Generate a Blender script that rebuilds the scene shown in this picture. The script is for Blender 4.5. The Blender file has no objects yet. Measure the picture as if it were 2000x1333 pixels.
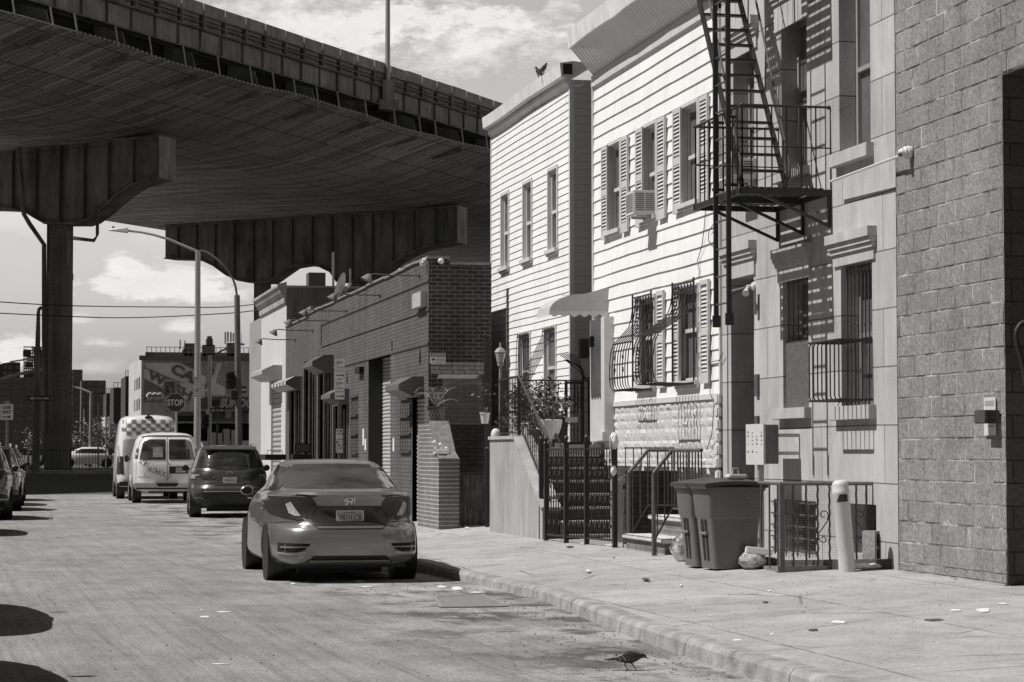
import bpy, bmesh, math, random
from mathutils import Vector, Matrix
from mathutils.bvhtree import BVHTree
R = math.radians
rnd = random.Random(7)
SC = bpy.context.scene
COL = SC.collection

F, CX, CY = 4600.0, 1000.0, 666.5
CAMH = 1.49
PITCH = math.atan(218.5 / F)
YAW = math.atan(980 / F * math.cos(PITCH))
FW = Vector((math.sin(YAW) * math.cos(PITCH), math.cos(YAW) * math.cos(PITCH), math.sin(PITCH)))
RT = Vector((math.cos(YAW), -math.sin(YAW), 0))
UPV = RT.cross(FW)
CAM = Vector((0, 0, CAMH))

def ray(px, py):
    return (FW + RT * ((px - CX) / F) - UPV * ((py - CY) / F))
def on(px, py, axis, val):
    d = ray(px, py); i = 'xyz'.index(axis)
    return CAM + d * ((val - CAM[i]) / d[i])
def hit(px, py, p0, n):
    d = ray(px, py)
    return CAM + d * ((p0 - CAM).dot(n) / d.dot(n))
def at(px, py, dep):
    return CAM + ray(px, py) * dep
def sz(x):
    "height of the pavement above the road"
    return 0.13 + max(0.0, x - 5.1) * 0.05
def rise(y):
    t = min(1, max(0, (y - 84) / 34)); return 0.42 * t * t * (3 - 2 * t)
def gnd(px, py, base=0.0):
    p = on(px, py, 'z', base)
    return p
def walk(px, py):
    p = on(px, py, 'z', 0.2)
    for _ in range(12): p = on(px, py, 'z', sz(p.x))
    return p

cd = bpy.data.cameras.new('camera'); cam = bpy.data.objects.new('camera', cd); COL.objects.link(cam)
cam.matrix_world = Matrix.Translation(CAM) @ Matrix((RT, UPV, -FW)).transposed().to_4x4()
cd.sensor_width = 36; cd.lens = 36 * F / 2000; cd.clip_start = 0.3; cd.clip_end = 6000
SC.camera = cam
SC.view_settings.view_transform = 'Standard'; SC.view_settings.look = 'None'
SC.view_settings.exposure = 0; SC.view_settings.gamma = 1

OFF = {}
def link(name, data): o = bpy.data.objects.new(name, data); COL.objects.link(o); return o
def thing(name, label, cat, loc=(0, 0, 0), group=None, rotz=0, local=False):
    o = link(name, None); o.location = loc; o.rotation_euler = (0, 0, rotz); o.empty_display_size = .1
    o['label'] = label; o['category'] = cat
    if group: o['group'] = group
    OFF[o.name] = Vector((0, 0, 0)) if local else Vector(loc)
    return o
def tag(o, label, cat, group=None):
    o['label'] = label; o['category'] = cat
    if group: o['group'] = group
    return o
def copy_tree(o, parent=None):
    c = o.copy(); COL.objects.link(c)
    if parent: c.parent = parent; c.matrix_parent_inverse = o.matrix_parent_inverse.copy()
    for ch in [x for x in KIDS.get(o.name, [])]: 
        n = copy_tree(ch, c); KIDS.setdefault(c.name, []).append(n)
    OFF[c.name] = OFF.get(o.name, Vector())
    return c
KIDS = {}

class MB:
    def __init__(s): s.v = []; s.f = []; s.sm = []; s.mi = []; s.cur = 0
    def add(s, vs, fs, smooth=False):
        n = len(s.v); s.v += [Vector(v) for v in vs]
        for f in fs: s.f.append([i + n for i in f]); s.sm.append(smooth); s.mi.append(s.cur)
        return s
    def box(s, a, b):
        x0, y0, z0 = [min(a[i], b[i]) for i in range(3)]; x1, y1, z1 = [max(a[i], b[i]) for i in range(3)]
        return s.add([(x0,y0,z0),(x1,y0,z0),(x1,y1,z0),(x0,y1,z0),(x0,y0,z1),(x1,y0,z1),(x1,y1,z1),(x0,y1,z1)],
              [(0,3,2,1),(4,5,6,7),(0,1,5,4),(1,2,6,5),(2,3,7,6),(3,0,4,7)])
    def bbox(s, a, b, r=.01):
        "bevelled box"
        x0, y0, z0 = [min(a[i], b[i]) for i in range(3)]; x1, y1, z1 = [max(a[i], b[i]) for i in range(3)]
        bm = bmesh.new(); bmesh.ops.create_cube(bm, size=1)
        for v in bm.verts: v.co = Vector(((x0+x1)/2+v.co.x*(x1-x0), (y0+y1)/2+v.co.y*(y1-y0), (z0+z1)/2+v.co.z*(z1-z0)))
        bmesh.ops.bevel(bm, geom=bm.edges[:], offset=min(r, (x1-x0)*.45, (y1-y0)*.45, (z1-z0)*.45), segments=2, affect='EDGES')
        return s.frombm(bm)
    def frombm(s, bm, smooth=False, mat=None):
        bm.verts.index_update()
        vs = [(mat @ v.co if mat else v.co.copy()) for v in bm.verts]
        s.add(vs, [[v.index for v in f.verts] for f in bm.faces], smooth); bm.free(); return s
    def quad(s, *p): return s.add(p, [tuple(range(len(p)))])
    def bar(s, a, b, w, h=None, up=(0, 0, 1)):
        "square bar from a to b"
        a, b = Vector(a), Vector(b); h = h or w; d = (b - a).normalized(); u = Vector(up)
        if abs(d.dot(u)) > .98: u = Vector((0, 1, 0))
        x = d.cross(u).normalized() * w / 2; y = x.cross(d).normalized() * h / 2
        vs = [a-x-y, a+x-y, a+x+y, a-x+y, b-x-y, b+x-y, b+x+y, b-x+y]
        return s.add(vs, [(0,3,2,1),(4,5,6,7),(0,1,5,4),(1,2,6,5),(2,3,7,6),(3,0,4,7)])
    def tube(s, pts, r, n=8, caps=True, closed=False):
        pts = [Vector(p) for p in pts]; N = len(pts); rings = []
        prev = None
        for i, p in enumerate(pts):
            if closed: d = pts[(i+1) % N] - pts[i-1]
            else: d = pts[min(i+1, N-1)] - pts[max(i-1, 0)]
            if d.length < 1e-9: d = Vector((0,0,1))
            d.normalize()
            if prev is None:
                u = Vector((0,0,1)) if abs(d.z) < .9 else Vector((1,0,0))
                x = d.cross(u).normalized()
            else:
                x = (prev - d * prev.dot(d)); x = x.normalized() if x.length > 1e-6 else d.orthogonal().normalized()
            prev = x; y = d.cross(x); rr = r[i] if isinstance(r, (list, tuple)) else r
            rings.append([p + (x*math.cos(2*math.pi*k/n) + y*math.sin(2*math.pi*k/n))*rr for k in range(n)])
        vs = [v for rg in rings for v in rg]; fs = []
        M = N if closed else N-1
        for i in range(M):
            for k in range(n):
                a = i*n+k; b = i*n+(k+1) % n; c = ((i+1) % N)*n+(k+1) % n; d_ = ((i+1) % N)*n+k
                fs.append((a, b, c, d_))
        if caps and not closed: fs.append(tuple(range(n-1, -1, -1))); fs.append(tuple(range((N-1)*n, N*n)))
        return s.add(vs, fs, n > 4)
    def lathe(s, prof, c, axis='z', n=20):
        "prof: list of (radius, height)"
        vs = []; fs = []; c = Vector(c); N = len(prof)
        for r_, h in prof:
            for k in range(n):
                a = 2*math.pi*k/n; q = (r_*math.cos(a), r_*math.sin(a), h)
                if axis == 'x': q = (q[2], q[0], q[1])
                if axis == 'y': q = (q[0], q[2], q[1])
                vs.append(c + Vector(q))
        for i in range(N-1):
            for k in range(n): fs.append((i*n+k, i*n+(k+1) % n, (i+1)*n+(k+1) % n, (i+1)*n+k))
        if prof[0][0] > 1e-4: fs.append(tuple(range(n-1, -1, -1)))
        if prof[-1][0] > 1e-4: fs.append(tuple(range((N-1)*n, N*n)))
        return s.add(vs, fs, True)
    def prism(s, poly, d):
        "closed polygon (3d points) extruded by vector d"
        poly = [Vector(p) for p in poly]; d = Vector(d); n = len(poly)
        return s.add(poly + [p + d for p in poly], [tuple(range(n-1, -1, -1)), tuple(range(n, 2*n))] + [(i, (i+1) % n, n+(i+1) % n, n+i) for i in range(n)])
    def grid(s, nx, ny, fn, smooth=False):
        vs = [fn(i/nx, j/ny) for j in range(ny+1) for i in range(nx+1)]
        fs = [(j*(nx+1)+i, j*(nx+1)+i+1, (j+1)*(nx+1)+i+1, (j+1)*(nx+1)+i) for j in range(ny) for i in range(nx)]
        return s.add(vs, fs, smooth)
    def ball(s, c, r, n=10, sc=(1,1,1)):
        bm = bmesh.new(); bmesh.ops.create_uvsphere(bm, u_segments=n, v_segments=max(4, n//2+1), radius=r)
        c = Vector(c)
        for v in bm.verts: v.co = Vector((v.co.x*sc[0], v.co.y*sc[1], v.co.z*sc[2])) + c
        return s.frombm(bm, True)
    def xform(s, m): s.v = [m @ v for v in s.v]; return s
    def join(s, o):
        n = len(s.v); s.v += o.v; s.f += [[i+n for i in f] for f in o.f]; s.sm += o.sm; s.mi += o.mi; return s

def mesh_of(name, mb, mats, off=Vector((0,0,0)), recalc=True):
    me = bpy.data.meshes.new(name)
    me.from_pydata([v - off for v in mb.v], [], mb.f)
    me.polygons.foreach_set('use_smooth', mb.sm)
    if any(mb.mi): me.polygons.foreach_set('material_index', mb.mi)
    if not isinstance(mats, (list, tuple)): mats = [mats]
    for m in mats: me.materials.append(m)
    if recalc:
        bm = bmesh.new(); bm.from_mesh(me); bmesh.ops.recalc_face_normals(bm, faces=bm.faces[:]); bm.to_mesh(me); bm.free()
    if any(mb.sm): me.set_sharp_from_angle(angle=R(42))
    me.update(); return me
def part(name, mb, mats, parent, label=None, recalc=True):
    off = OFF.get(parent.name, Vector()) if parent else Vector()
    o = link(name, mesh_of(name, mb, mats, off, recalc))
    if parent: o.parent = parent; KIDS.setdefault(parent.name, []).append(o)
    OFF[o.name] = off
    if label: o['label'] = label
    return o
def parts(name, mb, mats, parent, sizes):
    'one part per piece: sizes gives the vertex count of each piece'
    v0 = f0 = 0; out = []
    for nv in sizes:
        q = MB(); q.v = mb.v[v0:v0+nv]
        while f0 < len(mb.f) and max(mb.f[f0]) < v0+nv: q.f.append([i-v0 for i in mb.f[f0]]); q.sm.append(mb.sm[f0]); q.mi.append(0); f0 += 1
        v0 += nv; out.append(part(name, q, mats, parent))
    return out
def one(name, mb, mats, label, cat, group=None, loc=None, recalc=True):
    "a thing that is one mesh; its origin goes to the foot of the mesh"
    if loc is None:
        xs = [v.x for v in mb.v]; ys = [v.y for v in mb.v]
        loc = Vector(((min(xs)+max(xs))/2, (min(ys)+max(ys))/2, min(v.z for v in mb.v)))
    o = link(name, mesh_of(name, mb, mats, Vector(loc), recalc)); o.location = loc; OFF[o.name] = Vector(loc)
    return tag(o, label, cat, group)
def struct(name, mb, mats, recalc=True):
    o = link(name, mesh_of(name, mb, mats, recalc=recalc)); o['kind'] = 'structure'; OFF[o.name] = Vector(); return o

FONT = None
def text_mb(body, size=1.0, depth=.004, bold=0.0, shear=0, sp=1.0):
    "letters in the xz plane facing -y, lower left at the origin"
    cu = bpy.data.curves.new('lettering', 'FONT'); cu.body = body; cu.size = size; cu.extrude = depth; cu.offset = bold; cu.shear = shear
    cu.space_character = sp; cu.resolution_u = 3
    o = bpy.data.objects.new('lettering', cu); COL.objects.link(o)
    dg = bpy.context.evaluated_depsgraph_get(); me = bpy.data.meshes.new_from_object(o.evaluated_get(dg))
    mb = MB(); mb.add([Vector((v.co.x, -v.co.z, v.co.y)) for v in me.vertices], [tuple(p.vertices) for p in me.polygons])
    bpy.data.objects.remove(o); bpy.data.curves.remove(cu); bpy.data.meshes.remove(me)
    return mb
def fit(mb, origin, ux, uz, w, h=None, depth=None):
    "scale the lettering to width w (and height h) and lay it on the plane origin + ux, uz"
    xs = [v.x for v in mb.v]; zs = [v.z for v in mb.v]; x0, x1, z0, z1 = min(xs), max(xs), min(zs), max(zs)
    kx = w / (x1-x0); kz = kx if h is None else h / (z1-z0)
    ux, uz = Vector(ux).normalized(), Vector(uz).normalized(); nrm = ux.cross(uz)
    o = Vector(origin)
    mb.v = [o + ux*((v.x-x0)*kx) + uz*((v.z-z0)*kz) + nrm*(-v.y) for v in mb.v]
    return mb

TINT = (1.0, .985, .965)
def g(v, a=1): return (v*TINT[0], v*TINT[1], v*TINT[2], a)
class N:
    def __init__(s, name):
        s.m = bpy.data.materials.new(name); s.m.use_nodes = True; s.t = s.m.node_tree; s.t.nodes.clear()
        s.out = s.n('ShaderNodeOutputMaterial'); s.b = s.n('ShaderNodeBsdfPrincipled'); s.l(s.b.outputs[0], s.out.inputs[0]); s._p = None
    def n(s, t, **k):
        x = s.t.nodes.new(t)
        for a, b in k.items(): setattr(x, a, b)
        return x
    def l(s, a, b): s.t.links.new(a, b)
    def put(s, inp, v):
        if isinstance(v, (int, float)): inp.default_value = v
        elif isinstance(v, tuple): inp.default_value = v
        else: s.l(v, inp)
    def pos(s):
        if not s._p: s._p = s.n('ShaderNodeNewGeometry').outputs['Position']
        return s._p
    def obj(s): return s.n('ShaderNodeTexCoord').outputs['Object']
    def vec(s, scale=(1,1,1), src=None, loc=(0,0,0), rot=(0,0,0)):
        m = s.n('ShaderNodeMapping'); s.l(src or s.pos(), m.inputs[0]); m.inputs['Scale'].default_value = scale
        m.inputs['Location'].default_value = loc; m.inputs['Rotation'].default_value = rot; return m.outputs[0]
    def noise(s, scale=5, det=4, vec=None, rough=.55, dist=0):
        x = s.n('ShaderNodeTexNoise'); s.l(vec or s.pos(), x.inputs['Vector']); x.inputs['Scale'].default_value = scale
        x.inputs['Detail'].default_value = det; x.inputs['Roughness'].default_value = rough; x.inputs['Distortion'].default_value = dist
        return x.outputs[0]
    def voro(s, scale=5, vec=None, feat='F1', out=0):
        x = s.n('ShaderNodeTexVoronoi', feature=feat); s.l(vec or s.pos(), x.inputs['Vector']); x.inputs['Scale'].default_value = scale
        return x.outputs[out]
    def ramp(s, f, stops):
        x = s.n('ShaderNodeValToRGB'); s.put(x.inputs[0], f); e = x.color_ramp.elements
        while len(e) < len(stops): e.new(.5)
        for i, (p, c) in enumerate(stops): e[i].position = p; e[i].color = (c, c, c, 1)
        return x.outputs[0]
    def m1(s, op, a, b=0, c=None, clamp=False):
        x = s.n('ShaderNodeMath', operation=op, use_clamp=clamp); s.put(x.inputs[0], a); s.put(x.inputs[1], b)
        if c is not None: s.put(x.inputs[2], c)
        return x.outputs[0]
    def mix(s, f, a, b):
        x = s.n('ShaderNodeMix', data_type='FLOAT'); s.put(x.inputs[0], f); s.put(x.inputs[2], a); s.put(x.inputs[3], b); return x.outputs[0]
    def sep(s, v=None):
        x = s.n('ShaderNodeSeparateXYZ'); s.l(v or s.pos(), x.inputs[0]); return x.outputs
    def comb(s, a=0., b=0., c=0.):
        x = s.n('ShaderNodeCombineXYZ'); s.put(x.inputs[0], a); s.put(x.inputs[1], b); s.put(x.inputs[2], c); return x.outputs[0]
    def bump(s, h, strength=.3, dist=.02, prev=None):
        x = s.n('ShaderNodeBump'); s.put(x.inputs['Height'], h); x.inputs['Strength'].default_value = strength; x.inputs['Distance'].default_value = dist
        if prev is not None: s.l(prev, x.inputs['Normal'])
        return x.outputs[0]
    def fin(s, val, rough=.8, metal=0, normal=None, spec=.5, emis=None):
        x = s.n('ShaderNodeVectorMath', operation='MULTIPLY')
        s.put(x.inputs[0], s.comb(val, val, val) if not isinstance(val, tuple) else val); x.inputs[1].default_value = TINT
        s.l(x.outputs[0], s.b.inputs['Base Color']); s.put(s.b.inputs['Roughness'], rough); s.put(s.b.inputs['Metallic'], metal)
        s.b.inputs['Specular IOR Level'].default_value = spec
        if normal is not None: s.l(normal, s.b.inputs['Normal'])
        return s.m
def plain(name, v, rough=.6, metal=0, var=.15, scale=6, spec=.5, bump=0, coat=0):
    "one tone with soft mottling and a fine grain"
    k = N(name); n1 = k.noise(scale, 5); n2 = k.noise(scale*9, 3)
    f = k.m1('ADD', k.m1('MULTIPLY', n1, .7), k.m1('MULTIPLY', n2, .3))
    val = k.m1('MULTIPLY', k.m1('ADD', k.m1('MULTIPLY', k.m1('SUBTRACT', f, .5), var*4), 1.0), v, clamp=True)
    m = k.fin(val, k.mix(f, max(0, rough-.08), min(1, rough+.08)), metal, k.bump(n2, bump, .01) if bump else None, spec)
    if coat: k.b.inputs['Coat Weight'].default_value = coat; k.b.inputs['Coat Roughness'].default_value = .05
    return m
def brick(name, axis, bw, bh, c1, c2, mort, ms=.012, bump=.5, rough=.85, stain=.25, fine=40, spots=0, offset=.5):
    "courses in the plane normal to x ('x') or y ('y')"
    k = N(name); X, Y, Z = k.sep()[0:3]
    w = k.m1('MULTIPLY', k.m1('SUBTRACT', k.noise(1.3, 2), .5), .012)
    v = k.comb(Y if axis == 'x' else X, k.m1('ADD', Z, w), 0.)
    b = k.n('ShaderNodeTexBrick', offset=offset); k.l(v, b.inputs['Vector'])
    for nme, val in (('Scale', 1), ('Mortar Size', ms), ('Mortar Smooth', .3), ('Bias', 0), ('Brick Width', bw), ('Row Height', bh)): b.inputs[nme].default_value = val
    b.inputs['Color1'].default_value = (c1,)*3+(1,); b.inputs['Color2'].default_value = (c2,)*3+(1,); b.inputs['Mortar'].default_value = (mort,)*3+(1,)
    big = k.noise(.9, 5); fn = k.noise(fine, 4, rough=.7)
    s_ = k.sep(b.outputs['Color'])[0]
    if spots: s_ = k.mix(b.outputs['Fac'], s_, k.ramp(k.noise(3.5, 4), [(.40, .05), (.60, .42)]))
    st = k.noise(1, 4, k.vec((2.2, 2.2, .25)))
    val = k.m1('MULTIPLY', s_, k.m1('ADD', k.m1('MULTIPLY', k.m1('SUBTRACT', k.m1('ADD', big, st), 1.), stain*3.4), 1.))
    val = k.m1('MULTIPLY', val, k.mix(k.m1('ADD', k.m1('MULTIPLY', k.m1('SUBTRACT', fn, .5), 2.2), .5), .62, 1.38))
    if spots:
        sp = k.ramp(k.voro(38), [(0, 1), (.10, 1), (.16, 0)]); val = k.m1('ADD', val, k.m1('MULTIPLY', k.m1('MULTIPLY', sp, k.ramp(k.noise(30, 2), [(.5, 0), (.6, 1)])), spots))
        ef = k.m1('MULTIPLY', k.ramp(k.noise(1.7, 6, k.vec((1, 2.2, .9)), .65), [(.60, 0), (.72, 1)]), k.ramp(k.noise(14, 3), [(.4, .2), (.65, 1)]))
        val = k.m1('ADD', val, k.m1('MULTIPLY', ef, spots*.9))
    h = k.m1('ADD', k.m1('MULTIPLY', b.outputs['Fac'], -1.), k.m1('MULTIPLY', fn, .45))
    return k.fin(k.m1('MAXIMUM', val, .005), rough, 0, k.bump(h, bump, .012))
def stains(name, v, rough=.85, streak=.3, grain=.12, joints=None, scale=1.0, bump=.15):
    "render / concrete with vertical runs; joints = (axis, z0, dz, [y joints])"
    k = N(name); X, Y, Z = k.sep()[0:3]
    a = k.noise(.8*scale, 6, rough=.65); b = k.noise(1.0, 5, k.vec((4*scale, 4*scale, .8*scale)), .65); c = k.noise(60, 3)
    f = k.m1('ADD', k.m1('ADD', k.m1('MULTIPLY', k.m1('SUBTRACT', a, .5), streak*2.8), k.m1('MULTIPLY', k.m1('SUBTRACT', b, .5), streak*3.4)), k.m1('MULTIPLY', k.m1('SUBTRACT', c, .5), grain*5))
    val = k.m1('MULTIPLY', k.m1('ADD', f, 1.), v)
    h = k.m1('MULTIPLY', c, .3)
    if joints:
        z0, dz, wj = joints
        bt = k.n('ShaderNodeTexBrick', offset=.37, offset_frequency=2)
        wv = k.m1('MULTIPLY', k.m1('SUBTRACT', k.noise(.7, 1), .5), .02)
        k.l(k.comb(Y, k.m1('ADD', k.m1('SUBTRACT', Z, z0), wv), 0.), bt.inputs['Vector'])
        for nme, vv in (('Scale', 1), ('Mortar Size', .0075), ('Mortar Smooth', .1), ('Bias', 0), ('Brick Width', wj), ('Row Height', dz)): bt.inputs[nme].default_value = vv
        bt.inputs['Color1'].default_value = (.9, .9, .9, 1); bt.inputs['Color2'].default_value = (1.08, 1.08, 1.08, 1); bt.inputs['Mortar'].default_value = (.3, .3, .3, 1)
        val = k.m1('MULTIPLY', val, k.sep(bt.outputs['Color'])[0]); h = k.m1('SUBTRACT', h, bt.outputs['Fac'])
        cr = k.ramp(k.voro(.9, k.vec((1, 1, .55)), 'DISTANCE_TO_EDGE'), [(0, 1), (.006, 0)])
        cr = k.m1('MULTIPLY', cr, k.ramp(k.noise(1.1, 3), [(.52, 0), (.6, 1)]))
        val = k.m1('MULTIPLY', val, k.m1('SUBTRACT', 1., k.m1('MULTIPLY', cr, .35)))
    return k.fin(k.m1('MAXIMUM', val, .01), rough, 0, k.bump(h, bump, .01))

def carglass():
    k = N('tinted_car_glass'); n_ = k.noise(1, 4, k.vec((1.3, 1.3, 3.5), k.obj()), .5); m = k.fin(k.ramp(n_, [(.42, .02), (.62, .075)]), .05, 0, k.bump(n_, .4, .06), .8); k.b.inputs['IOR'].default_value = 1.75; return m
MT = {}
def M(key):
    if key in MT: return MT[key]
    d = dict(
        black_iron=lambda: plain('black_painted_iron', .022, .45, 0, .5, 20, bump=.3),
        grey_iron=lambda: plain('worn_grey_iron', .09, .5, 0, .4, 15, bump=.3),
        white_paint=lambda: plain('white_paint', .62, .5, 0, .06, 4),
        white_plastic=lambda: plain('white_plastic', .62, .4, 0, .05, 4),
        dirty_white=lambda: stains('weathered_white_paint', .68, .6, .22, .1, None, 2),
        window_white=lambda: plain('window_frame_white', .60, .45, 0, .12, 5),
        pole=lambda: plain('grey_pole_paint', .26, .6, 0, .2, 5),
        glass=lambda: plain('dark_window_glass', .035, .06, 0, .1, 2, spec=.6),
        pane=lambda: plain('window_pane_with_blind', .13, .07, 0, .5, 1.2, spec=.6),
        carglass=carglass,
        dark=lambda: plain('dark_void', .008, .9, 0, .2),
        shutter=lambda: plain('grey_shutter_slats', .34, .5, 0, .1, 5),
        galv=lambda: plain('galvanised_steel', .42, .42, .5, .2, 12, bump=.1),
        steel=lambda: stains('riveted_bridge_steel', .15, .8, .7, .3, None, .35, .4),
        steel2=lambda: stains('weathered_pale_steel', .26, .8, .55, .3, None, .5, .4),
        concrete=lambda: stains('weathered_concrete', .36, .9, .35, .15, None, 1, .4),
        rubber=lambda: plain('tyre_rubber', .011, .75, 0, .3, 20, bump=.2),
        blacktrim=lambda: plain('black_plastic_trim', .012, .5, 0, .3, 20),
        chrome=lambda: plain('bright_chrome', .75, .12, 1, .03, 5),
        alloy=lambda: plain('alloy_wheel', .5, .3, .9, .1, 5),
        lens=lambda: plain('dark_lamp_lens', .03, .34, 0, .3, 20, spec=.6),
        lens_clear=lambda: plain('bright_lamp_lens', .40, .3, 0, .5, 30, spec=.8, coat=1),
        paper=lambda: plain('white_paper', .7, .7, 0, .1, 20),
        signwhite=lambda: plain('white_sign_sheet', .60, .45, 0, .08, 6),
        signblack=lambda: plain('black_sign_paint', .02, .5, 0, .2, 10),
        rust=lambda: plain('rusty_metal', .05, .9, 0, .6, 10, bump=.3),
        leaf=lambda: plain('leaf_green', .085, .5, 0, .5, 8),
        bin=lambda: plain('bin_plastic', .125, .42, 0, .12, 3, bump=.05),
        binlid=lambda: plain('bin_lid_plastic', .05, .4, 0, .15, 3),
        tread=lambda: stains('pale_stone_tread', .52, .85, .25, .2, None, 3, .6),
        wood=lambda: stains('old_timber', .08, .8, .4, .3, None, 3, .4),
    )
    MT[key] = d[key](); return MT[key]
SUN_EL = 55.5
SUNV = Vector((-1, .05, 0)).normalized() * math.cos(R(SUN_EL)) + Vector((0, 0, math.sin(R(SUN_EL))))
ld = bpy.data.lights.new('sun', 'SUN'); sun = link('sun', ld); ld.energy = 5.0; ld.angle = R(.5); ld.color = (1, .99, .975)
sun.rotation_euler = SUNV.to_track_quat('Z', 'Y').to_euler(); sun.location = (-20, 0, 60)
W = bpy.data.worlds.new('World'); SC.world = W; W.use_nodes = True
def build_world():
    t = W.node_tree; t.nodes.clear(); L = t.links.new
    def n(ty, **k):
        x = t.nodes.new(ty)
        for a, b in k.items(): setattr(x, a, b)
        return x
    def put(i, v):
        if isinstance(v, (int, float, tuple)): i.default_value = v
        else: L(v, i)
    def m1(op, a, b=0., clamp=False):
        x = n('ShaderNodeMath', operation=op, use_clamp=clamp); put(x.inputs[0], a); put(x.inputs[1], b); return x.outputs[0]
    sky = n('ShaderNodeTexSky', sky_type='NISHITA', sun_disc=False); sky.sun_elevation = R(SUN_EL)
    sky.sun_rotation = math.atan2(SUNV.x, SUNV.y); sky.altitude = 10; sky.dust_density = 2.5; sky.air_density = 1.0
    bw = n('ShaderNodeRGBToBW'); L(sky.outputs[0], bw.inputs[0])
    tc = n('ShaderNodeTexCoord'); sp = n('ShaderNodeSeparateXYZ'); L(tc.outputs['Generated'], sp.inputs[0])
    x, y, z = sp.outputs
    def noise(scale, det, vec, rough=.55):
        q = n('ShaderNodeTexNoise'); L(vec, q.inputs['Vector']); q.inputs['Scale'].default_value = scale; q.inputs['Detail'].default_value = det; q.inputs['Roughness'].default_value = rough
        return q.outputs[0]
    def mapping(sc):
        q = n('ShaderNodeMapping'); L(tc.outputs['Generated'], q.inputs[0]); q.inputs['Scale'].default_value = sc; return q.outputs[0]
    v1 = mapping((1, 1, 2.2)); n1 = noise(26, 9, v1, .68); n2 = noise(85, 6, v1, .65)
    wob = m1('ADD', m1('SUBTRACT', n1, .5), m1('MULTIPLY', m1('SUBTRACT', n2, .5), .8))
    az = m1('ARCTAN2', x, y); el = m1('ARCSINE', z)
    def blob(px, py, rx, ry, soft, wobk, inten):
        d = ray(px, py).normalized(); a0 = math.atan2(d.x, d.y); e0 = math.asin(d.z)
        ax = m1('DIVIDE', m1('SUBTRACT', az, a0), rx/F); ee = m1('DIVIDE', m1('SUBTRACT', el, e0), ry/F)
        ee = m1('MULTIPLY', ee, m1('ADD', 1., m1('MULTIPLY', m1('LESS_THAN', ee, 0.), .7)))
        r2 = m1('SQRT', m1('ADD', m1('MULTIPLY', ax, ax), m1('MULTIPLY', ee, ee)))
        f = m1('SUBTRACT', 1., m1('ADD', r2, m1('MULTIPLY', wob, wobk)))
        return m1('MULTIPLY', m1('DIVIDE', f, soft, True), inten)
    acc = None
    for b in [(300,560,150,46,.45,2.6,.9),(235,525,62,36,.5,2.2,1.),(390,580,110,30,.5,2.6,.7),(355,640,42,17,.6,2.2,.75),(25,700,95,48,.6,2.4,.9),(30,430,110,60,1.,2.,.45),
              (200,670,60,18,.7,2.2,.55),(150,625,38,14,.7,2.,.5),(180,720,80,24,1.,2.,.4),(600,50,340,110,1.0,2.6,1.),(930,90,260,120,1.0,2.6,.95),(1060,40,150,60,1.,2.4,.7),(450,490,180,40,1.1,2.4,.45),(1010,20,110,40,1.,2.6,-.45)]:
        q = blob(*b); acc = q if acc is None else m1('ADD', acc, q)
    bands = noise(2.2, 6, mapping((1, 1, 3.5)), .6)          # broken cloud over the rest of the sky
    bands = m1('MULTIPLY', m1('MULTIPLY', m1('SUBTRACT', bands, .44), 4.5, True), m1('MULTIPLY', m1('MULTIPLY', m1('SUBTRACT', z, .13), 6., True), m1('MULTIPLY', m1('SUBTRACT', .36, z), 6., True)))
    mask = m1('MAXIMUM', m1('ADD', acc, 0., True), bands)
    shade = m1('ADD', 6.8, m1('MULTIPLY', n1, 3.4))
    base = m1('MULTIPLY', bw.outputs[0], m1('ADD', .40, m1('ADD', m1('MULTIPLY', m1('MULTIPLY', m1('SUBTRACT', .38, z), 5., True), .72), m1('MULTIPLY', m1('MULTIPLY', m1('SUBTRACT', .22, z), 9., True), .64))))
    mixn = n('ShaderNodeMix', data_type='FLOAT'); L(mask, mixn.inputs[0]); L(base, mixn.inputs[2]); L(shade, mixn.inputs[3])
    ahead = m1('MULTIPLY', m1('ADD', .66, m1('MULTIPLY', m1('MULTIPLY', m1('ADD', y, .35), 1.1, True), .38)), m1('SUBTRACT', 1., m1('MULTIPLY', m1('MULTIPLY', m1('SUBTRACT', -.15, x), 1.5, True), .5)))      # sky dimmed behind and to the left to deepen the shade
    vm = n('ShaderNodeVectorMath', operation='MULTIPLY'); cb = n('ShaderNodeCombineXYZ')
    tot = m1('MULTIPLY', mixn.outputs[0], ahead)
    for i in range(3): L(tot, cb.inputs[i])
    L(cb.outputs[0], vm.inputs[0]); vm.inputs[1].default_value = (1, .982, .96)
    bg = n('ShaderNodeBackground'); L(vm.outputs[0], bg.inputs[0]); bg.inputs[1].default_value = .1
    out = n('ShaderNodeOutputWorld'); L(bg.outputs[0], out.inputs[0])
SKYK = 1.0
build_world()

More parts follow.
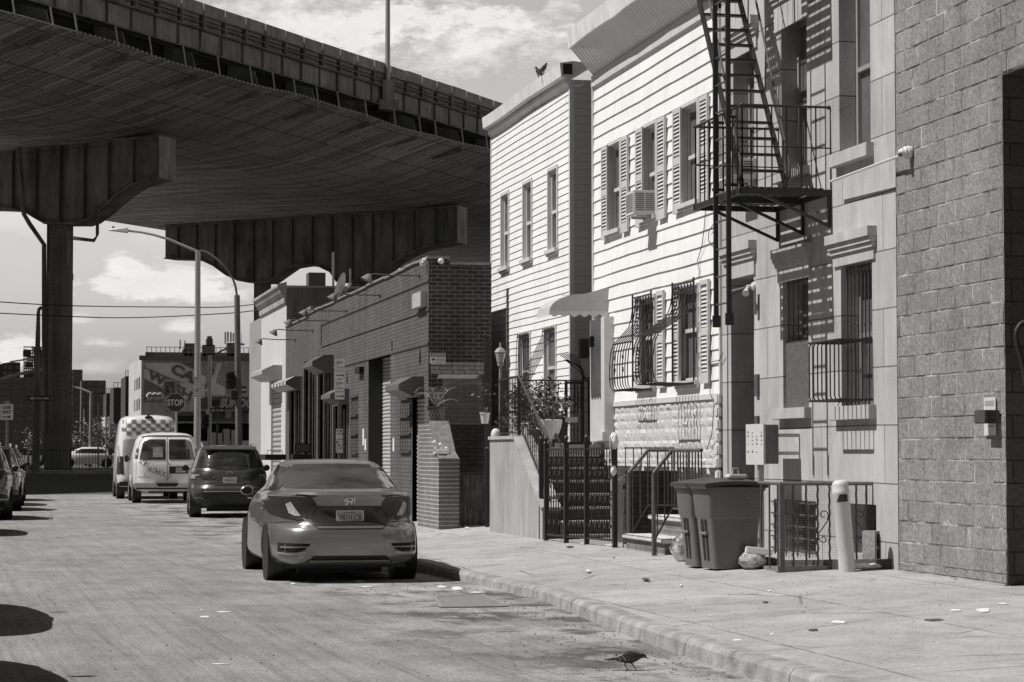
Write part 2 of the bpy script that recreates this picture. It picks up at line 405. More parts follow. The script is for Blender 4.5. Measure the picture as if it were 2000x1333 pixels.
def asphalt():
    k = N('milled_asphalt'); X, Y, Z = k.sep()[0:3]
    big = k.noise(.35, 5, rough=.6); mid = k.noise(2.2, 6, k.vec((1, .35, 1)), .7); fine = k.noise(30, 5, rough=.8); grit = k.noise(110, 3, rough=.7)
    warp = k.m1('MULTIPLY', k.m1('SUBTRACT', k.noise(.35, 2, k.vec((.6, .2, 1))), .5), .3)
    xx = k.m1('ADD', k.m1('ADD', X, k.m1('MULTIPLY', Y, .035)), warp)
    streak = k.noise(1, 4, k.comb(k.m1('MULTIPLY', xx, 9.), k.m1('MULTIPLY', Y, .12), 0.), .75)
    streak2 = k.noise(1, 3, k.comb(k.m1('MULTIPLY', xx, 30.), k.m1('MULTIPLY', Y, .35), 3.), .6)
    chev = k.n('ShaderNodeTexWave', wave_type='BANDS'); k.l(k.comb(k.m1('MULTIPLY', Y, 1.), k.m1('MULTIPLY', X, .55), 0.), chev.inputs[0]); chev.inputs['Scale'].default_value = 5.5; chev.inputs['Distortion'].default_value = 1.4; chev.inputs['Detail'].default_value = 3
    track = k.ramp(k.noise(1, 2, k.comb(k.m1('MULTIPLY', xx, 2.6), k.m1('MULTIPLY', Y, .03), 7.)), [(.42, 0), (.6, 1)])
    f = k.m1('ADD', k.m1('MULTIPLY', k.m1('SUBTRACT', big, .5), .9), k.m1('MULTIPLY', k.m1('SUBTRACT', mid, .5), 1.1))
    f = k.m1('ADD', f, k.m1('MULTIPLY', k.m1('SUBTRACT', streak, .5), .55)); f = k.m1('ADD', f, k.m1('MULTIPLY', k.m1('SUBTRACT', streak2, .5), .35))
    f = k.m1('ADD', f, k.m1('MULTIPLY', k.m1('MULTIPLY', k.m1('SUBTRACT', chev.outputs[0], .5), .34), track))
    f = k.m1('ADD', f, k.m1('MULTIPLY', k.m1('SUBTRACT', fine, .5), 2.6)); f = k.m1('ADD', f, k.m1('MULTIPLY', k.m1('SUBTRACT', grit, .5), 2.0))
    edge = k.m1('MULTIPLY', k.m1('SUBTRACT', X, 2.4), .6, clamp=True)
    pale = k.m1('MULTIPLY', k.ramp(k.noise(1.1, 6, k.vec((1, .6, 1)), .65), [(.45, 0), (.53, 1)]), edge)
    dark = k.m1('MULTIPLY', k.ramp(k.noise(.9, 6, k.vec((1, .7, 1), loc=(3, 9, 0)), .7), [(.50, 0), (.57, 1)]), edge)
    val = k.m1('MULTIPLY', k.m1('ADD', f, 1.), .26)
    val = k.m1('ADD', val, k.m1('MULTIPLY', k.m1('MULTIPLY', pale, k.ramp(fine, [(.35, .3), (.6, 1)])), .16))
    val = k.m1('MULTIPLY', val, k.m1('SUBTRACT', 1., k.m1('MULTIPLY', dark, .62)))
    crack = k.m1('MULTIPLY', k.ramp(k.voro(.35, k.vec((.45, 1.5, 1)), 'DISTANCE_TO_EDGE'), [(0, 1), (.006, 0)]), k.ramp(k.noise(.5, 3), [(.5, 0), (.56, 1)]))
    val = k.m1('MULTIPLY', val, k.m1('SUBTRACT', 1., k.m1('MULTIPLY', crack, .5)))
    spk = k.ramp(k.voro(16), [(0, 1), (.13, 1), (.2, 0)]); spl = k.ramp(k.voro(21, k.vec((1, 1, 1), loc=(5, 2, 0))), [(0, 1), (.10, 1), (.16, 0)])
    rut = k.ramp(k.noise(1, 1, k.comb(k.m1('MULTIPLY', xx, 7.), k.m1('MULTIPLY', Y, .05), 2.)), [(.54, 0), (.585, 1), (.63, 0)]); rut2 = k.ramp(k.noise(1, 1, k.comb(k.m1('MULTIPLY', xx, 20.), k.m1('MULTIPLY', Y, .07), 9.)), [(.55, 0), (.6, 1), (.66, 0)])
    val = k.m1('MULTIPLY', val, k.m1('SUBTRACT', 1., k.m1('MULTIPLY', spk, .42))); val = k.m1('MULTIPLY', val, k.m1('ADD', 1., k.m1('MULTIPLY', spl, .5))); val = k.m1('MULTIPLY', val, k.m1('SUBTRACT', 1., k.m1('MULTIPLY', k.m1('ADD', rut, k.m1('MULTIPLY', rut2, .6)), k.mix(k.noise(1.4, 3), 0., .26))))
    far = k.m1('MULTIPLY', k.m1('SUBTRACT', Y, 85.), .5, clamp=True)       # avenue darkened in colour for the viaduct's shadow
    val = k.mix(far, val, k.m1('MULTIPLY', k.m1('ADD', k.m1('MULTIPLY', f, .5), 1.), .075))
    h = k.m1('ADD', k.m1('ADD', k.m1('MULTIPLY', fine, 1.), k.m1('MULTIPLY', grit, .6)), k.m1('ADD', k.m1('MULTIPLY', streak, 1.2), k.m1('MULTIPLY', k.m1('MULTIPLY', chev.outputs[0], track), .25)))
    return k.fin(k.m1('MAXIMUM', val, .01), .92, 0, k.bump(h, .55, .03), .3)
def pavement_mat():
    k = N('pavement_concrete'); X, Y, Z = k.sep()[0:3]
    a = k.noise(.6, 6, rough=.65); b = k.noise(4, 6, k.vec((1, .5, 1)), .7); c = k.noise(40, 5, rough=.8)
    f = k.m1('ADD', k.m1('ADD', k.m1('MULTIPLY', k.m1('SUBTRACT', a, .5), .8), k.m1('MULTIPLY', k.m1('SUBTRACT', b, .5), .75)), k.m1('MULTIPLY', k.m1('SUBTRACT', c, .5), 1.9))
    val = k.m1('MULTIPLY', k.m1('ADD', f, 1.), .345)
    w = k.m1('MULTIPLY', k.m1('SUBTRACT', k.noise(2.5, 3), .5), .05)
    bt = k.n('ShaderNodeTexBrick', offset=0); k.l(k.comb(k.m1('ADD', k.m1('SUBTRACT', X, 5.32), w), k.m1('ADD', Y, w), 0.), bt.inputs[0])
    for nme, vv in (('Scale', 1), ('Mortar Size', .011), ('Mortar Smooth', .2), ('Bias', 0), ('Brick Width', 1.52), ('Row Height', 1.55)): bt.inputs[nme].default_value = vv
    bt.inputs['Color1'].default_value = (.95, .95, .95, 1); bt.inputs['Color2'].default_value = (1.06, 1.06, 1.06, 1); bt.inputs['Mortar'].default_value = (.42, .42, .42, 1)
    jm = k.ramp(k.noise(1.6, 3), [(.35, .15), (.55, 1)])
    j = k.mix(jm, 1., k.sep(bt.outputs[0])[0]); val = k.m1('MULTIPLY', val, j)
    cr = k.m1('MULTIPLY', k.ramp(k.voro(.42, k.vec((1, 1.2, 1), loc=(.3, .2, 0)), 'DISTANCE_TO_EDGE'), [(0, 1), (.009, 0)]), k.ramp(k.noise(1.2, 3), [(.48, 0), (.56, 1)]))
    val = k.m1('MULTIPLY', val, k.m1('SUBTRACT', 1., k.m1('MULTIPLY', cr, .6)))
    sp = k.m1('MULTIPLY', k.ramp(k.voro(7), [(0, 1), (.07, 1), (.10, 0)]), k.ramp(k.noise(3, 2), [(.52, 0), (.55, 1)])); val = k.m1('MULTIPLY', val, k.m1('SUBTRACT', 1., k.m1('MULTIPLY', sp, .6)))
    patch = k.ramp(k.noise(.8, 6, rough=.7), [(.55, 0), (.64, 1)]); val = k.m1('MULTIPLY', val, k.m1('SUBTRACT', 1., k.m1('MULTIPLY', k.m1('MULTIPLY', patch, k.ramp(c, [(.4, 0), (.6, 1)])), .35)))
    h = k.m1('SUBTRACT', k.m1('MULTIPLY', c, .5), k.m1('ADD', k.m1('MULTIPLY', bt.outputs['Fac'], jm), cr))
    return k.fin(k.m1('MAXIMUM', val, .02), .9, 0, k.bump(h, .35, .02), .3)
m_asph = asphalt(); m_pave = pavement_mat()
m_kerb = plain('kerb_concrete', .28, .9, 0, .6, 5, bump=.8)

mb = MB(); ys = [-60, 0, 5, 10, 15, 20, 30, 45, 60, 75] + [84+i*2 for i in range(19)] + [140, 200, 400, 1500, 4000]
xs = [-3000, -400, -60, -20, -2.2, 0, 2, 4, 6, 9, 20, 60, 400, 3000]
for j in range(len(ys)-1):
    for i in range(len(xs)-1):
        mb.quad((xs[i], ys[j], rise(ys[j])), (xs[i+1], ys[j], rise(ys[j])), (xs[i+1], ys[j+1], rise(ys[j+1])), (xs[i], ys[j+1], rise(ys[j+1])))
struct('road', mb, m_asph)

KERB = [(-30, 4.7), (5, 4.78), (12, 4.82), (16.2, 4.86), (18.5, 4.95), (21, 5.12), (22.3, 5.22), (23.2, 5.30), (24.6, 5.30), (26.2, 5.22), (28, 5.1), (29.2, 5.05), (31, 5.25), (35, 5.6), (42, 5.8), (60, 5.8), (77, 5.8), (79.5, 6.2), (81.5, 7.2), (82.5, 9)]
def kx(y):
    for (a, xa), (b, xb) in zip(KERB, KERB[1:]):
        if a <= y <= b: return xa + (xb-xa)*(y-a)/(b-a)
    return KERB[-1][1]
def ktop(y): return .13 if not 22 < y < 29.5 else .13 - .025*math.sin((y-22)/7.5*math.pi)
mb = MB(); yy = []; y = -30
while y < 82: yy.append(y); y += .25 if 12 < y < 34 else 2
yy.append(82.4)
rn = random.Random(3); jag = {v: (rn.uniform(-.02, .02) if 24 < v < 30 else rn.uniform(-.004, .004)) for v in yy}
prof = lambda v: [(kx(v)-.03+jag[v], -.02), (kx(v)-.015+jag[v], ktop(v)-.035), (kx(v)+.01+jag[v], ktop(v)-.005), (kx(v)+.04, ktop(v)+.004), (kx(v)+.16, ktop(v)+.004)]
for a, b in zip(yy, yy[1:]):
    if int(b/2.4) != int(a/2.4) and 10 < a < 34: continue_gap = .012
    else: continue_gap = 0
    A = [Vector((x, a+continue_gap, z)) for x, z in prof(a)]; B = [Vector((x, b, z)) for x, z in prof(b)]
    for i in range(4): mb.add([A[i], A[i+1], B[i+1], B[i]], [(0, 1, 2, 3)])
struct('kerb', mb, m_kerb)
mb = MB(); cols = [0, .25, .5, .75, 1]
for a, b in zip(yy, yy[1:]):
    for c0, c1 in zip(cols, cols[1:]):
        def P_(y, c):
            x0 = kx(y)+.165; x = x0+(14-x0)*c; return Vector((x, y, (ktop(y) if c == 0 else min(sz(x), .42))))
        mb.quad(P_(a, c0), P_(a, c1), P_(b, c1), P_(b, c0))
struct('sidewalk', mb, m_pave)
mb = MB(); mb.box((-9, -30, -.02), (-2.35, 74, .14)); mb.box((-9, 74, -.02), (-.62, 80, .14)); struct('sidewalk_opposite', mb, m_pave)
mb = MB(); mb.box((-60, 121, .2), (60, 122, .58)); mb.box((-60, 122, .2), (60, 150, .56)); struct('raised_island', mb, M('concrete'))
k = N('worn_road_paint'); k.fin(k.mix(k.ramp(k.noise(6, 5), [(.45, 0), (.6, 1)]), .09, .4), .8)
mb = MB()
def strip(p, q, w):
    p, q = Vector(p), Vector(q); d = (q-p).normalized(); n_ = Vector((-d.y, d.x, 0))*w/2
    K = 12
    for i in range(K):
        a = p.lerp(q, i/K); b = p.lerp(q, (i+1)/K)
        mb.quad(*[Vector((v.x, v.y, rise(v.y)+.006)) for v in (a-n_, b-n_, b+n_, a+n_)])
strip((4.5, 90, 0), (9, 112, 0), .2); strip((0, 104, 0), (12, 104, 0), .12); strip((0, 113, 0), (14, 113, 0), .15)
struct('road_marking', mb, k.m)

t = thing('warehouse', 'long low brick warehouse on the opposite side of the street, added out of view past the left edge to block low sky', 'building', (-8, 30, 0))  # unseen building added to cut low sky light on the facades
mb = MB(); mb.box((-14, -40, 0), (-6.2, 76, 5.8)); part('wall', mb, brick('warehouse_brick', 'x', .215, .07, .14, .18, .2, .01), t)
for i in range(16): mb = MB(); mb.box((-6.22, -34+i*6.8, 1.2), (-6.15, -30.8+i*6.8, 3.8)); part('shutter', mb, M('shutter'), t)
mb = MB(); mb.box((-6.35, -40.05, 5.8), (-6.0, 76.05, 6.0)); part('coping', mb, M('concrete'), t)
def rect(X, xl, xr, yt, yb, xref=None):
    xref = xl if xref is None else xref
    a = on(xl, yb, 'x', X).y; b = on(xr, yb, 'x', X).y
    return (b, a, on(xref, yb, 'x', X).z, on(xref, yt, 'x', X).z)      # near y, far y, bottom, top
def cells(lo, hi, cuts, step=None):
    c = sorted({lo, hi} | {v for v in cuts if lo < v < hi}); out = []
    for a, b in zip(c, c[1:]):
        n = max(1, int((b-a)/step)) if step else 1
        out += [(a+(b-a)*i/n, a+(b-a)*(i+1)/n) for i in range(n)]
    return out
def siding(X, y0, y1, z0, z1, expo, lip, holes, seed=1, sag=.006, axis='x'):
    "lapped boards, each a sloping face with a lip under it"
    mb = MB(); rs = random.Random(seed); ph = [rs.uniform(0, 6) for _ in range(6)]
    def wav(y, i): return sag*(math.sin(y*1.1+ph[0]+i*.23)+.6*math.sin(y*2.7+ph[1]+i*.5)+.4*math.sin(y*6.1+ph[2]+i*1.7))
    def pv(y, z, dx): return Vector((X-dx, y, z)) if axis == 'x' else Vector((y, X-dx, z))
    n = int(math.ceil((z1-z0)/expo)); cy = [h[0] for h in holes]+[h[1] for h in holes]
    for i in range(n):
        zb = z0+i*expo; zt = min(zb+expo, z1+.0); butt = rs.uniform(y0, y1)
        for a, b in cells(y0, y1, cy+[butt], .45):
            m = (a+b)/2; segs = [(zb, zt)]
            for h in holes:
                if h[0] < m < h[1]:
                    ns = []
                    for s0, s1 in segs:
                        if h[3] <= s0 or h[2] >= s1: ns.append((s0, s1)); continue
                        if h[2] > s0: ns.append((s0, h[2]))
                        if h[3] < s1: ns.append((h[3], s1))
                    segs = ns
            for s0, s1 in segs:
                d = lambda z: lip*(1-(z-zb)/expo)+.002
                A = a+(.0015 if abs(a-butt) < 1e-6 else 0)
                wa0, wb0 = (wav(A, i), wav(b, i)) if s0 == zb else (0, 0)
                wa1, wb1 = (wav(A, i+1), wav(b, i+1)) if abs(s1-zb-expo) < 1e-6 else (0, 0)
                mb.quad(pv(A, s0+wa0, d(s0)), pv(b, s0+wb0, d(s0)), pv(b, s1+wb1, d(s1)), pv(A, s1+wa1, d(s1)))
                if s0 == zb: mb.quad(pv(A, s0+wa0, d(s0)), pv(b, s0+wb0, d(s0)), pv(b, s0+wb0+.004, -.01), pv(A, s0+wa0+.004, -.01))
    return mb
def flatwall(X, y0, y1, z0, z1, holes, depth=.25, step=None):
    "a flat wall with openings and their reveals"
    mb = MB(); cy = [h[0] for h in holes]+[h[1] for h in holes]; cz = [h[2] for h in holes]+[h[3] for h in holes]
    for a, b in cells(y0, y1, cy, step):
        for c, d in cells(z0, z1, cz, step):
            if any(h[0] < (a+b)/2 < h[1] and h[2] < (c+d)/2 < h[3] for h in holes): continue
            mb.quad((X, a, c), (X, a, d), (X, b, d), (X, b, c))
    for h in holes:
        D = h[4] if len(h) > 4 else depth
        mb.quad((X, h[1], h[2]), (X, h[1], h[3]), (X+D, h[1], h[3]), (X+D, h[1], h[2]))
        mb.quad((X, h[0], h[2]), (X+D, h[0], h[2]), (X+D, h[0], h[3]), (X, h[0], h[3]))
        mb.quad((X, h[0], h[3]), (X+D, h[0], h[3]), (X+D, h[1], h[3]), (X, h[1], h[3]))
        mb.quad((X, h[0], h[2]), (X, h[1], h[2]), (X+D, h[1], h[2]), (X+D, h[0], h[2]))
    return mb
def window(parent, X, r, rec=.12, trim=.06, proud=.03, mat='window_white', split=.52, fr=.045, label=None, sill=True, panemat='pane', casing=True, blind=None):
    y0, y1, z0, z1 = r[:4]; mb = MB(); m = M(mat) if isinstance(mat, str) else mat
    if casing:
        t = trim
        for a, b in (((X-proud, y0-t, z1), (X+.0, y1+t, z1+t)), ((X-proud, y0-t, z0-.02), (X, y0, z1)), ((X-proud, y1, z0-.02), (X, y1+t, z1))): mb.box(a, b)
        d = .012
        mb.box((X-.001, y1-d, z0), (X+rec, y1, z1)); mb.box((X-.001, y0, z0), (X+rec, y0+d, z1)); mb.box((X-.001, y0+d, z1-d), (X+rec, y1-d, z1)); 
        if sill: mb.box((X-proud-.05, y0-t-.02, z0-.06), (X+rec, y1+t+.02, z0-.0)); mb.box((X-proud-.02, y0-t, z0-.10), (X, y1+t, z0-.062))
    xs = X+rec; zm = z0+(z1-z0)*split
    mb.box((xs-.03, y0+.012, z0), (xs+.03, y0+.012+fr, z1-.012)); mb.box((xs-.03, y1-.012-fr, z0), (xs+.03, y1-.012, z1-.012))
    mb.box((xs-.029, y0+.012+fr, z1-.012-fr), (xs+.03, y1-.012-fr, z1-.012)); mb.box((xs-.029, y0+.012+fr, z0), (xs+.03, y1-.012-fr, z0+fr))
    mb.box((xs-.035, y0+.012+fr, zm-.025), (xs+.03, y1-.012-fr, zm+.025))
    w = part('window', mb, m, parent, label)
    q = MB(); 
    q.quad((xs+.012, y0, z0), (xs+.012, y1, z0), (xs+.012, y1, zm), (xs+.012, y0, zm)); q.quad((xs+.0, y0, zm), (xs+.0, y1, zm), (xs+.0, y1, z1), (xs+.0, y0, z1))
    part('pane', q, M(panemat), w); return w
def shutter(parent, X, y0, y1, z0, z1, m):
    mb = MB(); t = .045; x0, x1 = X-.062, X-.027
    mb.box((x0, y0, z0), (x1, y0+t, z1)); mb.box((x0, y1-t, z0), (x1, y1, z1))
    zm = (z0+z1)/2
    for a, b in ((z0, z0+.14), (zm-.05, zm+.05), (z1-.06, z1)): mb.box((x0+.002, y0+t, a), (x1, y1-t, b))
    mb.box((x1-.004, y0+t, z0+.1), (x1, y1-t, z1-.05))
    z = z0+.16
    while z < z1-.09:
        if not (zm-.07 < z < zm+.05): mb.add([(x0+.003, y0+t, z), (x0+.003, y1-t, z), (x1-.004, y1-t, z+.042), (x1-.004, y0+t, z+.042), (x0+.003, y0+t, z-.008), (x0+.003, y1-t, z-.008)], [(0, 1, 2, 3), (0, 4, 5, 1)])
        z += .052
    return part('shutter', mb, m, parent)
def scroll(mb, c, r, uy, uz, n=14, turns=1.3, start=0, th=.006, sgn=1):
    pts = []
    for i in range(n+1):
        t = i/n; a = start+sgn*turns*2*math.pi*t; rr = r*(1-.8*t); pts.append(Vector(c)+Vector(uy)*(rr*math.cos(a))+Vector(uz)*(rr*math.sin(a)))
    mb.tube(pts, th, 5)

XB = 8.67
def cmu_mat():
    k = N('split_face_block'); rpi = k.n('ShaderNodeNewGeometry').outputs['Random Per Island']; big = k.noise(.8, 5, rough=.65); fn = k.noise(26, 6, rough=.85); st = k.noise(1, 5, k.vec((2.2, 2.2, .3)), .6)
    val = k.m1('ADD', .235, k.m1('MULTIPLY', rpi, .04)); val = k.m1('MULTIPLY', val, k.m1('ADD', 1., k.m1('ADD', k.m1('MULTIPLY', k.m1('SUBTRACT', big, .5), .7), k.m1('ADD', k.m1('MULTIPLY', k.m1('SUBTRACT', st, .5), .6), k.m1('MULTIPLY', k.m1('SUBTRACT', fn, .5), 3.0)))))
    sp = k.m1('MULTIPLY', k.ramp(k.voro(34), [(0, 1), (.12, 1), (.2, 0)]), k.ramp(k.noise(22, 2), [(.5, 0), (.58, 1)])); val = k.m1('ADD', val, k.m1('MULTIPLY', sp, .28))
    ef = k.m1('MULTIPLY', k.ramp(k.noise(1.5, 6, k.vec((1, 2.4, 1.)), .7), [(.60, 0), (.70, 1)]), k.ramp(fn, [(.4, .2), (.6, 1)])); val = k.m1('ADD', val, k.m1('MULTIPLY', ef, .26))
    return k.fin(k.m1('MAXIMUM', val, .02), .95, 0, k.bump(fn, .9, .02))
m_cmu = cmu_mat()
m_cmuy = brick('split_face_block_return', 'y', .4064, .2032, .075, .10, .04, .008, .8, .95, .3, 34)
yN = on(1965, 900, 'x', XB).y; yF = on(1755.5, 900, 'x', XB).y
cmu = thing('block_building', 'grey split-face concrete block building at the right edge of the street', 'building', (XB, yN, sz(XB)))
zL = on(1968, 140, 'x', XB).z
mb = MB()
rn = random.Random(5)
rm = lambda u, n: u if u < 1e-6 or u > 1-1e-6 else (.03 if u < 1.01/n else .97 if u > 1-1.01/n else u)
def blockface(y0, y1, z0, z1):
    "split-face blocks: each block a slightly rough, slightly proud face"
    r0 = int(z0/.2032)-1
    for i in range(r0, int(z1/.2032)+1):
        a, b = max(z0, i*.2032), min(z1, (i+1)*.2032)
        if b-a < .01: continue
        off = (i % 2)*.2032; j = math.floor((y0-off)/.4064)
        while j*.4064+off < y1:
            c, d = max(y0, j*.4064+off), min(y1, (j+1)*.4064+off); j += 1
            if d-c < .01: continue
            e = .006; pr = rn.uniform(.003, .008); nx, nz = (8, 5) if y1 < 25 else (4, 3)
            tl = (rn.uniform(-.0025, .0025), rn.uniform(-.0025, .0025)); sd = rn.random()*99
            def fn(u, v):
                ed = min(u, 1-u, v, 1-v) < 1e-6
                q = 0 if ed else pr+tl[0]*(u-.5)*2+tl[1]*(v-.5)*2+rn.uniform(-.0022, .0022)
                u = rm(u, nx); v = rm(v, nz)
                return Vector((XB-q+(.004 if ed else 0), c+e+(d-c-2*e)*u, a+e+(b-a-2*e)*v))
            mb.grid(nx, nz, fn, False)
z_ = sz(XB)-.1
blockface(yN, yF, z_+.12, 9.2); blockface(10, yN, zL, 9.2)
part('wall', mb, m_cmu, cmu); mb = MB()
mb.quad((XB-.0005, yN, z_), (XB-.0005, yF, z_), (XB-.0005, yF, 9.2), (XB-.0005, yN, 9.2)); mb.quad((XB-.0005, 10, zL), (XB-.0005, yN, zL), (XB-.0005, yN, 9.2), (XB-.0005, 10, 9.2))
k = N('block_mortar'); k.fin(k.ramp(k.noise(3.2, 5, rough=.7), [(.38, .10), (.5, .22), (.66, .5)]), .95); part('mortar', mb, k.m, cmu)
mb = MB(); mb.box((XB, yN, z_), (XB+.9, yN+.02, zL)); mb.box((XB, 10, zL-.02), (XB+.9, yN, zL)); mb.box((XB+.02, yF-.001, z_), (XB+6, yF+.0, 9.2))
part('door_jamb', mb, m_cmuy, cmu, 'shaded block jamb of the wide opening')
mb = MB(); mb.box((XB+.9, 10, z_), (XB+1.0, yN+.3, zL)); part('garage_door', mb, M('dark'), cmu)
mb = MB(); mb.box((XB-.022, yN+.01, z_), (XB, yF, z_+.115)); part('footing', mb, M('concrete'), cmu)
mb = MB(); zc = on(1972, 1142, 'x', XB).z
mb.grid(5, 8, lambda u, v: Vector((XB-.03*math.sin(v*3.1)-rn.uniform(0, .012)+.05*u, yN-.03+.09*(u-.6)*0-.035*math.sin(v*3)*(1-u*0)+u*.07, sz(XB)+.04+.42*v)), False)
part('mortar_patch', mb, m_cmu, cmu)
mb = MB(); mb.box((XB+.003, yF, sz(XB)-.1), (XB+.08, yF+.035, 9.2)); part('expansion_joint', mb, M('dark'), cmu)
mb = MB(); P1 = [(2004, 628), (1993, 634), (1986, 645), (1984, 660), (1987, 676), (1994, 700), (2000, 728), (2006, 770)]
mb.tube([hit(x, y, Vector((XB-.25, yN-.3, 0)), Vector((0, 1, 0))) for x, y in P1], .022, 8)
mb.tube([hit(2004, 628, Vector((XB-.25, yN-.3, 0)), Vector((0, 1, 0))), (XB+.3, yN-.3, hit(2004, 628, Vector((XB, yN-.3, 0)), Vector((0, 1, 0))).z)], .022, 8)
one('pipe_guard', mb, M('black_iron'), 'bent black pipe sticking out at the right edge of the block wall', 'pipe')
def wallquad(X, x0, y0, x1, y1, th, mbx):
    r = rect(X, x0, x1, y0, y1); mbx.box((X-th, r[0], r[2]), (X, r[1], r[3])); return r
t = thing('paper_sign', 'tall narrow white paper notice fixed on the grey block wall', 'sign', (XB, on(1930, 850, 'x', XB).y, on(1930, 855, 'x', XB).z))
mb = MB(); r = wallquad(XB-.02, 1923, 777, 1946, 851, .006, mb); part('sheet', mb, M('signwhite'), t)
mb = MB(); xs_ = XB-.0275
mb.box((xs_-.001, r[0]+.03, r[3]-.075), (xs_, r[1]-.03, r[3]-.03))
for i in range(9): mb.box((xs_-.001, r[0]+.035+.016*i, r[2]+.075), (xs_, r[0]+.046+.016*i, r[2]+.085))
for i in range(6): mb.box((xs_-.001, r[0]+.035+.014*i, r[2]+.10), (xs_, r[0]+.044+.014*i, r[2]+.11))
part('print', mb, M('shutter'), t)
t = thing('junction_box', 'small dark grey metal box with lettering beside the paper notice', 'electrical box', (XB, on(1945, 828, 'x', XB).y, on(1945, 828, 'x', XB).z))
mb = MB(); r = rect(XB, 1935, 1957, 802, 828); mb.bbox((XB-.16, r[0], r[2]), (XB-.018, r[1], r[3]), .008); part('box', mb, plain('dark_grey_box', .07, .5, 0, .3, 10), t)
mb = MB()
for i, s_ in enumerate(('TEST', 'HERE')):
    mb.join(fit(text_mb(s_, 1, .0), (XB-.159+.0, r[0]-.002, r[3]-.06-.05*i), (1, 0, 0), (0, 0, 1), .11, .03))
lettering_box = mb; part('lettering', mb, M('signblack'), t)
t = thing('security_camera', 'white dome security camera mounted high on the grey block wall', 'camera', tuple(on(1788, 310, 'x', XB)))
c = on(1782, 298, 'x', XB)+Vector((-.02, 0, 0)); mb = MB()
mb.lathe([(.0, -.0), (.062, -.0), (.064, -.035), (.056, -.04), (.058, -.065), (.05, -.075)], c, 'x', 20); part('mount', mb, M('white_plastic'), t)
mb = MB(); mb.ball(c+Vector((-.085, 0, -.008)), .045, 16); part('dome', mb, M('white_plastic'), t)
mb = MB(); mb.ball(c+Vector((-.115, -.018, -.025)), .024, 12, (1, 1, 1)); mb.ball(c+Vector((-.12, .012, -.02)), .015, 8); part('lens', mb, plain('camera_lens', .09, .2), t)
mb = MB(); a = c+Vector((-.09, .0, -.03)); b = on(1622, 355, 'x', 8.60); mb.tube([a, b], .015, 8); one('conduit', mb, M('white_plastic'), 'white conduit pipe running from the dome camera to the fire escape', 'pipe', loc=a)

XS = 8.75
m_stucco = stains('scored_cement_render', .42, .85, .22, .10, (0.58, .597, 1.9), 1.3, .35)
m_stucco_p = stains('cement_render_trim', .43, .85, .22, .10, None, 1.5, .3)
yS = on(1411, 700, 'x', XS).y
st = thing('rendered_house', 'grey cement-rendered house behind the black fire escape', 'building', (XS, yF, sz(XS)))
W_ur = rect(XS, 1640, 1701, -60, 301); W_um = rect(XS, 1527, 1577, 44, 345); W_ul = rect(XS, 1433, 1474, 96, 372)
D_d = rect(XS, 1429, 1474, 545, 936); W_lm = rect(XS, 1530, 1580, 546, 798); W_lr = rect(XS, 1644, 1705, 518, 794)
B_1 = rect(XS, 1513, 1594, 975, 1078); B_2 = rect(XS, 1652, 1712, 983, 1080)
holes = [W_ur, W_um, W_ul, D_d[:2]+(.5,)+(D_d[3],)+(.5,), W_lm, W_lr, B_1, B_2]
mb = flatwall(XS, yF+.02, yS, .1, 9.2, holes, .24); mb.box((XS+.5, yF+.02, .1), (XS+10, yS, 9.1)); part('wall', mb, m_stucco, st)
for r_, nm in ((W_ur, None), (W_um, None), (W_ul, None)):
    window(st, XS+.02, r_, .20, .06, 0, plain('grey_window_frame', .30, .5, 0, .1) if 'gwf' not in MT else MT['gwf'], .45, .05, None, casing=False)
for r_ in (W_lm, W_lr):
    window(st, XS+.03, r_, .20, .06, 0, M('galv'), .5, .05, casing=False, panemat='pane')
def hood(x0, x1, yt, yb, xref, wfac=1):
    r = rect(XS, x0, x1, yt, yb, xref); mb = MB(); y0, y1, z0, z1 = r; H = z1-z0
    mb.box((XS-.105, y0, z1-.1), (XS-.001, y1, z1)); mb.box((XS-.075, y0+.01, z1-.16), (XS-.001, y1-.01, z1-.102)); mb.box((XS-.05, y0+.02, z1-.215), (XS-.001, y1-.02, z1-.162))
    mb.box((XS-.025, y0+.04, z0), (XS-.001, y1-.04, z1-.217)); return part('window_hood', mb, m_stucco_p, st)
hood(1628, 1713, 441, 505, 1712); hood(1519, 1586, 474, 540, 1584); hood(1416, 1478, 469, 535, 1477); hood(1512, 1582, -62, 30, 1581); hood(1425, 1482, 30, 92, 1480)
def sill(x0, x1, yt, yb):
    r = rect(XS, x0, x1, yt, yb); mb = MB(); mb.bbox((XS-.085, r[0], r[2]), (XS+.1, r[1], r[3]), .006); part('window_sill', mb, m_stucco_p, st)
sill(1633, 1707, 304, 330); sill(1522, 1585, 799, 820); sill(1633, 1712, 795, 822); sill(1519, 1582, 345, 362)
mb = MB(); mb.box((XS+.5, D_d[0], .3), (XS+.52, D_d[1], D_d[3])); part('door', mb, plain('dark_brown_door', .035, .6), st)
for b_ in (B_1, B_2): mb = MB(); mb.box((XS+.23, b_[0], b_[2]), (XS+.25, b_[1], b_[3])); part('basement_window', mb, plain('dark_basement_panel', .03, .5, 0, .8, 7), st)
mb = MB()
for i in range(5): zz = B_1[2]+(B_1[3]-B_1[2])*(i+.4)/4.6; mb.bar((XS-.02, B_1[0]-.05, zz), (XS-.02, B_1[1]+.05, zz), .018)
for i in range(4): yy_ = B_1[0]+(B_1[1]-B_1[0])*(i+.3)/3.6; mb.bar((XS-.035, yy_, B_1[2]-.02), (XS-.035, yy_, B_1[3]), .016)
part('window_grille', mb, M('grey_iron'), st, 'square grille over the basement window')
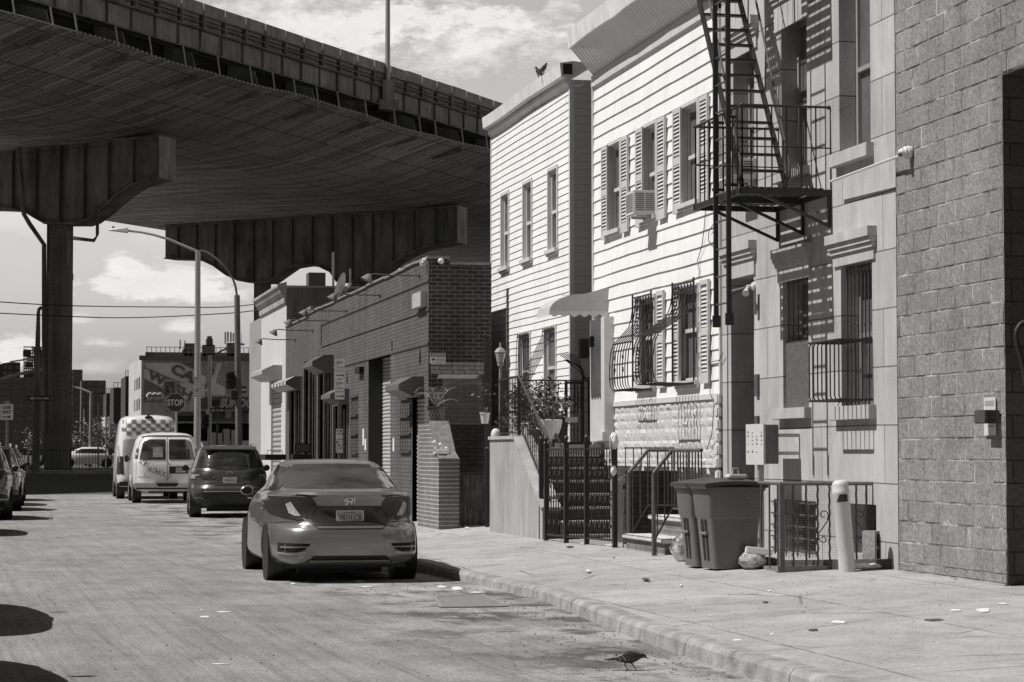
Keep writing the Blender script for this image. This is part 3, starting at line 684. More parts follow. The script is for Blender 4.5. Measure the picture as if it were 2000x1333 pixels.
def bars(r, Xb, n, parent, nm='window_bars', diam=.012, label=None, orn=True):
    y0, y1, z0, z1 = r[:4]; mb = MB()
    for i in range(n): yy_ = y0+.03+(y1-y0-.06)*i/(n-1); mb.bar((Xb, yy_, z0+.01), (Xb, yy_, z1-.02), diam)
    for zz in (z0+.06, z1-.08): mb.bar((Xb, y0, zz), (Xb, y1, zz), .02)
    if orn:
        for i in range(1, n-1, 2):
            yy_ = y0+.03+(y1-y0-.06)*i/(n-1); scroll(mb, (Xb-.008, yy_+.03, z0+(z1-z0)*.56), .04, (0, 1, 0), (0, 0, 1), 10, 1.1, 0, .005)
    return part(nm, mb, M('grey_iron'), parent, label)
bars(W_lr, XS+.06, 9, st); bars(W_lm, XS+.06, 6, st)
mb = MB(); mb.box((XS+.03, W_lm[0]+.01, W_lm[2]), (XS+.055, W_lm[1]-.01, on(1532, 668, 'x', XS).z))
part('louvre_panel', mb, plain('dark_mesh_panel', .11, .6, 0, .5, 14), st, 'dark perforated panel over the lower half of the window')
cg = thing('window_cage', 'black iron box cage projecting from the lower right window of the rendered house', 'window cage', (XS, W_lr[0], W_lr[2]))
z1c = on(1704, 664, 'x', XS).z; z0c = on(1704, 781, 'x', XS).z; P = .37; mb = MB(); yA, yB = W_lr[0]-.0, W_lr[1]-.02
n = 8
for i in range(n):
    yy_ = yA+(yB-yA)*i/(n-1)
    mb.tube([(XS+.02, yy_, z1c), (XS-P+.05, yy_, z1c), (XS-P+.015, yy_, z1c-.012), (XS-P, yy_, z1c-.05), (XS-P, yy_, z0c+.04), (XS-P+.012, yy_, z0c+.01), (XS-P+.05, yy_, z0c), (XS+.0, yy_, z0c)], .008, 6)
    mb.tube([(XS-.02, yy_, z0c), (XS-.05, yy_, z0c-.03), (XS-.03, yy_, z0c-.10)], .006, 5)
part('bars', mb, M('black_iron'), cg)
mb = MB()
for zz in (z0c, z1c): mb.bar((XS-P, yA, zz), (XS-P, yB, zz), .02); mb.bar((XS, yA, zz), (XS, yB, zz), .018); mb.bar((XS-P, yA, zz), (XS, yA, zz), .02); mb.bar((XS-P, yB, zz), (XS, yB, zz), .02)
for yy_ in (yA, yB): mb.bar((XS-P/2, yy_, z0c), (XS-P/2, yy_, z1c), .012)
part('frame', mb, M('black_iron'), cg)
mb = MB(); mb.tube([(XS-.012, on(1423, 760, 'x', XS).y, .5), (XS-.012, on(1423, 760, 'x', XS).y, 6.8)], .006, 5); part('cable', mb, M('black_iron'), st)
mb = MB(); r = rect(XS, 1478, 1484, 732, 775); mb.box((XS-.03, r[0], r[2]), (XS, r[1], r[3])); r = rect(XS, 1478, 1484, 813, 840); mb.box((XS-.03, r[0], r[2]), (XS, r[1], r[3])); part('bell_plate', mb, M('grey_iron'), st)
def aircon(X, x0, x1, y0, y1, P, label):
    r = rect(X, x0, x1, y0, y1, x1); t = thing('air_conditioner', label, 'air conditioner', (X, r[0], r[2]), 'window air conditioners')
    mb = MB(); mb.bbox((X-P, r[0], r[2]), (X+.05, r[1], r[3]), .012); part('casing', mb, M('window_white'), t)
    mb = MB(); z = r[2]+.05
    while z < r[3]-.04: mb.box((X-P-.004, r[0]+.04, z), (X-P+.001, r[1]-.05, z+.012)); z += .026
    z = r[2]+.06
    while z < r[3]-.05:
        for q in range(2):
            a = X-P+.03+q*(P-.06)/2; mb.box((a, r[0]-.004, z), (a+(P-.1)/2, r[0]+.001, z+.013))
        z += .028
    part('grille', mb, M('grey_iron'), t)
    mb = MB(); mb.box((X-P*.8, r[0]+.06, r[2]-.03), (X+.01, r[0]+.09, r[2]-.001)); mb.box((X-P*.8, r[1]-.1, r[2]-.03), (X+.01, r[1]-.07, r[2]-.001)); part('bracket', mb, M('galv'), t)
    return t
aircon(XS, 1455, 1479, 309, 350, .34, 'window air conditioner behind the fire escape ladder on the grey house')
t = thing('floodlight', 'twin floodlight on the corner of the dark doorway of the grey house', 'lamp', tuple(on(1474, 560, 'x', XS)))
c = on(1474, 560, 'x', XS); mb = MB(); mb.lathe([(.05, 0), (.05, -.03), (.02, -.05), (.018, -.1)], c, 'x', 14); part('base', mb, M('white_plastic'), t)
for dv, nn in ((Vector((-.12, -.03, -.06)), 0), (Vector((-.2, .06, -.05)), 1)):
    mb = MB(); a = c+Vector((-.08, 0, 0)); mb.tube([a, a.lerp(c+dv, .5), c+dv], [.015, .018, .03], 8); mb.tube([c+dv, c+dv+(Vector((-.02, -.05, -.03)) if nn == 0 else Vector((-.12, .03, -.05)))], [.03, .042], 12)
    part('lamp_head', mb, M('white_plastic') if nn == 0 else M('grey_iron'), t)
mb = MB(); r = rect(XS, 1480, 1484, 565, 615, 1480); mb.box((XS-.05, r[0], r[2]), (XS-.045, r[1]+.01, r[3])); part('sensor_flag', mb, M('grey_iron'), t)
t = thing('meter_cabinet', 'pale metal mail cabinet with small slots hung beside the doorway railing', 'cabinet', tuple(on(1487, 905, 'x', XS-.35)))
c0 = on(1459, 905, 'y', on(1480, 900, 'x', XS-.35).y); yC = c0.y
a = hit(1459, 905, Vector((0, yC, 0)), Vector((0, 1, 0))); b = hit(1493, 831, Vector((0, yC, 0)), Vector((0, 1, 0))); e = hit(1515, 831, Vector((0, yC, 0)), Vector((0, 1, 0)))
D = .30; yc1 = yC; yc0 = yC-.0
Xf = 8.32; rC = rect(Xf, 1459, 1493, 831, 906, 1459)
mb = MB(); mb.bbox((Xf, rC[0], rC[2]), (Xf+.17, rC[1], rC[3]), .006); part('casing', mb, stains('cabinet_metal_flank', .15, .7, .3, .3, None, 2), t)
mb = MB(); mb.box((Xf-.012, rC[0]-.006, rC[2]-.01), (Xf+.012, rC[1], rC[3]+.01)); part('front', mb, M('window_white'), t)
mb = MB(); rn2 = random.Random(2)
for i in range(4):
    for j in range(6):
        if rn2.random() < .75: yy_ = rC[0]+.05+(rC[1]-rC[0]-.1)*i/3.3; zz = rC[2]+.13+(rC[3]-rC[2]-.2)*j/5.5; mb.box((Xf-.016, yy_, zz), (Xf-.011, yy_+.03, zz+rn2.choice((.008, .02))))
part('slots', mb, M('signblack'), t)
mb = MB(); mb.box((Xf+.16, rC[0]+.02, rC[2]+.1), (XS, rC[0]+.06, rC[2]+.14)); mb.box((Xf+.16, rC[0]+.02, rC[3]-.14), (XS, rC[0]+.06, rC[3]-.1)); 
mb.box((Xf+.03, (rC[0]+rC[1])/2-.03, .4), (Xf+.09, (rC[0]+rC[1])/2+.03, rC[2])); part('post', mb, M('galv'), t)

XO = 7.74
fe = thing('fire_escape', 'black iron fire escape with ladder and platform on the grey rendered house', 'fire escape', (XS, on(1622, 366, 'x', XS).y, 2.9))
zp = on(1450, 366, 'x', XO).z; yn = on(1450, 366, 'x', XO).y; yf = on(1359, 397, 'x', XO).y
def platform(zp, yn, yf, hole, parent):
    mb = MB(); x = XO+.03
    while x < XS-.05:                       # slats run along the wall
        seg = [(yn+.02, yf-.02)]
        if hole and hole[0] < x < hole[1]: seg = [(yn+.02, hole[2]), (hole[3], yf-.02)]
        for a, b in seg: mb.box((x, a, zp-.005), (x+.054, b, zp+.012))
        x += .085
    part('platform_slats', mb, M('black_iron'), parent)
    mb = MB()
    for yy_ in (yn, (yn+yf)/2, yf): mb.box((XO-.02, yy_-.025, zp-.075), (XS, yy_+.025, zp-.008))
    for xx in (XO-.02, XS-.05): mb.box((xx, yn-.03, zp-.07), (xx+.035, yf+.03, zp-.006))
    for yy_ in (yn, (yn+yf)/2, yf):
        mb.bar((XO+.22, yy_, zp-.07), (XS-.03, yy_, zp-.40), .04, .03); mb.bar((XS-.02, yy_, zp-.07), (XS-.02, yy_, zp-.42), .035)
    part('platform_frame', mb, M('black_iron'), parent)
    mb = MB(); h = .90
    for (p, q) in (((XO, yn), (XO, yf)), ((XO, yn), (XS, yn)), ((XO, yf), (XS, yf))):
        p, q = Vector(p+(0,)), Vector(q+(0,)); L = (q-p).length; n = int(round(L/.17))
        for i in range(n+1): v = p.lerp(q, i/n); mb.bar((v.x, v.y, zp), (v.x, v.y, zp+h), .013)
        mb.tube([(p.x, p.y, zp+h), (q.x, q.y, zp+h)], .014, 8); mb.tube([(p.x, p.y, zp+h*.5), (q.x, q.y, zp+h*.5)], .008, 6)
    for v in ((XO, yn), (XS-.02, yn), (XS-.02, yf), (XO, yf)): mb.ball((v[0], v[1], zp+h), .025, 8)
    part('railing', mb, M('black_iron'), parent)
platform(zp, yn, yf, None, fe)
zp2 = zp+2.98; platform(zp2, yn-.0, yf+.5, (XO+.1, XO+.62, yn+.9, yf+.1), fe)
x0s, x1s = XO+.05, XO+.55
sb = Vector((0, yn+.15, zp+.02)); stp = Vector((0, yf+.42, zp2))
mb = MB()
for xx in (x0s, x1s): mb.bar((xx, sb.y, sb.z), (xx, stp.y, stp.z), .018, .11)
part('stair_stringer', mb, M('black_iron'), fe)
mb = MB(); n = 15
for i in range(1, n): 
    v = sb.lerp(stp, i/n); mb.box((x0s, v.y-.055, v.z-.01), (x1s, v.y-.01, v.z+.012)); mb.box((x0s, v.y+.005, v.z-.01), (x1s, v.y+.05, v.z+.012))
part('stair_tread', mb, M('black_iron'), fe)
mb = MB()
for xx in (x0s-.03, x1s+.03):
    a = sb+Vector((xx, -.03, .28)); b = stp+Vector((xx, -.03, .85)); mb.tube([a+Vector((0, .12, -.2)), a+Vector((0, .0, -.14)), a, a.lerp(b, .5), b], .014, 8)
    for f_ in (.1, .4, .7): v = sb.lerp(stp, f_); mb.bar((xx, v.y, v.z), a.lerp(b, f_), .012)
part('stair_handrail', mb, M('grey_iron'), fe)
y1l = on(1399, 640, 'x', XO-.09).y; y0l = on(1424, 635, 'x', XO-.09).y; zb = on(1399, 640, 'x', XO-.09).z
mb = MB()
for yy_ in (y0l, y1l): mb.box((XO-.115, yy_-.02, zb), (XO-.065, yy_+.02, zb+4.9)); mb.box((XO-.14, yy_-.045, zb-.0), (XO-.05, yy_-.015, zb+.13))
part('drop_ladder_rail', mb, M('black_iron'), fe)
mb = MB(); z = zb+.25
while z < zb+4.8: mb.tube([(XO-.09, y0l, z), (XO-.09, y1l, z)], .011, 6); z += .305
part('drop_ladder_rung', mb, M('grey_iron'), fe)
mb = MB()
for z in (zp+.05, zp+.8): 
    for yy_ in (y0l, y1l): mb.bar((XO-.12, yy_+.035, z), (XO+.02, yy_+.035, z), .03)
part('ladder_guide', mb, M('black_iron'), fe)

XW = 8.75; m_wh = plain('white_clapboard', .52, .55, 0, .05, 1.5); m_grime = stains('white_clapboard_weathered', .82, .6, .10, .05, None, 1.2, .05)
yW0 = yS; yW1 = on(1160, 400, 'x', XW).y
wh = thing('white_clapboard_house', 'white clapboard house with shuttered windows and a stone veneer base', 'house', (XW, yW0, sz(XW)))
V1 = rect(XW, 1190, 1214, 294, 455, 1190); V2 = rect(XW, 1259, 1284, 262, 420, 1259); V3 = rect(XW, 1334, 1366, 214, 402, 1334)
zt = on(1334, 214, 'x', XW).z; zbm = on(1334, 401, 'x', XW).z
V1 = V1[:2]+(zbm, zt); V2 = V2[:2]+(zbm, zt); V3 = V3[:2]+(zbm, zt)
L1 = rect(XW, 1250, 1281, 583, 752, 1281); L2 = rect(XW, 1327, 1366, 560, 742, 1366); L1 = L1[:2]+(L2[2], L2[3])
zv = on(1411, 773, 'x', XW).z; zv2 = on(1190, 790, 'x', XW).z; zv = (zv+zv2)/2
z_top = on(1161, 150, 'x', XW).z
DR = (on(1187, 700, 'x', XW).y, on(1150, 700, 'x', XW).y)
hol = [V1, V2, V3, L1, L2]
mb = siding(XW, yW0+.01, yW1-.02, zv, z_top+.02, .1955, .0185, hol, 4, .005); part('clapboard_wall', mb, m_grime, wh)
mb = MB(); mb.box((XW+.3, yW0+.02, .1), (XW+10, yW1-.02, z_top+.3)); mb.box((XW-.035, yW1-.05, zv-1.5), (XW+.02, yW1, z_top)); mb.box((XW-.035, yW0, zv), (XW+.02, yW0+.04, z_top)); mb.box((XW-.03, yW0+.04, zv-.04), (XW, yW1-.05, zv+.03))
part('corner_board', mb, M('white_paint'), wh)
def lining(r, X, rec=.2):
    pass
for r_ in (V1, V2, V3): window(wh, XW, r_, .085, .05, .035, 'window_white', .48, .05)
for r_ in (L1, L2): window(wh, XW, r_, .07, .05, .035, 'window_white', .55, .04)
m_sh = plain('pale_grey_shutter', .55, .6, 0, .08, 5)
zs0, zs1 = zbm-.1, zt+.02
for (a, b) in ((1175, 1186.5), (1213, 1226), (1242, 1255.5), (1283.5, 1299), (1315, 1330.5), (1366.5, 1383)):
    q0 = on(b, 400, 'x', XW-.05).y; q1 = on(a, 400, 'x', XW-.05).y; shutter(wh, XW, q0, q1, zs0, zs1, m_sh)
for (a, b) in ((1241, 1250), (1282.5, 1296), (1314, 1326.5), (1368, 1384)):
    q0 = on(b, 650, 'x', XW-.05).y; q1 = on(a, 650, 'x', XW-.05).y; shutter(wh, XW, q0, q1, L1[2]-.06, L1[3]+.06, m_sh)
XE = 8.35; ze0 = z_top; ez = on(1110, 95, 'x', XE)
zg0 = ze0+.43; zg1 = zg0+.22; yE1 = on(1111, 100, 'x', XE).y; yE0 = yW0-.0
mb = MB(); n = 46; rr_ = random.Random(9)
for i in range(n):
    a, b = yE0+(yE1-yE0)*i/n, yE0+(yE1-yE0)*(i+1)/n; e = .006
    wv = .012*math.sin(a*2.1)
    fa = min(a, yW1-.0); fb = min(b, yW1)
    mb.quad((XW, fa+e, ze0), (XW, fb, ze0), (XE+.02, b, zg0+.01+wv), (XE+.02, a+e, zg0+.01+wv)); mb.quad((XW, fa, ze0+.012), (XW, fa+e, ze0+.012), (XE+.02, a+e, zg0+.02+wv), (XE+.02, a, zg0+.02+wv))
mb.box((XE-.0, yE0, zg0+.04), (XW+.3, yE1-.005, zg1)); part('soffit', mb, plain('pale_soffit_boards', .7, .6, 0, .08, 3), wh)
mb = MB()
for i in range(12):
    a, b = yE0+(yE1-yE0)*i/12, yE0+(yE1-yE0)*(i+1)/12; w = lambda y: .012*math.sin(y*2.1)+.006*math.sin(y*5)
    mb.quad((XE-.01, a+.003, zg0+w(a)), (XE-.01, b, zg0+w(b)), (XE-.03, b, zg1+.05), (XE-.03, a+.003, zg1+.05))
    mb.quad((XE-.03, a+.003, zg1+.05), (XE-.03, b, zg1+.05), (XE+.5, b, zg1+.12), (XE+.5, a, zg1+.12))
    mb.quad((XE-.01, a, zg0+w(a)), (XE-.01, b, zg0+w(b)), (XE+.03, b, zg0+w(b)+.003), (XE+.03, a, zg0+w(a)+.003))
mb.quad((XE-.01, yE1, zg0), (XE-.03, yE1, zg1+.05), (XE+.5, yE1, zg1+.12), (XW+.1, yE1, zg0+.2), (XW+.1, yE1, zg0))
part('fascia', mb, M('dirty_white'), wh)
mb = MB(); mb.box((XW-.05, yW0, ze0-.17), (XW, yW1-.03, ze0-.001)); part('frieze_board', mb, M('window_white'), wh)
mb = MB(); rs = random.Random(12); z = on(1300, 912, 'x', XW).z-.25; zb0 = z
z = zb0
while z < zv-.03:
    h = rs.choice((.085, .12, .165)); h = min(h, zv-.03-z+.001); y = yW0+.02
    while y < yW1-.03:
        w = rs.uniform(.14, .42); w = min(w, yW1-.03-y); d = rs.uniform(.003, .012); cr = rs.random() < .35
        e = .003
        mb.grid(4, 3, lambda u, v: Vector((XW-.0-(0 if min(u, 1-u, v, 1-v) < 1e-6 else d+rs.uniform(-.004, .004)+(rs.uniform(0, .012) if cr else 0)), y+e+(w-2*e)*u+(0 if min(u, 1-u) < 1e-6 else rs.uniform(-.01, .01)), z+e+(h-2*e)*v)), False)
        y += w
    z += h
mb.quad((XW+.001, yW0+.02, .1), (XW+.001, yW1-.03, .1), (XW+.001, yW1-.03, zv), (XW+.001, yW0+.02, zv))
part('stone_veneer', mb, plain('white_painted_stone', .56, .7, 0, .15, 7, bump=.4), wh)
mb = MB(); z = .5
while z < zv: mb.bbox((XW-.06-rs.uniform(0, .02), yW0-.0, z), (XW+.0, yW0+.16, z+.14), .02); z += .16
part('quoin', mb, plain('white_painted_quoin', .6, .7, 0, .3, 9, bump=.4), wh)
aircon(XW, 1267, 1284, 372, 420, .34, 'window air conditioner with a stained side in the middle window of the white clapboard house')
mb = MB()
def cab(pts, X, r=.006): mb.tube([on(x, y, 'x', X) for x, y in pts], r, 5)
cab([(1379, 395), (1376, 440), (1371, 480), (1362, 510), (1366, 530), (1365, 545)], XW-.04); cab([(1400, 430), (1385, 450), (1383, 470), (1392, 478), (1398, 455)], XW-.04)
cab([(1388, 640), (1386, 700), (1387, 770), (1395, 790), (1390, 850), (1380, 880)], XW-.05); cab([(1362, 640), (1360, 690), (1372, 706), (1388, 708), (1405, 704), (1412, 690)], XW-.04)
part('cable', mb, M('grey_iron'), wh)
def belly(r, X, xp, n, label, depth=.5):
    y0, y1, z0, z1 = r[:4]; H = z1-z0
    t = thing('window_guard', label, 'window guard', (X, y0, z0), 'bellied iron window guards')
    prof = [(0, 1.0), (.02, .86), (.06, .78), (.16, .68), (.55, .57), (.85, .49), (.95, .40), (1., .25), (1., .12), (.97, .04), (.88, 0), (.0, -.01)]
    mb = MB()
    pr = []
    for i in range(n):
        yy_ = y0+(y1-y0)*i/(n-1); pts = [(X-.05-depth*a, yy_, z0+H*b) for a, b in prof]; mb.tube(pts, .008, 6)
    part('bars', mb, M('black_iron'), t)
    mb = MB()
    for a, b in ((0, .9), (.85, .49), (1., .12), (.0, 0)): mb.bar((X-.05-depth*a, y0, z0+H*b), (X-.05-depth*a, y1, z0+H*b), .02)
    for yy_ in (y0, y1): mb.bar((X-.05, yy_, z0), (X-.05, yy_, z1+.04), .022)
    mb.box((X-.06, y0, z1-.02), (X-.045, y1, z1+.0)); 
    for i in range(n-1):
        yy_ = y0+(y1-y0)*(i+.5)/(n-1); scroll(mb, (X-.06, yy_, z0+H*.95), .035, (0, 1, 0), (0, 0, 1), 8, 1, 0, .006)
    for k_ in (.25, .7):
        for b in (.2, .33): scroll(mb, (X-.05-depth, y0+(y1-y0)*k_, z0+H*b), .05, (0, 1, 0), (0, 0, 1), 9, 1.2, 0, .006)
    part('frame', mb, M('black_iron'), t)
    return t
belly((L1[0]-.05, L1[1]+.1, L1[2]-.06, L1[3]+.05), XW-.03, 0, 8, 'left of the two bellied black guards on the white clapboard house', .34)
belly((L2[0]-.02, L2[1]+.05, L2[2]-.04, L2[3]+.08), XW-.03, 0, 8, 'right bellied black guard, bulging farthest from the white clapboard house', .55)

XV = 8.72
yV0 = on(1115, 700, 'x', XV).y; yV1 = on(960, 600, 'x', XV).y
vh = thing('vinyl_sided_house', 'narrow white vinyl-sided house with three tall upper windows', 'house', (XV, yV0, sz(XV)))
def RV(x0, x1, yt, yb, xr=None): return rect(XV, x0, x1, yt, yb, xr)
U3 = RV(1073, 1090, 337, 488, 1073); U2 = RV(1024, 1040, 374, 512, 1024); U1 = RV(981, 995, 402, 538, 981)
zb_, zt_ = on(1080, 488, 'x', XV).z, on(1080, 333, 'x', XV).z; U1, U2, U3 = [u[:2]+(zb_, zt_) for u in (U1, U2, U3)]
G2 = RV(1066, 1087, 640, 800, 1087); G1 = RV(1016, 1037, 660, 800, 1037); G1 = G1[:2]+(G2[2], G2[3]); 
zV = on(1115, 170, 'x', XV).z
mb = siding(XV, yV0+.06, yV1-.03, .9, zV, .122, .0125, [U1, U2, U3, G1, G2], 8, .004); part('siding_wall', mb, m_grime, vh)
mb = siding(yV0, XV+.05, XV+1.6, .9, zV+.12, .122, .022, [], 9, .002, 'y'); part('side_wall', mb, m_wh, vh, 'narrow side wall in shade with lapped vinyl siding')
mb = MB(); mb.box((XV-.02, yV0-.02, .9), (XV+.055, yV0+.055, zV+.12)); mb.box((XV-.02, yV1-.04, .5), (XV+.03, yV1+.01, zV)); mb.box((XV+.03, yV0+.06, .1), (XV+9, yV1-.02, zV-.02)) if False else None
mb.box((XV+.3, yV0+.03, .1), (XV+9, yV1-.04, zV+.1)); part('corner_board', mb, M('white_paint'), vh)
for r_ in (U1, U2, U3): window(vh, XV, r_, .065, .055, .03, 'white_paint', .48, .04)
for r_ in (G1, G2): window(vh, XV, r_, .06, .055, .03, 'white_paint', .52, .04)
XC = XV-.16
mb = MB(); y0c, y1c = yV0-.02, yV1+.02
def cornice(prof, ya, yb, n=10, sg=.012):
    m_ = MB()
    for i in range(n):
        a, b = ya+(yb-ya)*i/n, ya+(yb-ya)*(i+1)/n
        w = lambda y: sg*math.sin(y*1.3+1)
        for p, q in zip(prof, prof[1:]): m_.quad((p[0], a, p[1]+w(a)), (p[0], b, p[1]+w(b)), (q[0], b, q[1]+w(b)), (q[0], a, q[1]+w(a)))
    for yy_ in (ya, yb): m_.quad(*[(p[0], yy_, p[1]) for p in prof])
    return m_
zA = zV+.02; z_corn = zA+.37
mb = cornice([(XV, zA-.03), (XC+.10, zA+.04), (XC+.08, zA+.06), (XC+.08, zA+.12), (XV-.0, zA+.13)], y0c+.05, y1c-.05, 10, .003); part('lower_cornice', mb, M('dirty_white'), vh)
mb = MB(); n = 90
for i in range(n): a = y0c+.07+(y1c-y0c-.14)*i/n; mb.add([(XV-.001, a, zA-.034), (XC+.11, a, zA+.036), (XC+.11, a+.03, zA+.036), (XV-.001, a+.03, zA-.034)], [(0, 1, 2, 3)])
part('soffit_vent', mb, M('grey_iron'), vh)
mb = cornice([(XV, zA+.13), (XC+.05, zA+.14), (XC, zA+.16), (XC-.02, zA+.36), (XC+.2, zA+.40), (XV+.4, zA+.36)], y0c, y1c); part('upper_cornice', mb, M('dirty_white'), vh)
mb = MB(); mb.box((XC+.03, y0c-.015, zA+.18), (XV+.02, y0c+.0, zA+.35)); part('broken_end', mb, plain('broken_cornice_end', .03, .9, 0, .9, 14, bump=1), vh)
for r_, dp, lb in ((G1, .03, 'straight black guard on the left ground-floor window of the vinyl-sided house'), (G2, .55, 'black guard leaning outward on the right ground-floor window of the vinyl-sided house')):
    y0, y1, z0, z1 = r_; t = thing('window_guard', lb, 'window guard', (XV, y0, z0), 'iron guards on the vinyl-sided house'); mb = MB(); n = 7
    for i in range(n): yy_ = y0+(y1-y0)*i/(n-1); mb.tube([(XV-.05, yy_, z1+.03), (XV-.06, yy_, z1-.1), (XV-.06-dp*.7, yy_, z0+(z1-z0)*.35), (XV-.06-dp, yy_, z0-.05)], .007, 5)
    part('bars', mb, M('black_iron'), t); mb = MB()
    for f_ in (0, .55, 1): mb.bar((XV-.06-dp*f_, y0, z1-.03-(z1-z0)*f_), (XV-.06-dp*f_, y1, z1-.03-(z1-z0)*f_), .016)
    for i in range(n-1): scroll(mb, (XV-.06, y0+(y1-y0)*(i+.5)/(n-1), z1+.0), .03, (0, 1, 0), (0, 0, 1), 8, 1, 0, .005)
    part('frame', mb, M('black_iron'), t)

XA = XW; aw = thing('door_awning', 'white metal awning with scalloped edge over the raised front door', 'awning', (XA, yW1-.9, 3.0))
yA0, yA1 = on(1190, 600, 'x', XA).y, yW1-.08
za = on(1190, 562, 'x', XA).z; zl = on(1190, 610, 'x', XA).z; PJ = .92
prof = [(0, za)]+[(-PJ*.42-PJ*.58*math.sin(a*math.pi/2/6)*1.0, za-.10-(za-zl-.10)*(1-math.cos(a*math.pi/2/6))) for a in range(0, 7)]
mb = MB(); n = 10
for i in range(n):
    a, b = yA0+(yA1-yA0)*i/n, yA0+(yA1-yA0)*(i+1)/n
    for p, q in zip(prof, prof[1:]): mb.quad((XA+p[0], a+.004, p[1]), (XA+p[0], b, p[1]), (XA+q[0], b, q[1]), (XA+q[0], a+.004, q[1]))
part('canopy', mb, plain('awning_metal', .52, .45, 0, .08, 5), aw, recalc=False)
mb = MB(); pl = [(XA+p[0], yA1, p[1]) for p in prof]+[(XA, yA1, zl)]; mb.prism(pl, (0, .006, 0)); part('side_panel', mb, M('window_white'), aw); mb = MB(); pl = [(XA+p[0], yA0, p[1]) for p in prof]+[(XA, yA0, zl)]; mb.prism(pl, (0, .006, 0))
for f_ in (.35, .6, .85): zz = za-(za-zl)*f_; mb.box((XA-PJ*.8, yA0-.004, zz), (XA, yA0, zz+.008))
part('side_panel', mb, plain('awning_side', .48, .5, 0, .1, 4), aw)
def scal(p, q, n, dn=.09):
    m_ = MB(); p, q = Vector(p), Vector(q); K = n*8
    for i in range(K):
        f0, f1 = i/K, (i+1)/K; d0 = dn*(.45+.55*abs(math.sin(f0*n*math.pi))); d1 = dn*(.45+.55*abs(math.sin(f1*n*math.pi))); a, b = p.lerp(q, f0), p.lerp(q, f1)
        m_.quad(a, b, b-Vector((0, 0, d1)), a-Vector((0, 0, d0)))
    return m_
mb = scal((XA-PJ, yA0-.005, zl+.01), (XA, yA0-.005, zl+.01), 6); mb.join(scal((XA-PJ, yA0, zl+.01), (XA-PJ, yA1, zl+.01), 5)); part('valance', mb, M('window_white'), aw)
mb = MB(); r = rect(XW-.12, 1164, 1186, 618, 862, 1186); mb.bbox((XW-.16, r[0], r[2]), (XW-.0, r[0]+.22, r[3]), .01); mb.bbox((XW-.20, r[0]-.03, r[2]), (XW-.0, r[0]+.25, r[2]+.14), .01)
mb.box((XW-.08, r[0]+.24, r[2]), (XW-.0, yW1-.06, r[3]))
part('door_surround', mb, M('window_white'), wh)
one('mailbox', MB().bbox((8.46, yW1-.28, on(1150, 700, 'y', yW1-.3).z), (8.60, yW1-.12, on(1150, 662, 'y', yW1-.3).z), .01), M('black_iron'), 'black wall mailbox under the metal awning', 'mailbox')
mb = MB(); c = hit(1170, 668, Vector((0, yW1-.55, 0)), Vector((0, 1, 0))); c.x = min(c.x, XW-.17); mb.lathe([(.012, .09), (.03, .075), (.04, .05), (.035, -.01), (.042, -.04), (.03, -.08), (.01, -.09)], c, 'z', 12); one('porch_lantern', mb, M('black_iron'), 'small black cylindrical lantern on the white door post', 'lamp')
m_dbrick = brick('dark_brick_low_wall', 'x', .21, .068, .05, .075, .035, .01, .6, .9, .4)
m_dbricky = brick('dark_brick_low_wall_end', 'y', .21, .068, .045, .065, .03, .01, .6, .9, .4)
m_wedge = stains('stained_concrete_wing', .34, .9, .3, .2, None, .9, .5)
m_slab = stains('stone_slab', .30, .85, .2, .2, None, 2, .4)
sh = thing('front_stoop', 'raised concrete stoop and wing wall in front of the vinyl-sided house', 'stoop', (7.6, 35, .2))
A = Vector((7.50, 38.6, 0)); Bp = Vector((7.46, 33.05, 0)); zt = 1.70
ytop = 34.9; zend = .66; YE = 36.85
mb = MB(); pf = [(YE, .1), (YE, zt), (ytop, zt), (33.05, zend), (33.05, .1)]
mb.prism([(7.48, y, z) for y, z in pf], (.24, 0, 0)); part('wing_wall', mb, m_wedge, sh)
mb = MB(); mb.prism([(7.45, ytop+.02, zt+.0), (7.45, 33.0, zend), (7.45, 33.0, zend+.05), (7.45, ytop+.02, zt+.055)], (.30, 0, 0)); mb.box((7.45, ytop, zt), (7.75, YE, zt+.05)); part('coping', mb, M('concrete'), sh)
mb = MB(); mb.box((7.52, 33.0, .15), (7.72, 33.04, .62)); part('broken_foot', mb, M('rust'), sh)
YL = 34.5; zl_ = 1.62
mb = MB(); mb.bbox((7.72, YL-.06, zl_-.15), (XW-.02, yW1+.1, zl_), .012); part('landing_slab', mb, m_slab, sh)
mb = MB(); ns = 7
for i in range(ns):
    z1 = zl_-.15-.19*i; mb.box((7.73, YL-.02-.27*(i+1), .1), (8.62, YL+.6, z1-.035))
part('steps', mb, m_dbricky, sh)
mb = MB()
for i in range(ns): z1 = zl_-.15-.19*i; mb.bbox((7.73, YL-.05-.27*(i+1), z1-.034), (8.62, YL-.02-.27*i, z1), .008)
part('stair_nosing', mb, plain('white_painted_nosing', .42, .7, 0, .2, 8), sh)
mb = MB(); mb.box((7.75, yW1+.52, .1), (XV-.02, YE-.02, 1.35)); part('yard_fill', mb, M('concrete'), sh)
t = thing('leaning_planks', 'pale boards standing upright behind the black gate', 'boards', (8.25, 31.1, .3)); mb = MB()
for i in range(4): mb.box((8.0+i*.115, 31.1+i*.01, .28), (8.105+i*.115, 31.14+i*.01, 1.13-.05*(i == 3)))
part('boards', mb, M('window_white'), t)

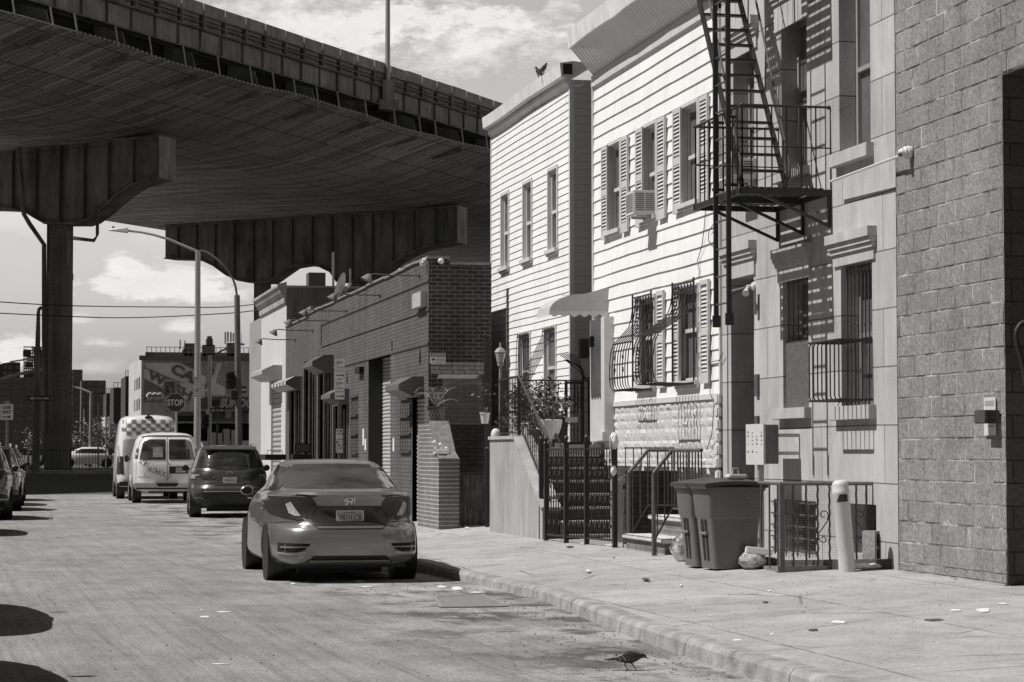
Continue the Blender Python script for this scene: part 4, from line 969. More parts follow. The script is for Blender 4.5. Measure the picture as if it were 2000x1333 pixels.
def pickets(mb, p, q, zb0, zb1, h, sp, r=.012, orn=None):
    "upright bars between p and q, base heights zb0..zb1, top rail h above"
    p, q = Vector(p), Vector(q); L = (q-p).length; n = max(1, int(round(L/sp)))
    for i in range(n+1):
        v = p.lerp(q, i/n); z = zb0+(zb1-zb0)*i/n; mb.bar((v.x, v.y, z), (v.x, v.y, z+h), r)
t = thing('stoop_railing', 'black iron railing with scrolls around the landing of the vinyl-sided house', 'railing', (7.6, 35.6, zt))
mb = MB()
pickets(mb, (7.6, 36.75), (7.6, 35.2), zt+.02, zt+.02, .93, .115); mb.bar((7.6, 36.75, zt+.95), (7.6, 35.2, zt+.95), .03, .02); mb.bar((7.6, 36.75, zt+.1), (7.6, 35.2, zt+.1), .02)
pickets(mb, (7.6, 35.1), (7.6, 33.15), zt+.03, zend+.06, .93, .125); 
part('pickets', mb, M('black_iron'), t)
mb = MB(); mb.tube([(7.6, 35.2, zt+.96), (7.6, 33.1, zend+.98)], .022, 8); mb.tube([(7.6, 35.1, zt+.18), (7.6, 33.15, zend+.16)], .012, 6); part('handrail', mb, plain('handrail_iron', .06, .4), t)  # handrail iron slightly paler than the pickets
mb = MB(); YR = 35.2; zr = zl_+.98
mb.bar((7.6, YR, zr), (8.72, YR, zr), .025, .02)
for i in range(6): xx = 8.08+i*.135; mb.bar((xx, YR, zl_+.48), (xx, YR, zr), .012)
for zz in (zl_+.5, zl_+.68, zl_+.86): mb.bar((8.08, YR, zz), (8.72, YR, zz), .010)
for cx in (8.18, 8.36, 8.55):
    for sgn in (1, -1): scroll(mb, (cx, YR-.01, zl_+.6), .06, (sgn, 0, 0), (0, 0, 1), 12, 1.3, 0, .006); scroll(mb, (cx, YR-.01, zl_+.72), .05, (sgn, 0, 0), (0, 0, -1), 12, 1.3, 0, .006)
for xx in (7.6, 8.7): mb.bar((xx, YR, zl_), (xx, YR, zr+.02), .035); mb.ball((xx, YR, zr+.05), .03, 8)
part('scroll_panel', mb, M('black_iron'), t)
mb = MB(); mb.box((7.92, YR-.03, zl_+.01), (8.32, YR-.01, zl_+.44)); one('black_panel', mb, plain('black_board', .03, .6), 'plain black board on the landing beside the white urn', 'board')
t = thing('storm_door', 'black barred gate at the door with a white plate and curved bars above', 'gate', (8.5, YL+.2, zl_)); mb = MB()
xd = 8.38
for i in range(5): mb.bar((xd+i*.055, 35.3, zl_), (xd+i*.055, 35.3, zl_+.95), .016)
for zz in (zl_+.02, zl_+.95): mb.bar((xd-.02, 35.3, zz), (xd+.25, 35.3, zz), .035)
mb.bar((xd-.02, 35.3, zl_), (xd-.02, 35.3, zl_+.97), .035); mb.bar((xd+.25, 35.3, zl_), (xd+.25, 35.3, zl_+1.1), .035)
part('bars', mb, M('black_iron'), t); mb = MB(); mb.box((xd-.05, 35.27, zl_+.34), (xd+.16, 35.275, zl_+.42)); part('plate', mb, M('signwhite'), t)
mb = MB()
for i in range(6): mb.tube([(8.62, 35.2+.0*i, 2.62+.045*i*.6), (8.55-.03*i, 35.2, 2.95-.01*i), (8.42-.035*i, 35.2, 3.0-.005*i+.02)], .007, 5)
for i in range(6):
    pts = [(8.66-.36*math.sin(a*.26)*(1-.05*i), 35.15+.03*i, 2.62+.3*math.sin(a*.26)**.8+(-.0)) for a in range(0, 7)]; mb.tube(pts, .006, 5)
part('curved_bars', mb, M('black_iron'), t)
uc = hit(1067, 860, Vector((0, YL+.15, 0)), Vector((0, 1, 0))); uc = Vector((uc.x+.05, YL+.1, zl_))
t = thing('urn_planter', 'fluted white urn planter with a leafy plant on the stoop landing', 'planter', tuple(uc))
mb = MB(); prof = [(.09, 0), (.095, .015), (.065, .035), (.055, .06), (.075, .09), (.115, .16), (.140, .24), (.150, .31), (.158, .335), (.150, .345), (.13, .34), (.12, .30), (0, .30)]
vs = []; n = 48
for r_, h in prof:
    for k_ in range(n): a = 2*math.pi*k_/n; rr_ = r_*(1+(.045*math.cos(a*16) if .06 < h < .33 and r_ > .1 else 0)); vs.append(uc+Vector((rr_*math.cos(a), rr_*math.sin(a), h))*1.0+Vector((.15*rr_*math.cos(a), .15*rr_*math.sin(a), .08*h)))
mb.add(vs, [(i*n+k_, i*n+(k_+1) % n, (i+1)*n+(k_+1) % n, (i+1)*n+k_) for i in range(len(prof)-1) for k_ in range(n)], True); part('urn', mb, M('white_plastic'), t)
def foliage(c, rad, n, leaf, seed, flat=1.0, arms=0):
    mb = MB(); rs = random.Random(seed); c = Vector(c)
    cl = [c+Vector((rs.gauss(0, rad[0]*.45), rs.gauss(0, rad[1]*.45), rs.uniform(-rad[2], rad[2]))) for _ in range(max(6, n//40))]
    for i in range(n):
        b = rs.choice(cl); p = b+Vector((rs.gauss(0, rad[0]*.22), rs.gauss(0, rad[1]*.22), rs.gauss(0, rad[2]*.22)))
        d = Vector((rs.uniform(-1, 1), rs.uniform(-1, 1), rs.uniform(-.6, .8))).normalized(); s_ = d.cross(Vector((rs.uniform(-1, 1), rs.uniform(-1, 1), rs.uniform(-1, 1)))).normalized(); l = leaf*rs.uniform(.6, 1.3)
        mb.add([p, p+d*l*.5+s_*l*.25, p+d*l, p+d*l*.5-s_*l*.25], [(0, 1, 2, 3)])
    return mb
def leafmat(key, v):
    if key in MT: return MT[key]
    k = N(key); o = k.n('ShaderNodeNewGeometry'); f = k.noise(9, 3); rnd_ = o.outputs['Random Per Island']
    m = k.fin(k.m1('MULTIPLY', k.m1('ADD', .45, k.m1('MULTIPLY', k.m1('ADD', rnd_, f), .55)), v), .5, 0, None, .4); k.b.inputs['Transmission Weight'].default_value = 0
    MT[key] = m; return m
mb = foliage(uc+Vector((-.02, .1, .50)), (.30, .30, .17), 900, .06, 4); part('leaves', mb, leafmat('urn_leaves', .12), t)
c = hit(1040, 790, Vector((0, 35.4, 0)), Vector((0, 1, 0)))
t = thing('shrub', 'leafy shrub in a long white box behind the stoop pickets', 'shrub', (c.x, 36.2, zl_))
part('leaves', foliage((7.98, 36.0, 2.2), (.45, .5, .33), 2600, .06, 5), leafmat('shrub_leaves', .085), t)
mb = MB(); mb.bbox((7.8, 35.5, zl_-.2), (8.2, 36.8, zl_+.24), .01); part('planter_box', mb, M('window_white'), t)
mb = MB()
for i in range(5): mb.tube([(7.98+.04*i-.08, 36.2+.15*i, 1.8), (7.96+.06*i-.1, 36.1+.12*i, 2.4)], .008, 5)
part('stem', mb, M('rust'), t)
t = thing('garden_lamp', 'white carriage lantern on a post at the left edge of the vinyl-sided house', 'lamp', (7.62, 36.7, zt))
cl = Vector((7.62, 36.7, 0)); zc = on(976, 700, 'x', 7.62).z
mb = MB(); mb.lathe([(.02, zc-.85), (.02, zc-.14), (.05, zc-.12), (.05, zc-.08)], cl, 'z', 10); part('post', mb, M('pole'), t)
mb = MB(); mb.lathe([(.05, zc-.08), (.085, zc+.08), (.10, zc+.09), (.06, zc+.15), (.02, zc+.17), (.012, zc+.24), (0, zc+.25)], cl, 'z', 6); part('lantern', mb, M('pole'), t)
mb = MB(); mb.lathe([(.055, zc-.07), (.085, zc+.07)], cl, 'z', 12); part('glass', mb, M('lens_clear'), t)
t = thing('hanging_bracket', 'white bracket arm on the siding beside the lantern', 'bracket', (XV, 41.5, 2.4)); mb = MB(); a = on(990, 700, 'x', XV-.02)
mb.box((a.x-.02, a.y-.05, a.z-.22), (a.x, a.y+.05, a.z+.22)); part('plate', mb, M('window_white'), t); mb = MB(); mb.tube([a+Vector((0, 0, .05)), a+Vector((-.15, 0, 0)), a+Vector((-.2, 0, .1))], .012, 6); part('arm', mb, M('window_white'), t)
mb = MB(); p = hit(967, 860, Vector((0, 38.9, 0)), Vector((0, 1, 0))); mb.box((7.72, 37.2, 1.2), (7.82, 37.3, 2.95)); one('iron_post', mb, M('grey_iron'), 'dark square post at the left corner of the vinyl-sided house', 'post')
mb = MB(); mb.lathe([(.0, .0), (.075, .0), (.08, .04), (.06, .10), (.03, .125), (0, .13)], (7.56, YE-.08, zt+.05), 'z', 14); one('white_finial', mb, M('white_paint'), 'rounded white cap on top of the concrete wing wall', 'finial')

gp = [walk(1057, 1053), walk(1067, 1056), walk(1106, 1061), walk(1146, 1064), walk(1201, 1070)]
t = thing('iron_gate', 'black iron gate in three bays with ball finials and scrolls along the pavement', 'gate', tuple(gp[2]))
ztops = [on(1057, 872, 'y', gp[0].y).z, 0, 0, 0, 0]
H = 1.36
for i, v in enumerate(gp):
    mb = MB(); mb.box((v.x-.03, v.y-.03, v.z-.05), (v.x+.03, v.y+.03, v.z+H)); mb.box((v.x-.04, v.y-.04, v.z+H), (v.x+.04, v.y+.04, v.z+H+.02)); mb.lathe([(.01, 0), (.015, .03), (.035, .06), (.035, .08), (.015, .11), (0, .115)], (v.x, v.y, v.z+H+.01), 'z', 12)
    if i != 4: part('post', mb, M('black_iron'), t)
    else: part('post', mb, M('black_iron'), t, 'post wrapped in white plastic at its top')
for i, (a, b) in enumerate(((gp[1], gp[2]), (gp[2], gp[3]), (gp[3], gp[4]))):
    mb = MB(); n = 8 if i < 2 else 11; d = (b-a)
    for j in range(1, n): v = a+d*(j/n); mb.bar((v.x, v.y, v.z+.08), (v.x, v.y, v.z+H-.07), .013)
    for zz in (.09, H-.07): mb.bar(a+Vector((0, 0, zz)), b+Vector((0, 0, zz)), .028)
    dn = d.normalized()
    for zz in (.28, .62, .95, 1.12):
        for j in range(1, n, 2):
            v = a+d*((j+.5)/n)
            for sg in (1, -1): scroll(mb, v+Vector((-.012, 0, zz)), .045, dn*sg, (0, 0, 1 if zz > .5 else -1), 9, 1.2, 0, .006)
    for j in range(2, n-1, 3):
        v = a+d*(j/n); mb.tube([v+Vector((-.01, 0, .3)), v+dn*.05+Vector((-.01, 0, .42)), v+Vector((-.01, 0, .6))], .006, 5); mb.tube([v+Vector((-.01, 0, .75)), v-dn*.05+Vector((-.01, 0, .9)), v+Vector((-.01, 0, 1.1))], .006, 5)
    part('gate_panel', mb, M('black_iron'), t)
mb = MB(); c = (gp[1]+gp[2])/2+Vector((0, 0, H+.02)); dn = (gp[2]-gp[1]).normalized()
mb.bar(c-dn*.28-Vector((0, 0, .05)), c+Vector((0, 0, .13)), .02); mb.bar(c+dn*.28-Vector((0, 0, .05)), c+Vector((0, 0, .13)), .02); mb.ball(c+Vector((-.02, 0, .04)), .045, 8); mb.box(c+Vector((-.06, -.04, -.06)), c+Vector((-.03, .04, .02)))
part('latch', mb, M('black_iron'), t)
def diamond(v, lab, w=.16, h=.42):
    t_ = thing('warning_plate', lab, 'sign', tuple(v), 'white diamond notices tied to the gate'); mb = MB()
    c = Vector(v); u = Vector((.25, 1, 0)).normalized(); K = [c-Vector((0, 0, h/2)), c+u*w, c+Vector((0, 0, h/2)), c-u*w]
    mb.prism(K, (-.006, 0, 0)); part('sheet', mb, M('signwhite'), t_)
    mb = MB(); e = Vector((-.0085, 0, 0))
    for a, s_ in ((.10, .3), (.03, .6), (-.04, .55), (-.10, .25)):
        q = c+e+Vector((0, 0, a)); mb.add([q-u*w*s_, q+u*w*s_, q+u*w*s_+Vector((0, 0, .035)), q-u*w*s_+Vector((0, 0, .035))], [(0, 1, 2, 3)])
    part('print', mb, M('signblack'), t_)
diamond(gp[0]+Vector((-.05, 0, H-.22)), 'white diamond notice on the left end post of the black gate')
diamond(gp[4]+Vector((-.06, 0, H-.10)), 'white diamond notice on the right end post of the black gate')
def crumple(c, r, sc, seed, amp=.35, n=16):
    mb = MB(); bm = bmesh.new(); bmesh.ops.create_icosphere(bm, subdivisions=3, radius=1); rs = random.Random(seed)
    ax = [Vector((rs.uniform(-1, 1), rs.uniform(-1, 1), rs.uniform(-1, 1))).normalized() for _ in range(n)]; fq = [rs.uniform(2, 7) for _ in range(n)]
    for v in bm.verts:
        q = v.co.copy(); d = sum(abs(math.sin(q.dot(a)*f_+f_)) for a, f_ in zip(ax, fq))/n; q *= r*(1-amp+amp*d*1.5)
        v.co = Vector((q.x*sc[0], q.y*sc[1], q.z*sc[2]))+Vector(c)
    mb.frombm(bm, False); return mb
v = gp[4]; mb = crumple(v+Vector((-.01, 0, H+.02)), .075, (.8, .8, 1.6), 3); one('plastic_bag', mb, M('paper'), 'white plastic bag knotted over the top of the right gate post', 'plastic bag'); mb = crumple(v+Vector((-.02, -.02, H-.36)), .04, (1, 1, 1.9), 4, .5); one('plastic_bag', mb, M('paper'), 'smaller white plastic bag tied lower on the right gate post', 'plastic bag')

p1, p2 = walk(1228, 1072), walk(1277, 1086)
t = thing('brick_steps', 'short brick steps with pale stone treads beside the rubbish bins', 'steps', tuple(p2))
m_sb = brick('step_brick', 'x', .21, .068, .13, .17, .25, .010, .5); m_sby = brick('step_brick_end', 'y', .21, .068, .10, .14, .2, .010, .5)
x0 = (p1.x+p2.x)/2+.03; ya, yb = p2.y+.0, p1.y-.05
for i, (dx, zz) in enumerate(((0, .46), (.34, .70))):
    mb = MB(); mb.box((x0+dx+.02, ya+.03-.28*i, .1), (XW-.3, yb, zz-.062)); part('step_body', mb, m_sb, t)
    mb = MB(); mb.grid(8, 14, lambda u, v: Vector((x0+dx-.03+.42*u, ya-.05-.28*i+(yb-ya+.1+.28*i)*v, zz+rnd.uniform(-.004, .004)))); mb.bbox((x0+dx-.03, ya-.05-.28*i, zz-.06), (x0+dx+.4, yb+.03, zz-.003), .012); part('tread', mb, M('tread'), t)
mb = MB(); mb.box((8.55, 27.0, .1), (XW-.001, yb+.2, .72)); part('platform', mb, m_sby, t)
t = thing('stoop_handrail', 'pair of dark tubular handrails rising from the pavement by the brick steps', 'railing', tuple(p1))
for v, nm, px in ((p1, 0, 1265), (p2, 1, 1312)):
    top = on(px, 880, 'y', v.y); tx = top.x; mb = MB(); z0 = on(1228 if nm == 0 else 1277, 925, 'y', v.y).z
    a = Vector((v.x, v.y, z0)); b = Vector((tx, v.y, top.z))
    mb.tube([(v.x, v.y, v.z-.03), a], .026, 10)
    e = Vector((XW-.05, v.y, top.z)) if nm == 0 else Vector((tx+.02, 26.25, top.z))
    mb.tube([a, b], .024, 10); mb.tube([b, e], .022, 10)
    part('rail', mb, M('grey_iron'), t)
    mb = MB(); L = Vector((b.x-a.x, 0, 0)).length
    lo0, lo1 = z0-.85, .82
    mb.tube([(a.x, a.y, a.z-.82), (b.x, b.y, .82)], .012, 6); mb.tube([(b.x, b.y, .82), (e.x, e.y, .82)], .012, 6)
    n = 2
    for i in range(n+1): f_ = (i+.5)/(n+.5); q = a.lerp(b, f_); mb.bar((q.x, q.y, a.z-.82+(.82-a.z+.82)*f_), q, .014)
    L = (e-b).length; n = int(L/.115)
    for i in range(1, n+1): q = b.lerp(e, i/n); mb.bar((q.x, q.y, .82), q, .014)
    part('pickets', mb, M('grey_iron'), t)
mb = MB(); mb.tube([walk(1217, 1071), walk(1217, 1071)+Vector((.02, .0, .75))], .008, 5); mb.tube([walk(1283, 1086), walk(1283, 1086)+Vector((-.04, 0, .95))], .008, 5); one('thin_rods', mb, M('grey_iron'), 'two thin rods leaning on the handrail posts', 'rods')
mb = MB(); mb.box((XW-.012, yW0+.02, .1), (XW-.0, yW1-.1, on(1300, 912, 'x', XW).z)); part('brick_base', mb, m_dbrick, wh)
one('low_wall', MB().box((8.0, 30.35, .1), (XW-.02, 30.5, on(1210, 920, 'y', 30.4).z)), m_dbricky, 'low dark brick wall between the black gate and the handrails', 'wall')
mb = MB(); zz = on(1210, 915, 'y', 30.4).z
mb.bar((8.0, 30.42, zz+.55-.28), (8.7, 30.42, zz+.55-.28), .015)
for i in range(7): mb.bar((8.02+i*.11, 30.42, zz), (8.02+i*.11, 30.42, zz+.27), .011)
one('low_fence', mb, M('black_iron'), 'low fine railing on the dark brick wall behind the handrails', 'fence')

YF = 23.15; zr_ = on(1600, 945, 'y', YF).z; xF0 = on(1527, 1095, 'y', YF).x; xF1 = on(1719, 1095, 'y', YF).x
t = thing('areaway_fence', 'low iron fence with heart scrolls and wire mesh in front of the basement windows', 'fence', (8.2, YF, .3))
mb = MB(); mb.tube([(xF0-.0, YF, zr_), (xF1, YF, zr_)], .02, 8); mb.tube([(xF0, YF, zr_), (xF0+.14, YF+3.0, zr_)], .018, 8); mb.bar((xF0, YF, .2), (xF0, YF, zr_), .05); mb.bar((xF1, YF, .25), (xF1+.02, YF, zr_+.06), .03); part('rail', mb, plain('fence_rail', .12, .6, 0, .4, 12), t)
mb = MB()
xsP = [1549, 1574, 1597, 1620, 1672, 1692, 1708]
for j, px in enumerate(xsP):
    q = on(px, 1000, 'y', YF); pts = [(q.x+(.004 if i % 2 else -.004 if j in (2, 3, 6) else 0), YF, .33+(zr_-.33)*i/14) for i in range(15)]; mb.tube(pts, .011, 6)
for k_ in range(8): mb.bar((xF0+.015*k_, YF+.12+.32*k_, .3), (xF0+.015*k_, YF+.12+.32*k_, zr_), .016)
part('bars', mb, M('grey_iron'), t)
for px in (1597, 1692):
    mb = MB(); q = on(px, 1010, 'y', YF-.01)
    for sg in (1, -1):
        pts = []
        for i in range(20):
            a = i/19; ang = a*math.pi*1.75; r_ = .075*(1-.55*a)
            pts.append(q+Vector((sg*(.075-r_*math.cos(ang)*1.0+0*a), 0, .0+r_*math.sin(ang)+.04)) if a > 0 else q+Vector((0, 0, -.17)))
        pts = [q+Vector((0, 0, -.18)), q+Vector((sg*.05, 0, -.12)), q+Vector((sg*.10, 0, -.05)), q+Vector((sg*.115, 0, .01))]+[q+Vector((sg*(.065+.05*math.cos(a*.45)*(1-a*.05)), 0, .02+.05*math.sin(a*.45)*(1-a*.05))) for a in range(0, 13)]
        mb.tube(pts, .006, 6)
        mb.tube([q+Vector((0, 0, -.20)), q+Vector((sg*.03, 0, -.25))]+[q+Vector((sg*(.06+.03*math.cos(-math.pi/2+a*.5)), 0, -.235+.03*math.sin(-math.pi/2+a*.5))) for a in range(0, 9)], .006, 6)
    part('heart_scroll', mb, M('grey_iron'), t)
mb = MB(); x = xF0+.03
while x < xF1-.02: mb.bar((x, YF+.02, .35), (x, YF+.02, zr_-.02), .0018); x += .026
z = .36
while z < zr_-.02: mb.bar((xF0+.02, YF+.0225, z), (xF1-.02, YF+.0225, z), .0018); z += .026
part('wire_mesh', mb, M('galv'), t)
mb = MB(); a = on(1526, 1112, 'y', YF-.16); 
pa, pb = walk(1527, 1114), walk(1768, 1112)
mb.prism([pa, pb, pb+Vector((0, .12, 0)), pa+Vector((0, .12, 0))], (0, 0, .10)); one('timber_beam', mb, M('wood'), 'dark timber beam lying along the foot of the areaway fence', 'timber')
mb = MB(); mb.box((xF0-.05, YF-.02, .1), (xF1+.05, YF+.06, .33)); mb.box((xF0+.02, YF+.06, .1), (xF0+.12, YF+3.0, .30)); one('areaway_kerb', mb, stains('dark_kerb', .2, .9, .4, .2, None, 3), 'low concrete kerb under the areaway fence', 'kerb')
bb = walk(1655, 1117); t = thing('bollard', 'leaning white bollard with a dark slanted band in front of the areaway fence', 'bollard', tuple(bb))
zb_t = on(1650, 937, 'y', bb.y).z-bb.z; Mx = Matrix.Translation(bb) @ Matrix.Rotation(R(-4.6), 4, 'Y')
m_bol = plain('bollard_paint', .56, .55, 0, .12, 9, bump=.1)
mb = MB(); rr_ = .085; mb.lathe([(rr_, -.05), (rr_, zb_t-.15), (rr_+.004, zb_t-.14), (rr_+.004, zb_t-.11), (rr_-.002, zb_t-.10), (rr_-.002, zb_t-.05), (rr_*.85, zb_t-.02), (rr_*.5, zb_t-.003), (0, zb_t)], (0, 0, 0), 'z', 28); mb.xform(Mx); part('post', mb, m_bol, t)
mb = MB()
for i in range(9):                       # slanted band wrapped round the camera side
    a0, a1 = -2.5+i*.155, -2.5+(i+1)*.155
    q = lambda a, z: Vector((math.cos(a)*(rr_+.002), math.sin(a)*(rr_+.002), z)); f0, f1 = max(0, i/9-.0), (i+1)/9
    hgt = lambda f_: .10*min(1, .05+f_*2.4); zt_b = zb_t-.05
    mb.quad(q(a0, zt_b-.17), q(a1, zt_b-.17), q(a1, zt_b-.17+hgt(f1)), q(a0, zt_b-.17+hgt(f0)))
mb.xform(Mx); part('band', mb, M('signblack'), t)
t = Vector(walk(1718, 1112)); zb0 = on(1720, 1094, 'y', YF-.05).z
mb = MB(); xa, xb, xc = on(1695, 1094, 'y', YF-.12).x, on(1724, 1094, 'y', YF-.12).x, on(1748, 1094, 'y', YF-.12).x; zA, zB = zb0-.02, on(1720, 1037, 'y', YF-.12).z
def hollow(mb, x0, x1, y0, y1, z0, z1):
    w = .035
    mb.box((x0, y0, z0), (x0+w, y1, z1)); mb.box((x1-w, y0, z0), (x1, y1, z1)); H = z1-z0
    for a, b in ((z0, z0+w), (z0+H/2-w/2, z0+H/2+w/2), (z1-w, z1)): mb.box((x0+w, y0+.001, a), (x1-w, y1-.001, b))
    mb.box((x0+w, y1-.02, z0+w), (x1-w, y1-.002, z1-w))
hollow(mb, 0, .20, 0, .20, 0, .40); Mx = Matrix.Translation((xa+.04, YF-.22, zA-.02)) @ Matrix.Rotation(R(28), 4, 'Z') @ Matrix.Scale((zB-zA+.02)/.40, 4); mb.xform(Mx)
one('concrete_block', mb, plain('rough_concrete_block', .30, .95, 0, .5, 25, bump=.8), 'hollow concrete block standing on end by the block wall', 'block')
def make_bin(label, loc, rz, graf=False):
    t = thing('wheelie_bin', label, 'bin', loc, 'wheeled rubbish bins', rz, local=True); t.scale = (.86, .86, .88)
    W0, W1, D0, D1, H = .245, .30, .27, .36, 1.0       # half width y, half depth x (front = -x)
    def ring(f_, z, rr=.05, ex=0):
        w = W0+(W1-W0)*f_+ex; d0 = D0+(D1-D0)*f_+ex; pts = []
        for sx, sy in ((-1, -1), (1, -1), (1, 1), (-1, 1)):
            for a in range(4):
                base = {(-1, -1): 180, (1, -1): 270, (1, 1): 0, (-1, 1): 90}[(sx, sy)]; an = R(base+a*30); pts.append(Vector((sx*(d0-rr)+rr*math.cos(an), sy*(w-rr)+rr*math.sin(an), z)))
        return pts
    zz = [(0, 0.02, 0), (.0, .0, 0), (.6, .60, 0), (.62, .62, .004), (.66, .64, .014), (.98, .95, .014), (.98, .95, .03), (1, 1.0, .03)]
    mb = MB(); rings = [ring(f_, z, .05, e) for f_, z, e in zz]; n = 16
    vs = [v for rg in rings for v in rg]; fs = [(i*n+k_, i*n+(k_+1) % n, (i+1)*n+(k_+1) % n, (i+1)*n+k_) for i in range(len(rings)-1) for k_ in range(n)]; fs.append(tuple(range(n-1, -1, -1))); fs.append(tuple(range((len(rings)-1)*n, len(rings)*n)))
    mb.add(vs, fs); b = part('body', mb, M('bin'), t)
    bm = bmesh.new(); bm.from_mesh(b.data); bmesh.ops.bevel(bm, geom=[e for e in bm.edges if e.calc_face_angle(0) > .5], offset=.006, segments=2, affect='EDGES'); bm.to_mesh(b.data); bm.free(); b.data.polygons.foreach_set('use_smooth', [True]*len(b.data.polygons)); b.data.set_sharp_from_angle(angle=R(40))
    mb = MB()       # front grab recess: dark slot and bar, two notches
    xs_ = -D0-.02
    mb.add([(-.27-.09*z-.006, s_*.06-w, z) for s_ in (-1, 1) for z, w in ((.60, .04), (.10, .03))]+[(-.27-.09*z-.006, s_*.06+w, z) for s_ in (-1, 1) for z, w in ((.60, .04), (.10, .03))], [(0, 1, 5, 4), (2, 3, 7, 6)])
    part('front_recess', mb, M('dark'), t)
    mb = MB(); mb.tube([(-.325, -.115, .43), (-.325, .115, .43)], .018, 8); part('catch_bar', mb, plain('bin_bar', .16, .5), t)
    mb = MB(); K = 10
    def lid(u, v): x = -.43+.86*u; y = (-.34+.68*v); return Vector((x, y, 1.035+.055*math.sin(math.pi*min(1, max(0, u)))**.7*(.55+.45*math.sin(math.pi*v))-.0+.01*math.sin(v*math.pi*5)*(.2 < u < .85)))
    mb.grid(K, 14, lid, True)
    edge = []; 
    for u, v in [(i/K, 0) for i in range(K)]+[(1, j/14) for j in range(14)]+[(1-i/K, 1) for i in range(K)]+[(0, 1-j/14) for j in range(14)]: edge.append(lid(u, v))
    m = len(edge)
    mb.add(edge+[e+Vector((0, 0, -.045)) for e in edge], [(i, (i+1) % m, m+(i+1) % m, m+i) for i in range(m)])
    mb.add([e+Vector((0, 0, -.045)) for e in (edge[0], edge[K], edge[K+14], edge[2*K+14])], [(0, 3, 2, 1)])
    part('lid', mb, M('binlid'), t, recalc=False)
    mb = MB()
    for i in range(9): mb.box((-.405, -.27+i*.062, .975), (-.395, -.235+i*.062, .99))
    part('rim_teeth', mb, M('window_white'), t)
    for s_ in (-1, 1):
        mb = MB(); mb.lathe([(0, 0), (.10, 0), (.115, .012), (.115, .05), (.10, .062), (0, .062)], (.25, s_*.26-.03, .115), 'y', 18); part('wheel', mb, M('rubber'), t)
    mb = MB(); mb.tube([(.36, -.24, .98), (.44, -.24, 1.0), (.44, .24, 1.0), (.36, .24, .98)], .014, 8); part('handle', mb, M('binlid'), t)
    if graf:
        mb = MB(); 
        def sq(pts): 
            out = []
            for (x, z) in pts:
                f_ = z/1.0; y = -(W0+(W1-W0)*f_)-.004-(.016 if z > .63 else .002); out.append(Vector((x, y, z)))
            mb.tube(out, .0022, 4)
        sq([(.16+.03*math.cos(a*.7), .90+.035*math.sin(a*.7)) for a in range(9)]+[(.15, .84), (.20, .80)]); sq([(.20+.03*math.cos(a*.7), .70+.03*math.sin(a*.7)) for a in range(9)]+[(.22, .64), (.15, .63)])
        sq([(.10, .56), (.17, .54), (.09, .47), (.12, .57), (.12, .46)]); sq([(.18, .55), (.22, .48), (.15, .42), (.2, .52), (.13, .5), (.23, .44)]); sq([(.18, .40), (.12, .36), (.17, .30), (.15, .22), (.08, .18), (.05, .24), (.1, .28)])
        part('scribble', mb, plain('pale_scribble', .42, .7), t)
    return t
b1 = walk(1432, 1113); b1p = (b1.x+.02, b1.y+.24, b1.z)
make_bin('nearer grey wheeled bin with pale scribbles on its side', b1p, R(4), True)
make_bin('farther grey wheeled bin standing behind the scribbled bin', (b1p[0]-.03, b1p[1]+.56, b1.z), R(1))
v = walk(1340, 1097); mb = crumple(v+Vector((.03, .1, .15)), .22, (.85, .9, .80), 11, .3)
k = N('clear_bag'); k.fin(k.ramp(k.noise(6, 4), [(.4, .08), (.6, .6)]), .18, .1, k.bump(k.noise(18, 4), .9, .02)); one('rubbish_bag', mb, k.m, 'shiny crumpled rubbish bag between the brick steps and the bins', 'rubbish bag')
v = walk(1475, 1112); mb = crumple(v+Vector((-.03, 0, .09)), .14, (1.1, .9, .75), 15, .45); one('foil_bag', mb, plain('crumpled_foil', .38, .3, .3, .9, 14, bump=1), 'crumpled foil bag lying under the white foam box', 'rubbish bag')
mb = crumple(v+Vector((.17, .02, .05)), .10, (1.3, .9, .7), 19, .5); one('rubble', mb, plain('dark_rubble', .05, .9, 0, .8, 18, bump=1), 'dark rubble heap at the left foot of the fence', 'rubble')
mb = MB(); mb.bbox((-.14, -.07, 0), (.14, .07, .075), .01); mb.xform(Matrix.Translation(v+Vector((.03, -.02, .155))) @ Matrix.Rotation(R(6), 4, 'Y')@ Matrix.Rotation(R(-12), 4, 'Z')); one('foam_box', mb, M('paper'), 'white foam block on top of the foil bag', 'box')
mb = MB(); rs = random.Random(4); v = walk(1705, 1112)
for i in range(3):
    c = v+Vector((-.14+.16*i, -.06+.02*i, .03)); mb.join(crumple(c, .085, (1.5, .8, .38), 30+i, .6))
one('torn_paper', mb, M('paper'), 'torn white paper and plastic at the foot of the bollard', 'litter')
mb = crumple(walk(1770, 1108)+Vector((.0, -.03, .03)), .07, (1.3, .8, .6), 40, .6); one('torn_paper', mb, M('paper'), 'crumpled white wrapper at the right end of the timber beam', 'litter')
mb = MB(); c = Vector(b1p)+Vector((.08, .0, .965)); mb.bbox(c-Vector((.09, .08, 0)), c+Vector((.12, .08, .045)), .012); mb.tube([c+Vector((-.03, 0, .04)), c+Vector((-.02, 0, .11)), c+Vector((.03, 0, .11)), c+Vector((.04, 0, .04))], .004, 5); one('takeaway_bag', mb, M('paper'), 'small white takeaway container with a handle on the bin lid', 'container')
